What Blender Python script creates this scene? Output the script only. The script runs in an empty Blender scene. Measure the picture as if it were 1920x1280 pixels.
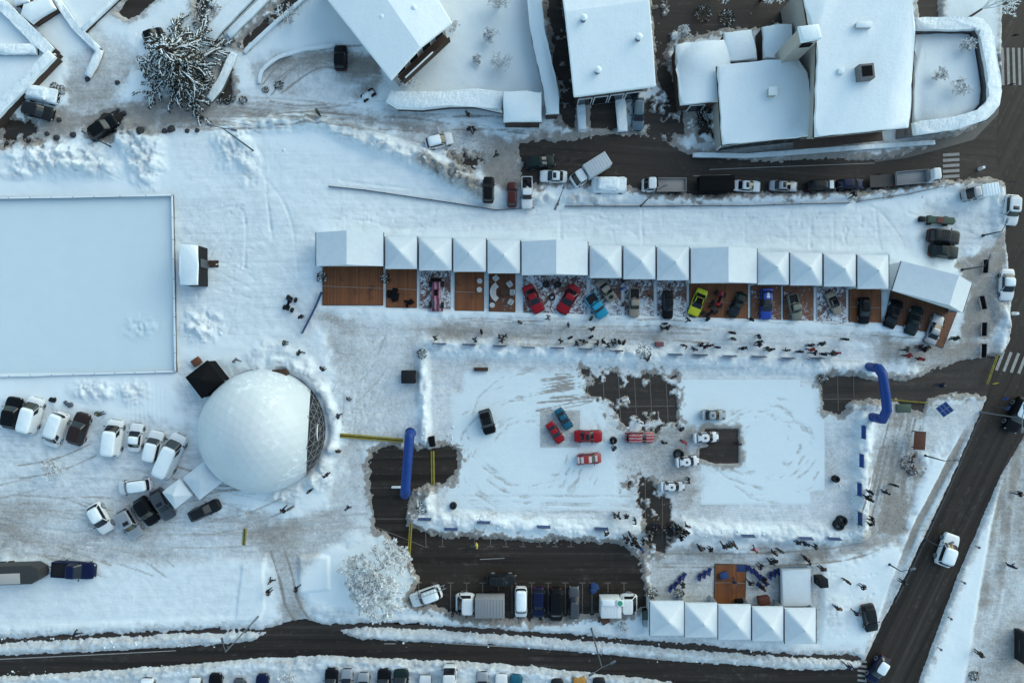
import bpy, bmesh, math, random
import numpy as np
from mathutils import Vector, Matrix
sc = bpy.context.scene
COL = sc.collection
R = math.radians
H = 76.8                       # flying height above the square, metres
S = 0.06                       # metres on the ground per photo pixel

# ---------------------------------------------------------------- camera, sky, sun
cam_d = bpy.data.cameras.new('camera'); cam = bpy.data.objects.new('camera', cam_d)
COL.objects.link(cam); cam.location = (0, 0, H); cam.rotation_euler = (0, 0, 0)
cam_d.lens = 24; cam_d.sensor_width = 36; cam_d.clip_end = 2000; cam_d.clip_start = 0.5
sc.camera = cam
SUN_EL, SUN_AZ = 27.0, 38.0    # elevation; azimuth counter-clockwise from +x (sun stands to the upper right)
w = bpy.data.worlds.new("World"); sc.world = w; w.use_nodes = True
nt = w.node_tree; bg = nt.nodes['Background']
sky = nt.nodes.new('ShaderNodeTexSky'); sky.sky_type = 'NISHITA'; sky.sun_disc = False
sky.sun_elevation = R(SUN_EL); sky.sun_rotation = R(90 - SUN_AZ)
sky.altitude = 1200; sky.air_density = 1.0; sky.dust_density = 2.5; sky.ozone_density = 1.0
tint = nt.nodes.new('ShaderNodeMix'); tint.data_type = 'RGBA'; tint.blend_type = 'MULTIPLY'; tint.inputs[0].default_value = 1
tint.inputs[7].default_value = (0.88, 1.0, 0.88, 1)    # cool winter white balance
nt.links.new(sky.outputs[0], tint.inputs[6]); nt.links.new(tint.outputs[2], bg.inputs[0]); bg.inputs[1].default_value = 0.13
sd = bpy.data.lights.new('sun', 'SUN'); sd.energy = 0.55; sd.angle = R(75); sd.color = (0.92, 0.95, 0.86)
so = bpy.data.objects.new('sun', sd); COL.objects.link(so)
_d = Vector((math.cos(R(SUN_EL))*math.cos(R(SUN_AZ)), math.cos(R(SUN_EL))*math.sin(R(SUN_AZ)), math.sin(R(SUN_EL))))
so.rotation_euler = _d.to_track_quat('Z', 'Y').to_euler()
so.location = _d*200
sc.view_settings.view_transform = 'Standard'; sc.view_settings.look = 'None'
sc.view_settings.exposure = 1.17; sc.view_settings.gamma = 1.0

# ---------------------------------------------------------------- helpers
def P(px, py, z=0.0):
    """a point seen at photo pixel (px, py) that stands z metres above the square -> world x, y"""
    k = S*(1 - z/H)
    return ((px-960)*k, (640-py)*k)
def P3(px, py, z=0.0, zz=None):
    x, y = P(px, py, z); return Vector((x, y, z if zz is None else zz))
def prop(o, label=None, cat=None, group=None, kind=None):
    if label: o['label'] = label
    if cat: o['category'] = cat
    if group: o['group'] = group
    if kind: o['kind'] = kind
    return o
def empty(name, loc, rz=0.0, label=None, cat=None, group=None, scale=None):
    o = bpy.data.objects.new(name, None); COL.objects.link(o)
    o.location = loc; o.rotation_euler = (0, 0, rz); o.empty_display_size = .3
    if scale: o.scale = scale
    return prop(o, label, cat, group)
def link(name, me, parent=None, mats=None):
    o = bpy.data.objects.new(name, me); COL.objects.link(o)
    if parent is not None: o.parent = parent
    if mats:
        for i, m in enumerate(mats):
            o.material_slots[i].link = 'OBJECT'; o.material_slots[i].material = m
    return o
def mesh_of(bm, name, mats, ang=35):
    me = bpy.data.meshes.new(name)
    bmesh.ops.recalc_face_normals(bm, faces=bm.faces)
    c = math.cos(R(ang))
    for f in bm.faces: f.smooth = True
    for e in bm.edges:
        if len(e.link_faces) == 2:
            e.smooth = e.link_faces[0].normal.dot(e.link_faces[1].normal) > c
    bm.to_mesh(me); bm.free()
    for m in (mats if isinstance(mats, (list, tuple)) else [mats]): me.materials.append(m)
    return me
def obj(name, bm, mat, parent=None, ang=35):
    return link(name, mesh_of(bm, name, mat, ang), parent)
def box(bm, c, s, rz=0.0, bevel=0.0, mi=0, tilt=None):
    m = Matrix.Translation(Vector(c)) @ Matrix.Rotation(rz, 4, 'Z')
    if tilt is not None: m = m @ tilt
    m = m @ Matrix.Diagonal((s[0], s[1], s[2], 1))
    n0 = len(bm.faces)
    g = bmesh.ops.create_cube(bm, size=1, matrix=m)
    if bevel:
        es = list({e for v in g['verts'] for e in v.link_edges})
        bmesh.ops.bevel(bm, geom=es, offset=bevel, segments=2, profile=.5, affect='EDGES', clamp_overlap=True)
    bm.faces.ensure_lookup_table()
    for f in bm.faces[n0:]: f.material_index = mi
    return bm
def frame_at(d):
    d = d.normalized(); up = Vector((0, 0, 1)) if abs(d.z) < .95 else Vector((1, 0, 0))
    a = d.cross(up).normalized(); b = a.cross(d).normalized(); return a, b
def tube(bm, pts, rad, n=8, mi=0, cap=True):
    pts = [Vector(p) for p in pts]; rings = []
    for i, p in enumerate(pts):
        d = (pts[min(i+1, len(pts)-1)] - pts[max(i-1, 0)])
        a, b = frame_at(d); r = rad[i] if isinstance(rad, (list, tuple)) else rad
        rings.append([bm.verts.new(p + a*(r*math.cos(2*math.pi*k/n)) + b*(r*math.sin(2*math.pi*k/n))) for k in range(n)])
    for r0, r1 in zip(rings, rings[1:]):
        for k in range(n):
            f = bm.faces.new((r0[k], r0[(k+1) % n], r1[(k+1) % n], r1[k])); f.material_index = mi
    if cap and n > 2:
        for r in (rings[0], rings[-1]):
            f = bm.faces.new(r); f.material_index = mi
    return bm
def prism(bm, poly, z0, z1, mi=0, bevel=0.0, seg=2):
    a = sum(x0*y1-x1*y0 for (x0, y0), (x1, y1) in zip(poly, poly[1:]+poly[:1]))
    if a < 0: poly = poly[::-1]
    lo = [bm.verts.new((x, y, z0)) for x, y in poly]; hi = [bm.verts.new((x, y, z1)) for x, y in poly]
    n = len(poly); fs = []
    for i in range(n): fs.append(bm.faces.new((lo[i], lo[(i+1) % n], hi[(i+1) % n], hi[i])))
    top = bm.faces.new(hi); fs.append(top); fs.append(bm.faces.new(lo[::-1]))
    for f in fs: f.material_index = mi
    if bevel:
        bmesh.ops.bevel(bm, geom=list(top.edges), offset=bevel, segments=seg, profile=.5, affect='EDGES', clamp_overlap=True)
    return bm
def ribbon(bm, pts, width, z0, z1, bevel=0, mi=0, wob=0, seed=0):
    """a wall along a line"""
    rnd = random.Random(seed); L, Rr = [], []
    for i, p in enumerate(pts):
        a = Vector(pts[max(i-1, 0)]); b = Vector(pts[min(i+1, len(pts)-1)])
        d = (b-a).normalized(); n = Vector((-d.y, d.x))
        wd = (width[i] if isinstance(width, (list, tuple)) else width)*(1+rnd.uniform(-wob, wob))
        L.append(Vector(p)+n*wd/2); Rr.append(Vector(p)-n*wd/2)
    return prism(bm, [tuple(v) for v in L]+[tuple(v) for v in Rr[::-1]], z0, z1, mi, bevel)
def inset_poly(poly, d):
    n = len(poly); a = sum(x0*y1-x1*y0 for (x0, y0), (x1, y1) in zip(poly, poly[1:]+poly[:1]))
    s = 1 if a > 0 else -1; out = []
    for i in range(n):
        p0, p1, p2 = Vector(poly[i-1]), Vector(poly[i]), Vector(poly[(i+1) % n])
        e0, e1 = (p1-p0).normalized(), (p2-p1).normalized()
        n0, n1 = Vector((-e0.y, e0.x))*s, Vector((-e1.y, e1.x))*s
        b = (n0+n1); b = b/max(b.dot(n0), .3)
        out.append(tuple(p1+b*d))
    return out
def dens(pts, step):
    out = []
    for a, b in zip(pts, pts[1:]):
        a, b = Vector(a), Vector(b); n = max(1, int((b-a).length/step))
        out += [a.lerp(b, i/n) for i in range(n)]
    return [tuple(p) for p in out]+[tuple(pts[-1])]

# ---------------------------------------------------------------- materials (procedural)
MATS = {}
def mat(name, col, rough=.6, metal=0.0, coat=0.0, var=.12, scale=6.0, bump=0.0, bscale=30.0, spec=.22, emit=None):
    if name in MATS: return MATS[name]
    m = bpy.data.materials.new(name); MATS[name] = m; m.use_nodes = True
    t = m.node_tree; b = t.nodes['Principled BSDF']; L = t.links.new
    b.inputs['Roughness'].default_value = rough; b.inputs['Metallic'].default_value = metal
    b.inputs['Coat Weight'].default_value = coat; b.inputs['Coat Roughness'].default_value = .06
    b.inputs['Specular IOR Level'].default_value = spec
    tc = t.nodes.new('ShaderNodeTexCoord'); nz = t.nodes.new('ShaderNodeTexNoise')
    nz.inputs['Scale'].default_value = scale; nz.inputs['Detail'].default_value = 6
    L(tc.outputs['Object'], nz.inputs['Vector'])
    mx = t.nodes.new('ShaderNodeMix'); mx.data_type = 'RGBA'
    mx.inputs[6].default_value = tuple(c*(1-var) for c in col)+(1,); mx.inputs[7].default_value = tuple(min(1, c*(1+var)) for c in col)+(1,)
    L(nz.outputs['Fac'], mx.inputs[0]); L(mx.outputs[2], b.inputs['Base Color'])
    if bump:
        n2 = t.nodes.new('ShaderNodeTexNoise'); n2.inputs['Scale'].default_value = bscale; n2.inputs['Detail'].default_value = 5
        L(tc.outputs['Object'], n2.inputs['Vector']); bp = t.nodes.new('ShaderNodeBump'); bp.inputs['Strength'].default_value = bump
        bp.inputs['Distance'].default_value = .05; L(n2.outputs['Fac'], bp.inputs['Height']); L(bp.outputs['Normal'], b.inputs['Normal'])
    return m
class N:
    """small node-graph writer"""
    def __init__(s, m):
        m.use_nodes = True; s.t = m.node_tree; s.b = s.t.nodes['Principled BSDF']; s.tc = s.t.nodes.new('ShaderNodeTexCoord')
    def L(s, a, b): s.t.links.new(a, b)
    def noise(s, scale, detail=5, rough=.55, vec=None, stretch=None, dist=0, rot=0):
        n = s.t.nodes.new('ShaderNodeTexNoise'); n.inputs['Scale'].default_value = scale; n.inputs['Detail'].default_value = detail
        n.inputs['Roughness'].default_value = rough; n.inputs['Distortion'].default_value = dist
        v = vec or s.tc.outputs['Object']
        if rot:
            m0 = s.t.nodes.new('ShaderNodeMapping'); m0.inputs['Rotation'].default_value = (0, 0, rot); s.L(v, m0.inputs['Vector']); v = m0.outputs[0]
        if stretch:
            mp = s.t.nodes.new('ShaderNodeMapping'); mp.inputs['Scale'].default_value = stretch
            s.L(v, mp.inputs['Vector']); v = mp.outputs[0]
        s.L(v, n.inputs['Vector']); return n.outputs['Fac']
    def math(s, op, a, b=None, c=None, clamp=False):
        n = s.t.nodes.new('ShaderNodeMath'); n.operation = op; n.use_clamp = clamp
        for i, v in enumerate((a, b, c)):
            if v is None: continue
            if isinstance(v, (int, float)): n.inputs[i].default_value = v
            else: s.L(v, n.inputs[i])
        return n.outputs[0]
    def mix(s, f, a, b):
        n = s.t.nodes.new('ShaderNodeMix'); n.data_type = 'RGBA'
        for i, v in ((0, f), (6, a), (7, b)):
            if isinstance(v, tuple): n.inputs[i].default_value = v+(1,) if len(v) == 3 else v
            elif isinstance(v, (int, float)): n.inputs[i].default_value = v
            else: s.L(v, n.inputs[i])
        return n.outputs[2]
    def ramp(s, f, lo, hi):
        n = s.t.nodes.new('ShaderNodeMapRange'); n.interpolation_type = 'SMOOTHSTEP'
        n.inputs['From Min'].default_value = lo; n.inputs['From Max'].default_value = hi; s.L(f, n.inputs['Value']); return n.outputs[0]
    def attr(s, name):
        n = s.t.nodes.new('ShaderNodeAttribute'); n.attribute_name = name; return n.outputs['Fac']
    def bump(s, h, strength, dist=.05):
        n = s.t.nodes.new('ShaderNodeBump'); n.inputs['Strength'].default_value = strength; n.inputs['Distance'].default_value = dist
        s.L(h, n.inputs['Height']); s.L(n.outputs[0], s.b.inputs['Normal'])
    def out(s, col, rough): 
        if isinstance(col, tuple): s.b.inputs['Base Color'].default_value = col+(1,)
        else: s.L(col, s.b.inputs['Base Color'])
        if isinstance(rough, (int, float)): s.b.inputs['Roughness'].default_value = rough
        else: s.L(rough, s.b.inputs['Roughness'])
SNOW = (0.80, 0.86, 0.88)
def snow_material():
    m = bpy.data.materials.new('snow_ground'); n = N(m)
    dirt, trod = n.attr('dirt'), n.attr('trod')
    ice = n.attr('ice')
    big = n.noise(.12, 4); mid = n.noise(1.1, 6, .62); fine = n.noise(9, 6, .7)
    streak = n.noise(1.0, 7, .68, stretch=(.16, 2.6, 1)); speck = n.noise(3.6, 9, .80); s2 = n.noise(1.0, 7, .7, stretch=(.5, 1.6, 1), rot=.9)
    clean = n.mix(big, (0.80, 0.865, 0.885), (0.88, 0.915, 0.92))
    pk = n.ramp(n.math('ADD', n.math('MULTIPLY', mid, .30), n.math('ADD', n.math('MULTIPLY', streak, .4), n.math('MULTIPLY', s2, .3))), .36, .62)
    packed = n.mix(pk, (0.54, 0.575, 0.60), (0.88, 0.90, 0.905))
    c = n.mix(trod, clean, packed)
    c = n.mix(ice, c, n.mix(n.noise(.5, 6, .6), (0.575, 0.68, 0.725), (0.66, 0.75, 0.785)))
    # grey-brown grit, broken up by streaks and speckle
    f = n.math('ADD', n.math('MULTIPLY', speck, .45), n.math('MULTIPLY', n.math('ADD', n.math('MULTIPLY', streak, .65), n.math('MULTIPLY', s2, .35)), .55))
    f = n.math('ADD', f, n.math('MULTIPLY', dirt, .70))
    grit = n.ramp(f, .56, .88)
    brown = n.mix(mid, (0.20, 0.17, 0.145), (0.43, 0.38, 0.335))
    c = n.mix(n.math('MULTIPLY', grit, .92), c, brown)
    black = n.ramp(n.math('ADD', speck, n.math('MULTIPLY', dirt, .22)), .70, .78)
    c = n.mix(n.math('MULTIPLY', black, n.math('MULTIPLY', dirt, 1.7, clamp=True)), c, (0.06, 0.05, 0.045))
    n.out(c, .85); n.b.inputs['Specular IOR Level'].default_value = .2
    tread = n.noise(2.6, 7, .75, stretch=(.45, 2.2, 1)); lump = n.noise(3.2, 8, .74)
    h = n.math('ADD', n.math('MULTIPLY', n.math('ADD', n.math('MULTIPLY', tread, .7), lump), n.math('ADD', n.math('MULTIPLY', trod, 1.0), .22)), n.math('MULTIPLY', fine, .22))
    h = n.math('MULTIPLY', h, n.math('SUBTRACT', 1.0, n.math('MULTIPLY', ice, .8)))
    n.bump(h, .5, .15)
    return m
def asphalt_material(name, a, b, rot=0.0, lanes=1.0):
    m = bpy.data.materials.new(name); n = N(m)
    big = n.noise(.22, 6, .65, stretch=(.5, 1.3, 1), rot=rot); mid = n.noise(1.3, 8, .75); fine = n.noise(22, 3)
    lane = n.noise(1.0, 5, .6, stretch=(.018, .95, 1), rot=rot); smear = n.noise(1.0, 8, .72, stretch=(.10, 2.2, 1), rot=rot)
    c = n.mix(n.math('ADD', n.math('MULTIPLY', big, .5), n.math('MULTIPLY', lane, .5)), a, b)
    wet = n.ramp(lane, .50, .40); c = n.mix(n.math('MULTIPLY', wet, .55*lanes), c, tuple(v*.42 for v in a)); c = n.mix(n.math('MULTIPLY', n.ramp(lane, .55, .68), .45*lanes), c, (0.10, 0.085, 0.072))
    slush = n.ramp(n.math('ADD', n.math('MULTIPLY', mid, .40), n.math('ADD', n.math('MULTIPLY', smear, .45), n.math('MULTIPLY', big, .15))), .505, .70)
    c = n.mix(n.math('MULTIPLY', slush, .62), c, (0.19, 0.165, 0.145))
    c = n.mix(n.math('MULTIPLY', fine, .3), c, tuple(v*.6 for v in a))
    n.out(c, n.math('ADD', n.math('MULTIPLY', lane, .45), .30)); n.b.inputs['Specular IOR Level'].default_value = .22
    n.bump(fine, .25, .01); return m
def plank_material(name, c1, c2, snowy=0.0, carpet=False):
    m = bpy.data.materials.new(name); n = N(m)
    sp = n.t.nodes.new('ShaderNodeSeparateXYZ'); n.L(n.tc.outputs['Object'], sp.inputs[0])
    fl = n.math('FLOOR', n.math('MULTIPLY', sp.outputs[0], 6.5))
    wn = n.t.nodes.new('ShaderNodeTexWhiteNoise'); wn.noise_dimensions = '1D'; n.L(fl, wn.inputs['W'])
    fr = n.math('FRACT', n.math('MULTIPLY', sp.outputs[0], 6.5)); gap = n.ramp(fr, .90, .99)
    grain = n.noise(2.2, 6, .7, stretch=(6, .6, 1)); st = n.noise(.7, 5)
    c = n.mix(n.math('ADD', n.math('MULTIPLY', wn.outputs['Value'], .5), n.math('MULTIPLY', grain, .5)), c1, c2)
    c = n.mix(n.ramp(st, .55, .75), c, tuple(v*.55 for v in c1))
    c = n.mix(gap, c, tuple(v*.25 for v in c1))
    if snowy:
        s = n.noise(3.4, 9, .80); s2 = n.math('ADD', s, n.math('MULTIPLY', n.noise(.35, 3), .35))
        c = n.mix(n.ramp(s2, .84-.30*snowy, .92-.30*snowy), c, (0.72, 0.76, 0.80))
    n.out(c, .6); n.bump(n.math('SUBTRACT', grain, gap), .3, .01); return m
M_SNOW = snow_material()
def cap_material(name, strength, s1, s2):
    m = bpy.data.materials.new(name); n = N(m); big = n.noise(.35, 4); drift = n.noise(s1, 4, .5, stretch=(1, .55, 1), rot=.6); fine = n.noise(s2, 7, .7)
    n.out(n.mix(n.math('ADD', n.math('MULTIPLY', big, .6), n.math('MULTIPLY', fine, .4)), (0.76, 0.83, 0.86), (0.87, 0.905, 0.915)), .85); n.b.inputs['Specular IOR Level'].default_value = .2
    n.bump(n.math('ADD', drift, n.math('MULTIPLY', fine, .22)), strength, .5); return m
M_CAP = cap_material('snow_cap', .35, .45, 3.5); M_CAPL = cap_material('snow_lumpy', .6, 1.6, 4.5)
M_ASPH = asphalt_material('asphalt', (0.027, 0.019, 0.0145), (0.049, 0.036, 0.028), .0); M_ASPHR = asphalt_material('asphalt_diagonal', (0.027, 0.019, 0.0145), (0.047, 0.035, 0.027), R(-64)); M_ASPHU = asphalt_material('asphalt_upper', (0.034, 0.025, 0.02), (0.058, 0.044, 0.036), R(4))
M_YARD = asphalt_material('wet_yard', (0.034, 0.025, 0.02), (0.072, 0.056, 0.047), 0, .5)
M_PAINT = mat('road_paint', (0.34, 0.32, 0.30), .7, var=.35, scale=3)
M_GLASS = mat('window_glass', (0.012, 0.014, 0.018), .08, var=.2, spec=.5)
M_TYRE = mat('tyre_rubber', (0.02, 0.02, 0.021), .8)
M_DARK = mat('dark_plastic', (0.016, 0.016, 0.018), .6, spec=.15)
M_CHROME = mat('lamp_lens', (0.55, 0.56, 0.58), .2, metal=.3)
M_RED = mat('tail_lens', (0.30, 0.015, 0.012), .3)
M_STEEL = mat('grey_steel', (0.16, 0.17, 0.19), .5, metal=.6)
M_BAYL = mat('worn_bay_paint', (0.17, 0.15, 0.13), .8, var=.5, scale=3)
M_WALK = asphalt_material('pale_pavement', (0.13, 0.12, 0.108), (0.20, 0.185, 0.165), R(30), .3)
M_POLE = mat('dark_steel', (0.05, 0.06, 0.07), .5, metal=.4)
M_WALLW = mat('pale_render', (0.42, 0.38, 0.34), .85, var=.1, scale=1.5, bump=.2)
M_WALLB = mat('brown_timber_wall', (0.075, 0.05, 0.04), .8, var=.25, scale=3, bump=.2)
M_WALLG = mat('grey_stone_wall', (0.16, 0.15, 0.15), .85, var=.3, scale=4, bump=.6, bscale=8)
M_WOOD = mat('dark_wood', (0.06, 0.035, 0.022), .7, var=.3)
M_TENT = mat('white_canvas', (0.65, 0.69, 0.72), .55, var=.09, scale=1.6, bump=.35, bscale=2.2)
M_TENTD = mat('grey_canvas', (0.20, 0.24, 0.28), .6, var=.1)
M_ALU = mat('aluminium', (0.45, 0.47, 0.49), .4, metal=.7)
M_BLUE = mat('royal_blue_vinyl', (0.012, 0.045, 0.20), .4, var=.12, scale=2)
M_BANNER = mat('navy_banner', (0.03, 0.06, 0.16), .6, var=.3, scale=4)
M_BLACK = mat('black_fabric', (0.008, 0.008, 0.009), .85, var=.3, spec=.08)
M_YELLOW = mat('yellow_rubber', (0.30, 0.24, 0.035), .6, var=.25, scale=5)
M_WHITE = mat('white_plastic', (0.78, 0.79, 0.80), .5, var=.04)
M_LOUNGE = mat('grubby_white_vinyl', (0.48, 0.47, 0.46), .6, var=.2)
M_SKIN = mat('skin', (0.45, 0.27, 0.2), .6)
M_TWIG = mat('bare_twig', (0.16, 0.12, 0.10), .85, var=.3)
M_FROST = mat('frosted_twig', (0.86, 0.88, 0.89), .85, var=.1, scale=3)
M_NEEDLE = mat('dark_needles', (0.042, 0.038, 0.028), .8, var=.5, scale=3)
M_DECK = plank_material('orange_planks', (0.13, 0.036, 0.010), (0.31, 0.10, 0.026))
M_DECKD = plank_material('brown_planks', (0.11, 0.036, 0.014), (0.21, 0.075, 0.026), .12)
M_DECKS = plank_material('snowy_planks', (0.08, 0.03, 0.022), (0.20, 0.085, 0.055), .62)
M_DECKM = plank_material('half_snowy_planks', (0.14, 0.045, 0.02), (0.25, 0.09, 0.038), .36)
# ---------------------------------------------------------------- snow ground (height field over wet asphalt)
rng = np.random.default_rng(7)
def vnoise(x, y, seed):
    tab = np.random.default_rng(seed).random((256, 256)).astype(np.float32)
    xi, yi = np.floor(x).astype(int), np.floor(y).astype(int); fx, fy = x-xi, y-yi
    fx, fy = fx*fx*(3-2*fx), fy*fy*(3-2*fy)
    a = tab[xi & 255, yi & 255]; b = tab[(xi+1) & 255, yi & 255]; c = tab[xi & 255, (yi+1) & 255]; d = tab[(xi+1) & 255, (yi+1) & 255]
    return (a*(1-fx)+b*fx)*(1-fy)+(c*(1-fx)+d*fx)*fy
def fbm(x, y, scale, seed, octv=4, gain=.5):
    s = 0; a = 1.0; t = 0
    for o in range(octv):
        f = 2**o/scale; s = s+a*vnoise(x*f+17.3*o, y*f-9.1*o, seed+o); t += a; a *= gain
    return s/t
def sstep(a, b, x):
    t = np.clip((x-a)/(b-a), 0, 1); return t*t*(3-2*t)
FS = 0.13
gx = np.concatenate([np.linspace(-190, -64, 50)[:-1], np.arange(-64, 64.01, FS), np.linspace(64, 190, 50)[1:]])
gy = np.concatenate([np.linspace(-150, -45, 42)[:-1], np.arange(-45, 45.01, FS), np.linspace(45, 150, 42)[1:]])
X, Y = np.meshgrid(gx, gy)
def px2w(poly): return [((a-960)*S, (640-b)*S) for a, b in poly]
def seg_dist(X, Y, a, b):
    dx, dy = b[0]-a[0], b[1]-a[1]; l2 = dx*dx+dy*dy+1e-9
    t = np.clip(((X-a[0])*dx+(Y-a[1])*dy)/l2, 0, 1); return np.hypot(X-a[0]-t*dx, Y-a[1]-t*dy), t
def window(pts, m):
    xs = [p[0] for p in pts]; ys = [p[1] for p in pts]
    i0, i1 = np.searchsorted(gx, (min(xs)-m, max(xs)+m)); j0, j1 = np.searchsorted(gy, (min(ys)-m, max(ys)+m))
    return slice(max(j0-1, 0), j1+1), slice(max(i0-1, 0), i1+1)
def sdf(poly, xs, ys):
    d = np.full(xs.shape, 1e9); ins = np.zeros(xs.shape, bool)
    for a, b in zip(poly, poly[1:]+poly[:1]):
        d = np.minimum(d, seg_dist(xs, ys, a, b)[0])
        if a[1] != b[1]:
            c = ((a[1] > ys) != (b[1] > ys)) & (xs < (b[0]-a[0])*(ys-a[1])/(b[1]-a[1])+a[0]); ins ^= c
    return np.where(ins, -d, d)
nA = fbm(X, Y, 2.6, 11, 5, .6)-.5; nB = fbm(X, Y, .7, 21, 3, .6)-.5; nC = fbm(X, Y, 7.0, 31, 4)-.5
nF = fbm(X, Y, .33, 61, 3, .65)-.5
billow = np.abs(fbm(X, Y, 1.5, 41, 4, .55)-.5)*2
D = 0.30+nC*.16+nA*.07+nB*.025
DIRT = np.zeros_like(D); TROD = np.zeros_like(D); ICE = np.zeros_like(D)
def packed(poly, depth, dirt, soft=1.0, jit=1.6, rough=.05, trod=1.0):
    p = px2w(poly); w = window(p, 4); d = sdf(p, X[w], Y[w])+nA[w]*jit*2+nB[w]*jit*.6
    k = sstep(soft, -soft, d); D[w] = D[w]*(1-k)+(depth+nA[w]*rough+nB[w]*rough*.8)*k
    DIRT[w] = np.maximum(DIRT[w]*(1-k*.5), dirt*k*(.65+nC[w]*1.6)); TROD[w] = np.maximum(TROD[w], k*trod)
def flat(poly, depth, dirt=0.0, trod=0.0, soft=.06, rough=0.006, ice=0.0):
    p = px2w(poly); w = window(p, 2); d = sdf(p, X[w], Y[w]); k = sstep(soft, -soft, d)
    D[w] = D[w]*(1-k)+(depth+nA[w]*rough)*k; DIRT[w] = DIRT[w]*(1-k)+dirt*k; TROD[w] = TROD[w]*(1-k)+trod*k; ICE[w] = ICE[w]*(1-k)+ice*k
def cleared(poly, jit=1.0, edge=.5, slush=.7, patch=0.0):
    p = px2w(poly); w = window(p, 4); d = sdf(p, X[w], Y[w])+nA[w]*jit*2+nB[w]*jit*1.1+nF[w]*min(.35+jit, jit*2.2+.08)
    if patch: d = d+np.maximum(0, fbm(X[w], Y[w], 1.15, 77, 5, .68)-(1-patch)*.8)*9
    k = sstep(edge, -edge, d); D[w] = D[w]*(1-k)-.14*k
    DIRT[w] = np.maximum(DIRT[w], slush*sstep(.75,   .0, d+nB[w]*1.2-.25)); TROD[w] = np.maximum(TROD[w], sstep(1.5, .2, d)*.8)
def bank(line, width, height, lump=.7, dirt=0.0, seed=3, trod=.7):
    p = px2w(line); w = window(p, width*2.5); d = np.full(X[w].shape, 1e9)
    for a, b in zip(p, p[1:]): d = np.minimum(d, seg_dist(X[w], Y[w], a, b)[0])
    d = d+nA[w]*width*.8; pr = sstep(width*1.15, width*.15, d)
    D[w] = D[w]+pr*height*(1-lump*.6+lump*1.2*billow[w]+.30*lump*nB[w]*2)
    DIRT[w] = np.maximum(DIRT[w], dirt*pr); TROD[w] = np.maximum(TROD[w], pr*trod)
def pile(px, py, rx, ry, height, lump=.7, dirt=0.0, rot=0):
    c = px2w([(px, py)])[0]; rx, ry = rx*S, ry*S
    w = window([(c[0]-rx, c[1]-ry), (c[0]+rx, c[1]+ry)], 2); u, v = X[w]-c[0], Y[w]-c[1]
    a = R(rot); u, v = u*math.cos(a)+v*math.sin(a), -u*math.sin(a)+v*math.cos(a)
    pr = sstep(1.15, .1, np.hypot(u/rx, v/ry)+nA[w]*.7)
    D[w] += pr*height*(1-lump+lump*1.7*billow[w]+lump*nB[w]); DIRT[w] = np.maximum(DIRT[w], dirt*pr); TROD[w] = np.maximum(TROD[w], pr*.8)
def groove(line, width=.14, depth=.08, dirt=.0):
    p = px2w(line); w = window(p, 1.0); d = np.full(X[w].shape, 1e9)
    for a, b in zip(p, p[1:]): d = np.minimum(d, seg_dist(X[w], Y[w], a, b)[0])
    d = np.abs(d+nA[w]*.35); k = sstep(width*1.6, 0, d); D[w] -= depth*k*(.2+1.2*billow[w]); D[w] += depth*.25*sstep(width*.9, 0, np.abs(d-width*2))*billow[w]
    DIRT[w] = np.maximum(DIRT[w], dirt*k)
def tracks(line, gap=1.5, width=.16, depth=.05, dirt=.25):
    pts = [Vector(p) for p in px2w(line)]
    for s in (-.5, .5):
        o = []
        for i, q in enumerate(pts):
            d = (pts[min(i+1, len(pts)-1)]-pts[max(i-1, 0)]).normalized(); o.append(q+Vector((-d.y, d.x))*gap*s)
        groove([(v.x/S+960, 640-v.y/S) for v in o], width, depth, dirt)
def curve(pts, n=10):
    out = []
    for i in range(len(pts)-1):
        p0, p1, p2, p3 = [Vector(pts[min(max(j, 0), len(pts)-1)]) for j in (i-1, i, i+1, i+2)]
        for k in range(n):
            t = k/n; out.append(tuple(.5*((2*p1)+(p2-p0)*t+(2*p0-5*p1+4*p2-p3)*t*t+(3*p1-p0-3*p2+p3)*t**3)))
    return out+[tuple(pts[-1])]

# trodden and driven snow
packed([(120, 195), (300, 185), (520, 180), (700, 205), (880, 235), (990, 262), (990, 350), (930, 345), (890, 320), (830, 290), (690, 232), (560, 205), (430, 228), (330, 245), (200, 250), (0, 285), (-60, 285), (-60, 240), (60, 230)], .10, .58)
packed([(180, 60), (260, 100), (230, 200), (130, 210), (120, 150)], .12, .40)
packed([(690, 218), (860, 232), (990, 258), (990, 355), (930, 350), (895, 325), (835, 285)], .07, .68)
packed([(470, 120), (580, 88), (700, 105), (725, 160), (690, 185), (560, 190), (470, 170)], .06, .55)
packed([(590, 585), (800, 595), (1300, 612), (1640, 642), (1690, 655), (1850, 640), (1875, 670), (1780, 700), (1650, 695), (1500, 672), (1200, 648), (800, 640), (780, 830), (690, 840), (720, 1000), (560, 1040), (440, 1010), (620, 960), (650, 820), (620, 700)], .10, .33)
packed([(1620, 610), (1690, 650), (1800, 610), (1880, 640), (1870, 690), (1640, 690)], .08, .50)
packed([(1640, 750), (1745, 745), (1735, 880), (1680, 1030), (1400, 1075), (1225, 1070), (1205, 1030), (1400, 1025), (1560, 1025), (1622, 990), (1632, 880)], .08, .50)
packed([(1660, 770), (1700, 770), (1700, 1000), (1640, 1010)], .07, .62)
packed([(-60, 890), (200, 860), (420, 960), (690, 990), (560, 1045), (300, 1060), (-60, 1050)], .10, .34)
packed([(-60, 930), (120, 935), (260, 1000), (120, 1040), (-60, 1030)], .08, .50)
packed([(340, 690), (620, 700), (600, 780), (340, 800)], .12, .18)
packed([(330, 380), (470, 330), (600, 430), (590, 580), (620, 700), (430, 640), (340, 560)], .20, .04, rough=.10, trod=.6)
packed([(1250, 1050), (1480, 1040), (1480, 1130), (1230, 1130)], .09, .38)
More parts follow.
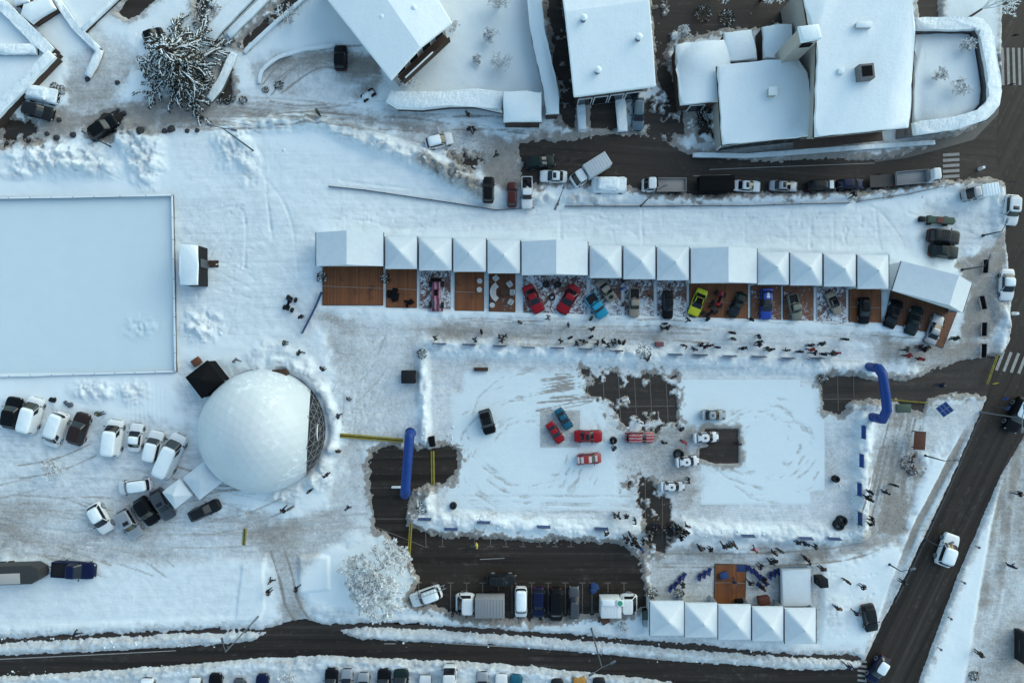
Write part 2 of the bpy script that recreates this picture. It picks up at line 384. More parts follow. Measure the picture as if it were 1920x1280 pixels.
packed([(1780, 490), (1890, 430), (1890, 560), (1855, 640), (1790, 640), (1812, 560)], .06, .78)
packed([(1800, 480), (1885, 430), (1890, 500), (1810, 540)], .05, .8)
packed([(1730, 380), (1880, 400), (1870, 470), (1730, 500)], .14, .10)
packed([(600, 360), (1700, 400), (1700, 470), (600, 430)], .22, .0, rough=.09, trod=.5)
packed([(495, 1030), (570, 1030), (560, 1100), (590, 1170), (520, 1175), (520, 1100)], .08, .50, jit=.5)
packed([(1884, 850), (1990, 720), (2100, 720), (2100, 1400), (1776, 1400), (1811, 1249), (1852, 1009)], .08, .66, soft=.35, jit=.12)
packed([(1895, 830), (1920, 830), (1896, 1030), (1880, 1140), (1850, 1200), (1860, 1110), (1874, 1010)], .05, .82, jit=.8)
packed([(1836, 752), (1850, 756), (1821, 802), (1724, 990), (1676, 1112), (1657, 1168), (1640, 1222), (1626, 1222), (1644, 1164), (1662, 1108), (1710, 983), (1808, 796)], .04, .60, soft=.22, jit=.06)
packed([(1700, 740), (1850, 745), (1830, 800), (1740, 860), (1715, 850)], .12, .30)
packed([(-60, 1196), (480, 1160), (600, 1150), (1000, 1165), (1640, 1215), (1640, 1255), (1000, 1235), (600, 1225), (-60, 1260)], .16, .14, jit=.5)
packed([(-60, 1060), (480, 1060), (480, 1158), (-60, 1172)], .28, .08, trod=.45, rough=.10)
packed([(330, 250), (760, 300), (880, 400), (600, 430), (330, 370)], .30, .02, trod=.35, rough=.10)
packed([(-60, 1262), (600, 1238), (1000, 1258), (1300, 1290), (1300, 1340), (-60, 1340)], .14, .20, rough=.12)
packed([(990, 240), (1290, 235), (1300, 290), (1150, 262), (985, 272)], .08, .75)
packed([(1280, 255), (1540, 270), (1720, 248), (1830, 240), (1890, 180), (1870, 280), (1700, 300), (1450, 305), (1300, 300)], .12, .55)
packed([(1015, 0), (1055, 0), (1085, 180), (1085, 250), (1050, 250)], .05, .8)
packed([(482, 120), (560, 94), (640, 90), (650, 120), (560, 155), (490, 172)], .05, .72, jit=.7); packed([(640, 100), (712, 108), (712, 140), (650, 165), (620, 150)], .05, .75, jit=.7)
packed([(-60, 760), (60, 760), (340, 800), (420, 900), (300, 940), (-60, 900)], .14, .20, rough=.08)
packed([(690, 840), (735, 835), (740, 940), (705, 990), (680, 930)], .05, .66, jit=.6)
packed([(600, 590), (1640, 620), (1640, 650), (790, 636), (640, 640)], .09, .40, jit=1.2)
# the arena floor
packed([(795, 665), (1620, 680), (1610, 1000), (790, 970)], .09, .26, jit=.6)
flat([(870, 698), (1085, 698), (1130, 765), (1160, 900), (1195, 955), (830, 955), (850, 900), (848, 740), (870, 738)], .15, .05, .22, soft=.5, ice=.35)
flat([(1268, 711), (1500, 711), (1500, 725), (1530, 725), (1545, 760), (1545, 918), (1518, 918), (1518, 945), (1315, 945), (1315, 870), (1385, 868), (1385, 803), (1268, 803)], .15, .02, .12, ice=.35)
flat([(1012, 768), (1088, 768), (1088, 838), (1012, 838)], .10, .34, 1.0)
packed([(1130, 800), (1300, 800), (1310, 960), (1180, 960)], .07, .36)
for cx, cy, r0, r1 in ((985, 850, 3.5, 9.5), (1000, 800, 6.5, 8.5), (1420, 830, 3.0, 7.0), (1450, 860, 4.5, 6.0)):
    c = px2w([(cx, cy)])[0]; rr = np.hypot(X-c[0], (Y-c[1])*1.15)+nA*.9; k = sstep(r0, r0+.6, rr)*sstep(r1, r1-.6, rr)
    line = fbm(rr*1.0+40, np.arctan2(Y-c[1], X-c[0])*1.2+40, .35, 91, 3); k = k*sstep(.55, .75, line)
    D -= k*.02; DIRT = np.maximum(DIRT, k*.30)
k = sstep(3.5, .5, np.hypot((X-4.5)/1.6, Y+3.6))*0
for i in range(16):
    y0 = 690+i*4.2+rng.uniform(-2, 2); x0 = 1000+rng.uniform(-20, 50)
    groove(curve([(x0, y0+rng.uniform(8, 20)), (x0+60, y0+6), (1110, y0+rng.uniform(-3, 3))], 6), .10, .03, .55)
for i in range(10):
    y0 = 930+i*4.5; groove([(840+rng.uniform(0, 60), y0-rng.uniform(0, 6)), (1180, y0+rng.uniform(-8, 8))], .10, .03, .28)
# ploughed banks
bank([(792, 652), (1000, 658), (1200, 672), (1400, 680), (1625, 692)], 1.25, .55, .6)
bank([(798, 640), (1000, 646), (1150, 650)], .5, .25, .6)
bank([(794, 668), (795, 745), (797, 822)], .75, .95, .45); bank([(785, 915), (803, 905), (800, 948)], .9, .9, .5)
bank([(772, 968), (900, 976), (1080, 990), (1188, 992)], 1.3, .55, .6); bank([(1283, 990), (1400, 998), (1608, 1002)], 1.3, .55, .6)
bank([(1618, 790), (1614, 900), (1612, 1000)], 1.1, .6, .6); bank([(1590, 765), (1640, 755)], .9, .6, .6)
for a, b, h, dt in (((470, 236), (590, 226), .55, 0), ((590, 226), (720, 275), .8, 0), ((720, 275), (800, 305), .9, .15), ((800, 305), (900, 360), 1.1, .45)):
    bank([a, b], 1.5, h, .9, dt)
for k in range(14):
    t = k/13; pile(500+t*270+rng.uniform(-8, 8), 232+max(0, t-.35)*95+rng.uniform(-4, 6), 11, 9, .5, .2)
bank([(1000, 372), (1060, 372), (1200, 372), (1400, 372), (1600, 366), (1760, 346), (1860, 345)], .9, .35, .6)
bank([(1868, 350), (1870, 430)], .9, .5, .6); bank([(1866, 560), (1884, 610), (1872, 660)], .9, .5, .6, .1)
bank([(1852, 760), (1770, 945), (1700, 1110), (1660, 1190)], .7, .35, .6)
bank([(-60, 1214), (0, 1211), (250, 1200), (470, 1188)], .9, .30, .6, .0); bank([(655, 1184), (960, 1199), (1300, 1222), (1590, 1240)], .9, .30, .6, .0)
bank([(-60, 1183), (250, 1172), (480, 1160)], .8, .15, .6); bank([(640, 1158), (960, 1170), (1240, 1190)], .7, .2, .6)
bank([(-60, 1275), (300, 1258), (600, 1244), (850, 1250), (1100, 1268), (1300, 1290)], 1.0, .35, .9, .1)
for k in range(10): 
    a0 = R(-78+k*16); a1 = R(-78+(k+1)*16); bank([(497+math.cos(a0)*130, 805-math.sin(a0)*130), (497+math.cos(a1)*130, 805-math.sin(a1)*130)], .8, .40, .6)
bank([(478, 668), (500, 650), (560, 672), (600, 720)], 1.2, .35, .8)
packed([(380, 196), (560, 188), (700, 214), (850, 244), (850, 270), (700, 236), (560, 212), (430, 224), (300, 238), (300, 210)], .07, .58, jit=.9, soft=.7)
packed([(440, 1000), (640, 945), (690, 985), (600, 1035), (562, 1095), (592, 1165), (530, 1165), (505, 1050)], .08, .44, jit=.8)
# piles
for a in ((380, 612, 42, 40, .7, 1.0, 0), (268, 610, 48, 30, .45, .8, 0), (275, 300, 44, 62, 1.3, .7, .16), (90, 302, 100, 40, 1.1, .7, .06), (160, 300, 60, 34, .9, .7, .04), (440, 275, 46, 56, 1.0, .7, .04), (245, 255, 34, 40, .9, .6, 0), (190, 320, 60, 24, .6, .6, 0), (470, 320, 30, 40, .4, .8, 0),
          (180, 730, 60, 26, .6, .8, .08), (250, 735, 40, 30, .5, .9, .12), (1150, 658, 50, 14, .8, .8, 0), (1075, 372, 18, 14, .6, .8, .35), (1108, 376, 22, 14, .7, .8, .3), (1020, 372, 20, 16, .5, .9, .2),
          (845, 320, 60, 26, 1.0, .9, .45), (880, 345, 40, 26, 1.0, .9, .5), (870, 300, 34, 14, .6, .9, 1.0), (230, 255, 25, 40, .5, .6, 0), (640, 1150, 60, 20, .4, .7, 0), (780, 905, 26, 20, .5, .8, 0),
          (590, 1145, 40, 25, .3, .7, 0), (1240, 1148, 22, 12, .5, .9, .4), (1160, 1150, 26, 10, .4, .9, .5), (490, 700, 40, 24, .4, .8, 0), (600, 900, 26, 26, .4, .9, .05), (530, 930, 45, 20, .4, .8, 0), (750, 1140, 60, 12, .3, .8, .1),
          (1560, 1140, 40, 60, .3, .4, 0), (30, 330, 60, 14, .4, .8, 0), (1700, 570, 8, 40, .2, .6, 0), (1340, 250, 30, 16, .4, .9, .5)):
    pile(*a[:5], lump=a[5], dirt=a[6])
# snow-buried planters beside the bottom path, parking kerbs
for poly, h in (([(562, 1042), (620, 1038), (622, 1105), (560, 1112)], .55), ([(575, 1050), (612, 1048), (612, 1100), (572, 1104)], .42), ([(455, 1060), (498, 1040), (500, 1140), (490, 1165), (440, 1165)], .45)):
    p = px2w(poly); w_ = window(p, 2); d = sdf(p, X[w_], Y[w_])+nA[w_]*.3; k = sstep(.35, -.35, d); D[w_] = np.maximum(D[w_], h*k)
# flat roofs of snow on the rink, slabs for decks and tents
flat([(-400, 371), (326, 371), (330, 699), (-400, 704)], .28, 0, 0, .05, .02, ice=.85)
pile(268, 612, 46, 28, .35, .9); 
flat([(590, 440), (1660, 478), (1660, 606), (590, 575)], .06, .10, .6, .4); flat([(1665, 490), (1820, 530), (1795, 640), (1660, 605)], .06, .10, .6, .4)
flat([(1215, 1050), (1540, 1060), (1535, 1205), (1215, 1190)], .06, .30, .6, .4)
# grooves and trails in the untouched snow
for ln in ([(470, 250), (495, 300), (500, 335), (530, 375), (548, 420), (555, 470), (560, 520)], [(480, 300), (500, 345), (508, 430)], [(500, 360), (512, 450)], [(600, 412), (690, 415), (730, 428), (790, 425), (860, 405), (960, 412), (1060, 398), (1140, 415), (1190, 440)],
           [(1050, 395), (1052, 450)], [(1203, 390), (1204, 460)], [(1205, 365), (1300, 400), (1420, 410), (1600, 396)], [(1480, 400), (1478, 470)], [(1520, 400), (1518, 465)], [(1560, 400), (1562, 470)], [(1395, 380), (1396, 460)], [(1640, 400), (1650, 470)],
           [(395, 490), (430, 497), (475, 520)], [(395, 480), (420, 440), (460, 420)], [(400, 505), (470, 540)], [(380, 400), (455, 395), (460, 500)], [(350, 530), (470, 560)], [(1440, 440), (1470, 450)], [(1700, 400), (1760, 420), (1830, 440)],
           [(1610, 380), (1650, 400), (1690, 450)], [(430, 240), (440, 285), (470, 300)], [(0, 300), (150, 305), (230, 340)], [(545, 560), (580, 610)], [(640, 340), (720, 350), (930, 370)]):
    groove(curve(ln, 8), .14, .10)
for i in range(26):
    x0 = rng.uniform(610, 1640); y0 = rng.uniform(385, 425)+(x0-600)*.02; groove([(x0, y0), (x0+rng.uniform(-14, 14), y0+rng.uniform(18, 38))], .10, .07)
for i in range(14): groove([(340+rng.uniform(0, 8), 700+i*6), (390+rng.uniform(-30, 10), 700+i*6.5)], .10, .03)
for i in range(9): groove([(245+i*8, 710+i*2), (247+i*8, 790+i)], .10, .05)
for i in range(12): groove(curve([(215+i*9, 1050-i*2), (300, 1095+i*3), (400, 1098-i*5), (450, 1060-i*5)], 6), .08, .025)
# wheel tracks
for ln, dt in (([(130, 240), (300, 212), (480, 208), (640, 222), (820, 262), (980, 300)], .35), ([(150, 222), (320, 200), (520, 198), (700, 222), (900, 275)], .3), ([(250, 60), (215, 150), (190, 240)], .1), ([(520, 1030), (536, 1080), (548, 1130), (575, 1172)], .7),
               ([(0, 960), (140, 985), (420, 990), (690, 975)], .35), ([(0, 1000), (200, 1010), (440, 1012), (640, 990)], .35), ([(20, 940), (130, 950), (220, 1000)], .4), ([(620, 600), (900, 612), (1300, 622), (1650, 650)], .2), ([(680, 640), (670, 760), (700, 850)], .2),
               ([(1690, 760), (1680, 900), (1650, 1010), (1500, 1045), (1230, 1050)], .5), ([(1720, 760), (1706, 880), (1680, 1000)], .4), ([(1896, 880), (1880, 1050), (1840, 1290)], .3), ([(1700, 670), (1560, 662)], .3), ([(520, 165), (600, 115), (690, 130)], .5), ([(500, 170), (560, 110), (680, 100)], .5),
               ([(1440, 1040), (1230, 1045)], .4), ([(1020, 20), (1055, 150), (1068, 250)], .7), ([(640, 1000), (460, 1040)], .2)):
    tracks(curve(ln, 8), dirt=dt)
for i in range(46):   # criss-cross of tyre prints where cars park and turn
    x0, y0 = rng.uniform(-20, 440), rng.uniform(850, 1035); a = rng.uniform(-.5, .35); L_ = rng.uniform(60, 190); k = rng.uniform(-.25, .25)
    tracks(curve([(x0, y0), (x0+L_*.5*math.cos(a), y0-L_*.5*math.sin(a)), (x0+L_*math.cos(a+k), y0-L_*math.sin(a+k))], 5), 1.45, .12, .03, rng.uniform(.15, .45))
for i in range(26):
    x0, y0 = rng.uniform(620, 760), rng.uniform(600, 800); a = rng.uniform(1.2, 2.0); tracks(curve([(x0, y0), (x0+60*math.cos(a), y0+60*math.sin(a)), (x0+130*math.cos(a+.2), y0+130*math.sin(a+.2))], 5), 1.45, .12, .025, rng.uniform(.1, .35))
for i in range(30):
    x0, y0 = rng.uniform(100, 900), rng.uniform(200, 235); x0 = x0; y0 = y0+max(0, x0-640)*.13; L_ = rng.uniform(90, 220); tracks(curve([(x0, y0), (x0+L_*.5, y0+rng.uniform(-6, 10)), (x0+L_, y0+rng.uniform(-4, 18)+max(0, x0-560)*.06)], 5), 1.45, .12, .025, rng.uniform(.2, .6))
for i in range(30):
    x0, y0 = rng.uniform(800, 1600), rng.uniform(603, 640); L_ = rng.uniform(60, 200); tracks([(x0, y0), (x0+L_, y0+rng.uniform(-4, 10))], 1.45, .11, .02, rng.uniform(.15, .5))
for i in range(14):
    t0 = rng.uniform(0, .6); f0 = lambda t: (1700-60*t+0*t, 770+230*t); p0, p1 = f0(t0), f0(t0+.4); o_ = rng.uniform(-30, 25); tracks([(p0[0]+o_, p0[1]), (p1[0]+o_, p1[1])], 1.45, .12, .025, rng.uniform(.3, .7))
for i in range(420):   # single footprints
    u = rng.random(); x0, y0 = ((rng.uniform(600, 1650), rng.uniform(395, 432)) if u < .3 else (rng.uniform(345, 480), rng.uniform(380, 640)) if u < .55 else (rng.uniform(600, 780), rng.uniform(590, 900)) if u < .8 else (rng.uniform(1540, 1640), rng.uniform(1070, 1190)))
    a = rng.uniform(0, 6.28); groove([(x0, y0), (x0+4*math.cos(a), y0+4*math.sin(a))], .12, .09, .0)
# cleared asphalt
ROAD_UP = [(972, 266), (1060, 258), (1160, 252), (1235, 262), (1290, 290), (1450, 302), (1650, 294), (1780, 270), (1840, 235), (1868, 190), (1890, 190), (1890, 345), (1850, 333), (1800, 338), (1700, 350), (1600, 360), (1300, 366), (1200, 358), (1150, 340), (1020, 345), (980, 335)]
ROAD_RIGHT = [(1880, -400), (1876, 160), (1869, 230), (1868, 300), (1884, 345), (1886, 450), (1895, 560), (1890, 640), (1864, 700), (1850, 745), (1762, 940), (1642, 1195), (1608, 1265), (1560, 1400), (1700, 1400), (1726, 1270), (1800, 1070), (1880, 885), (1930, 800), (2100, 700), (2100, -400)]
ROAD_LOW = [(-400, 1248), (-100, 1232), (0, 1228), (200, 1219), (400, 1208), (470, 1200), (540, 1165), (575, 1158), (625, 1178), (680, 1197), (900, 1206), (1100, 1222), (1300, 1240), (1500, 1254), (1600, 1252), (1660, 1244), (1650, 1380), (1420, 1370), (1310, 1288), (1200, 1272), (1000, 1250), (850, 1240), (700, 1233), (600, 1230), (480, 1234), (300, 1250), (100, 1264), (-100, 1274), (-400, 1292)]
WALK_A = [(-200, 1206), (0, 1195), (250, 1183), (400, 1177), (490, 1176), (540, 1168), (540, 1188), (400, 1187), (250, 1194), (0, 1208), (-200, 1218)]
WALK_B = [(600, 1170), (700, 1165), (800, 1169), (960, 1180), (1100, 1190), (1300, 1207), (1500, 1224), (1610, 1226), (1620, 1240), (1500, 1236), (1300, 1220), (1100, 1203), (960, 1192), (800, 1180), (690, 1177), (620, 1184)]
LOT = [(692, 848), (722, 838), (800, 842), (840, 838), (858, 850), (850, 890), (840, 905), (815, 912), (775, 925), (764, 985), (830, 1004), (930, 1005), (1010, 1014), (1100, 1014), (1170, 1022), (1200, 1044), (1212, 1110), (1215, 1140), (1150, 1150), (990, 1162), (850, 1150), (770, 1125), (785, 1090), (772, 1058), (740, 1020), (706, 985), (700, 930)]
for poly, j, e, sl, pa in (([(1756, 284), (1826, 262), (1872, 214), (1884, 110), (1866, 110), (1872, 160), (1868, 200), (1848, 228), (1800, 250), (1752, 262)], .35, .4, .6, .18), (ROAD_UP, .35, .4, .6, 0), (ROAD_RIGHT, .06, .22, .30, 0), (ROAD_LOW, .16, .3, .30, 0), (WALK_A, .30, .35, .26, .05), (WALK_B, .22, .35, .26, .05), (LOT, .45, .5, .8, .12),
        ([(1088, 690), (1130, 695), (1268, 706), (1270, 800), (1230, 812), (1172, 800), (1145, 768), (1120, 755), (1092, 735)], .25, .25, .75, .43), ([(1160, 710), (1266, 706), (1266, 790), (1180, 770)], .2, .3, .6, .30), ([(1168, 885), (1200, 882), (1222, 905), (1258, 930), (1270, 1000), (1245, 1045), (1215, 1025), (1205, 960), (1178, 915)], .4, .3, .75, .43),
        ([(1322, 804), (1385, 803), (1385, 868), (1340, 869), (1310, 858), (1312, 840), (1330, 836), (1318, 822)], .05, .12, .5, .05), ([(1538, 706), (1600, 700), (1640, 714), (1720, 706), (1790, 682), (1880, 665), (1880, 710), (1850, 742), (1800, 738), (1735, 745), (1730, 770), (1690, 765), (1680, 748), (1600, 752), (1575, 775), (1545, 768)], .35, .35, .5, .06),
        ([(1215, -60), (1480, -60), (1492, 48), (1350, 58), (1262, 75), (1246, 100), (1280, 190), (1285, 250), (1238, 255), (1234, 160), (1225, 60)], .3, .4, .6, .30), ([(1105, 180), (1156, 178), (1160, 240), (1107, 242)], .2, .3, .5, .15), ([(1180, 178), (1236, 170), (1260, 262), (1182, 255)], .4, .4, .8, .42),
        ([(1302, 200), (1338, 200), (1346, 262), (1312, 258)], .4, .4, .6, .3), ([(1712, -60), (1764, -60), (1760, 36), (1722, 38)], .2, .3, .4, 0), ([(218, 24), (240, 38), (262, 28), (345, -45), (300, -80)], .1, .3, .4, .05), ([(444, 86), (456, 96), (575, -10), (640, -80), (600, -80), (540, -10)], .15, .3, .5, .22),
        ([(412, 128), (436, 116), (436, 190), (408, 192)], .2, .3, .5, .15), ([(375, -40), (405, -40), (398, 25), (375, 50), (362, 20)], .3, .3, .4, .3), ([(5, 225), (60, 222), (75, 262), (10, 275)], .4, .4, .8, .35), ([(160, 240), (200, 212), (236, 210), (220, 250), (180, 264)], .25, .4, .6, .15),
        ([(845, 290), (875, 280), (915, 310), (895, 322), (860, 305)], .5, .5, .9, .5), ([(1022, -40), (1050, -40), (1078, 170), (1080, 245), (1055, 235), (1040, 130)], .2, .3, .8, .30), ([(1690, 860), (1725, 850), (1720, 895), (1695, 890)], .5, .4, .8, .5)):
    cleared(poly, j, e, sl, pa)
DIRT = np.clip(DIRT, 0, 1); TROD = np.clip(TROD, 0, 1)
D = np.maximum(D, -.2)
def gz(x, y):
    i = min(max(np.searchsorted(gx, x), 1), len(gx)-1); j = min(max(np.searchsorted(gy, y), 1), len(gy)-1)
    return max(0.0, float(D[j, i]))
def grid_mesh(name, Z, mat_, attrs):
    ny, nx = Z.shape; me = bpy.data.meshes.new(name)
    co = np.stack([X, Y, Z], -1).astype(np.float32).reshape(-1)
    me.vertices.add(nx*ny); me.vertices.foreach_set('co', co)
    a = (np.arange(ny-1)[:, None]*nx+np.arange(nx-1)[None, :]).reshape(-1)
    # leave out the quads that lie wholly below the asphalt
    zq = np.maximum.reduce([Z[:-1, :-1], Z[1:, :-1], Z[:-1, 1:], Z[1:, 1:]]).reshape(-1); a = a[zq > -.04]
    q = np.stack([a, a+1, a+nx+1, a+nx], -1).astype(np.int32); n = len(q)
    me.loops.add(4*n); me.loops.foreach_set('vertex_index', q.reshape(-1)); me.polygons.add(n)
    me.polygons.foreach_set('loop_start', np.arange(0, 4*n, 4, dtype=np.int32)); me.polygons.foreach_set('use_smooth', np.ones(n, bool))
    for k, v in attrs.items():
        at = me.attributes.new(k, 'FLOAT', 'POINT'); at.data.foreach_set('value', v.astype(np.float32).reshape(-1))
    me.update(calc_edges=True); me.validate(); me.materials.append(mat_); return me
RINK = px2w([(-400, 372), (325.5, 372), (329.5, 698), (-400, 703)])
prop(link('snow_ground', grid_mesh('snow_ground', D, M_SNOW, {'dirt': DIRT, 'trod': TROD, 'ice': ICE})), kind='structure')
def sheet(name, polys, z, m):
    bm = bmesh.new()
    for p in polys: bm.faces.new([bm.verts.new((x, y, z)) for x, y in p])
    bmesh.ops.triangulate(bm, faces=bm.faces); return prop(obj(name, bm, m), kind='structure')
sheet('asphalt_ground', [[(-190, -150), (190, -150), (190, 150), (-190, 150)]], -.03, M_YARD)
sheet('road', [px2w(ROAD_UP)], -.012, M_ASPHU); sheet('road', [px2w(ROAD_RIGHT)], -.008, M_ASPHR); sheet('road', [px2w(ROAD_LOW)], -.004, M_ASPH)
sheet('car_park', [px2w([(680, 830), (870, 830), (870, 900), (1230, 990), (1230, 1170), (740, 1170), (680, 1000)])], -.016, M_ASPH)
WALK_C = [(1640, 304), (1700, 296), (1762, 280), (1826, 262), (1872, 214), (1884, 110), (1872, 40), (1862, 40), (1872, 160), (1868, 200), (1846, 226), (1792, 248), (1720, 268), (1640, 286)]
sheet('pavement', [px2w(WALK_C)], -.0045, M_WALK)
sheet('pavement', [px2w(WALK_A)], -.016, M_YARD); sheet('pavement', [px2w(WALK_B)], -.016, M_YARD)
def stripes(name, quads, z=.004, m=M_PAINT): return sheet(name, [px2w(q) for q in quads], z, m)
def bar(x0, y0, x1, y1, wpx):
    d = Vector((x1-x0, y1-y0)).normalized(); n = Vector((-d.y, d.x))*wpx/2
    return [(x0+n.x, y0+n.y), (x1+n.x, y1+n.y), (x1-n.x, y1-n.y), (x0-n.x, y0-n.y)]
stripes('zebra_crossing', [bar(1768, 291+i*10.2, 1799, 289+i*10.2, 5.5) for i in range(5)])
stripes('zebra_crossing', [bar(1879+i*10.5, 90, 1881+i*10.5, 160, 5) for i in range(10)])
stripes('zebra_crossing', [bar(1868+i*14, 694+i*2, 1882+i*14, 658+i*2, 5.5) for i in range(7)])
stripes('zebra_crossing', [bar(1608, 1238+i*9, 1625, 1240+i*9, 4) for i in range(5)])
bays = []
for i, x in enumerate((798, 829, 889, 919, 948, 980, 1011, 1041, 1070)):
    bays += [bar(x, 995, x+1, 1024, 1.3), bar(x-6, 1024, x+6, 1024.5, 1.3)]
for i, x in enumerate((785, 815, 845, 875, 905, 935, 960, 997, 1028, 1060, 1092, 1110, 1140, 1170)):
    bays += [bar(x, 1092, x, 1150, 1.3), bar(x-6, 1092, x+6, 1092, 1.3)]
for i, x in enumerate((1100, 1130, 1159, 1189, 1218, 1248)): bays += [bar(x, 700, x+6, 812, 1.2)]
bays += [bar(1136, 762, 1265, 761, 1.2)]
for x in (1210, 1242): bays += [bar(x, 900, x, 1010, 1.1)]
for x in (1541, 1570, 1600): bays += [bar(x, 700, x+2, 770, 1.1)]
bays += [bar(1540, 748, 1640, 747, 1.1), bar(706, 988, 800, 1026, 1.3), bar(706, 972, 760, 972, 1.2)]
stripes('bay_markings', bays, .004, M_BAYL)
stripes('lane_markings', [bar(-20, 1236, 130, 1229, 1.6), bar(130, 1229, 330, 1219, 1.5), bar(835, 1205, 960, 1212, 1.8), bar(960, 1212, 1110, 1222, 1.8), bar(1110, 1222, 1250, 1237, 1.8), bar(1480, 312, 1640, 306, 1.2), bar(1330, 318, 1480, 312, 1.2), bar(1300, 330, 1370, 328, 1.2), bar(720, 1206, 742, 1206, 1.5), bar(900, 1048, 946, 1046, 1.2)], .004)
# ---------------------------------------------------------------- buildings
def snow_slab(name, poly, z0, th, parent, lumpy=False, bevel=.16):
    loop = dens(list(poly)+[poly[0]], .9)[:-1]; rnd = random.Random(int(abs(poly[0][0])*97)+len(poly)); cx, cy = centre(poly)
    loop = [(x+rnd.gauss(0, .035), y+rnd.gauss(0, .035)) for x, y in loop]
    bm = bmesh.new(); prism(bm, loop, z0, z0+th, 0, min(bevel*1.5, th*.7), 3)
    return obj(name, bm, M_CAPL if lumpy else M_CAP, parent, 60)
def local(poly, o): return [(x-o[0], y-o[1]) for x, y in poly]
def centre(poly): return (sum(p[0] for p in poly)/len(poly), sum(p[1] for p in poly)/len(poly))
def flat_house(name, roofpx, h, over, label, wall, cat='building', th=.4, fascia=True, group=None, lumpy=False):
    roof = [P(a, b, h) for a, b in roofpx]; c = centre(roof); roof = local(roof, c)
    t = empty(name, (c[0], c[1], 0), 0, label, cat, group)
    bm = bmesh.new(); prism(bm, inset_poly(roof, over) if over else roof, -.1, h-th-.2); obj('wall', bm, wall, t)
    bm = bmesh.new(); prism(bm, roof, h-th-.2, h-th); obj('roof_edge', bm, M_WOOD if fascia else wall, t)
    snow_slab('roof_snow', inset_poly(roof, .04), h-th, th, t, lumpy)
    return t, c, roof
def pane(bm_w, bm_g, p, d, w, h, n):
    """window on a wall: p lower centre, d along the wall, n outward"""
    d = Vector((d[0], d[1], 0)).normalized(); n = Vector((n[0], n[1], 0)).normalized(); rz = math.atan2(d.y, d.x); p = Vector(p)
    box(bm_w, p+Vector((0, 0, h/2))+n*.03, (w+.16, .10, h+.16), rz, .01); box(bm_g, p+Vector((0, 0, h/2))+n*.075, (w, .03, h), rz)
def window_at(parent, p, d, w, h, n):
    bw, bg_ = bmesh.new(), bmesh.new(); pane(bw, bg_, p, d, w, h, n)
    wd = obj('window', bw, M_WHITE, parent); obj('pane', bg_, M_GLASS, wd); return wd
def wall_windows(parent, a, b, z, h, w, n, count):
    a, b = Vector(a), Vector(b)
    for i in range(count):
        q = a.lerp(b, (i+.5)/count); window_at(parent, (q.x, q.y, z), b-a, w, h, n)
def chimney(parent, x, y, z0, sx, sy, h, cap=True, dark=False, rz=0):
    bm = bmesh.new(); box(bm, (x, y, z0+h/2), (sx, sy, h), rz, .02); ch = obj('chimney', bm, M_WALLG if dark else M_WALLW, parent)
    if cap: bm = bmesh.new(); box(bm, (x, y, z0+h+.1), (sx+.1, sy+.1, .22), rz, .08); obj('chimney_snow', bm, M_CAP, ch)
    else: bm = bmesh.new(); box(bm, (x, y, z0+h+.01), (sx*.7, sy*.7, .04), rz); obj('flue', bm, M_BLACK, ch)
    return ch
def roof_strips(name, quads, m, parent, under=.45):
    """a pitched roof from a list of 3-D outlines (rows across the slope)"""
    bm = bmesh.new(); rows = []
    for row in quads: rows.append([bm.verts.new(v) for v in row])
    for r0, r1 in zip(rows, rows[1:]):
        for i in range(len(r0)-1): bm.faces.new((r0[i], r0[i+1], r1[i+1], r1[i]))
    g = bmesh.ops.extrude_face_region(bm, geom=bm.faces[:])
    bmesh.ops.translate(bm, verts=[v for v in g['geom'] if isinstance(v, bmesh.types.BMVert)], vec=(0, 0, -under))
    es = [e for e in bm.edges if len(e.link_faces) == 2 and e.calc_face_angle(0) > .9]
    bmesh.ops.recalc_face_normals(bm, faces=bm.faces)
    bmesh.ops.bevel(bm, geom=es, offset=.12, segments=2, profile=.5, affect='EDGES', clamp_overlap=True)
    return obj(name, bm, m, parent, 8)
# villa with the turned roof, upper middle
h = 5.2
A, B, C_, Dv = [P(*q, h) for q in ((733, 150), (848, 43), (716, -178), (562, -66))]
c = centre([A, B, C_, Dv]); A, B, C_, Dv = [Vector((q[0]-c[0], q[1]-c[1], 0)) for q in (A, B, C_, Dv)]
villa = empty('villa', (c[0], c[1], 0), 0, 'villa with broad low snow-covered roof turned diagonally, brown balcony under its corner', 'house')
Z = lambda v, z: (v.x, v.y, z)
rows = []
for t, z in ((0, h), (.25, h+.55), (.5, h+.95), (.75, h+.55), (1, h)):
    rows.append([Z(A.lerp(B, t), z), Z(A.lerp(B, t).lerp(Dv.lerp(C_, t), .5), z), Z(Dv.lerp(C_, t), z)])
roof_strips('roof', rows, M_CAP, villa)
wp = inset_poly([tuple(v.xy) for v in (A, B, C_, Dv)], .75)
bm = bmesh.new(); prism(bm, wp, -.1, h-.25); obj('wall', bm, M_WALLW, villa)
wA, wB = Vector(wp[0]), Vector(wp[1]); dn = (wB-wA).normalized(); nn = Vector((dn.y, -dn.x))
bm = bmesh.new(); q = wA.lerp(wB, .5)+nn*.55; box(bm, (q.x, q.y, 2.7), ((wB-wA).length*.92, 1.1, .18), math.atan2(dn.y, dn.x)); bal = obj('balcony', bm, M_WALLB, villa)
bm = bmesh.new(); q = wA.lerp(wB, .5)+nn*1.08; box(bm, (q.x, q.y, 3.3), ((wB-wA).length*.92, .07, .95), math.atan2(dn.y, dn.x)); obj('railing', bm, M_WOOD, bal)
bm = bmesh.new(); q = wA.lerp(wB, .36)+nn*1.08; box(bm, (q.x, q.y, 3.84), ((wB-wA).length*.55, .16, .14), math.atan2(dn.y, dn.x), .05); obj('railing_snow', bm, M_CAP, bal)
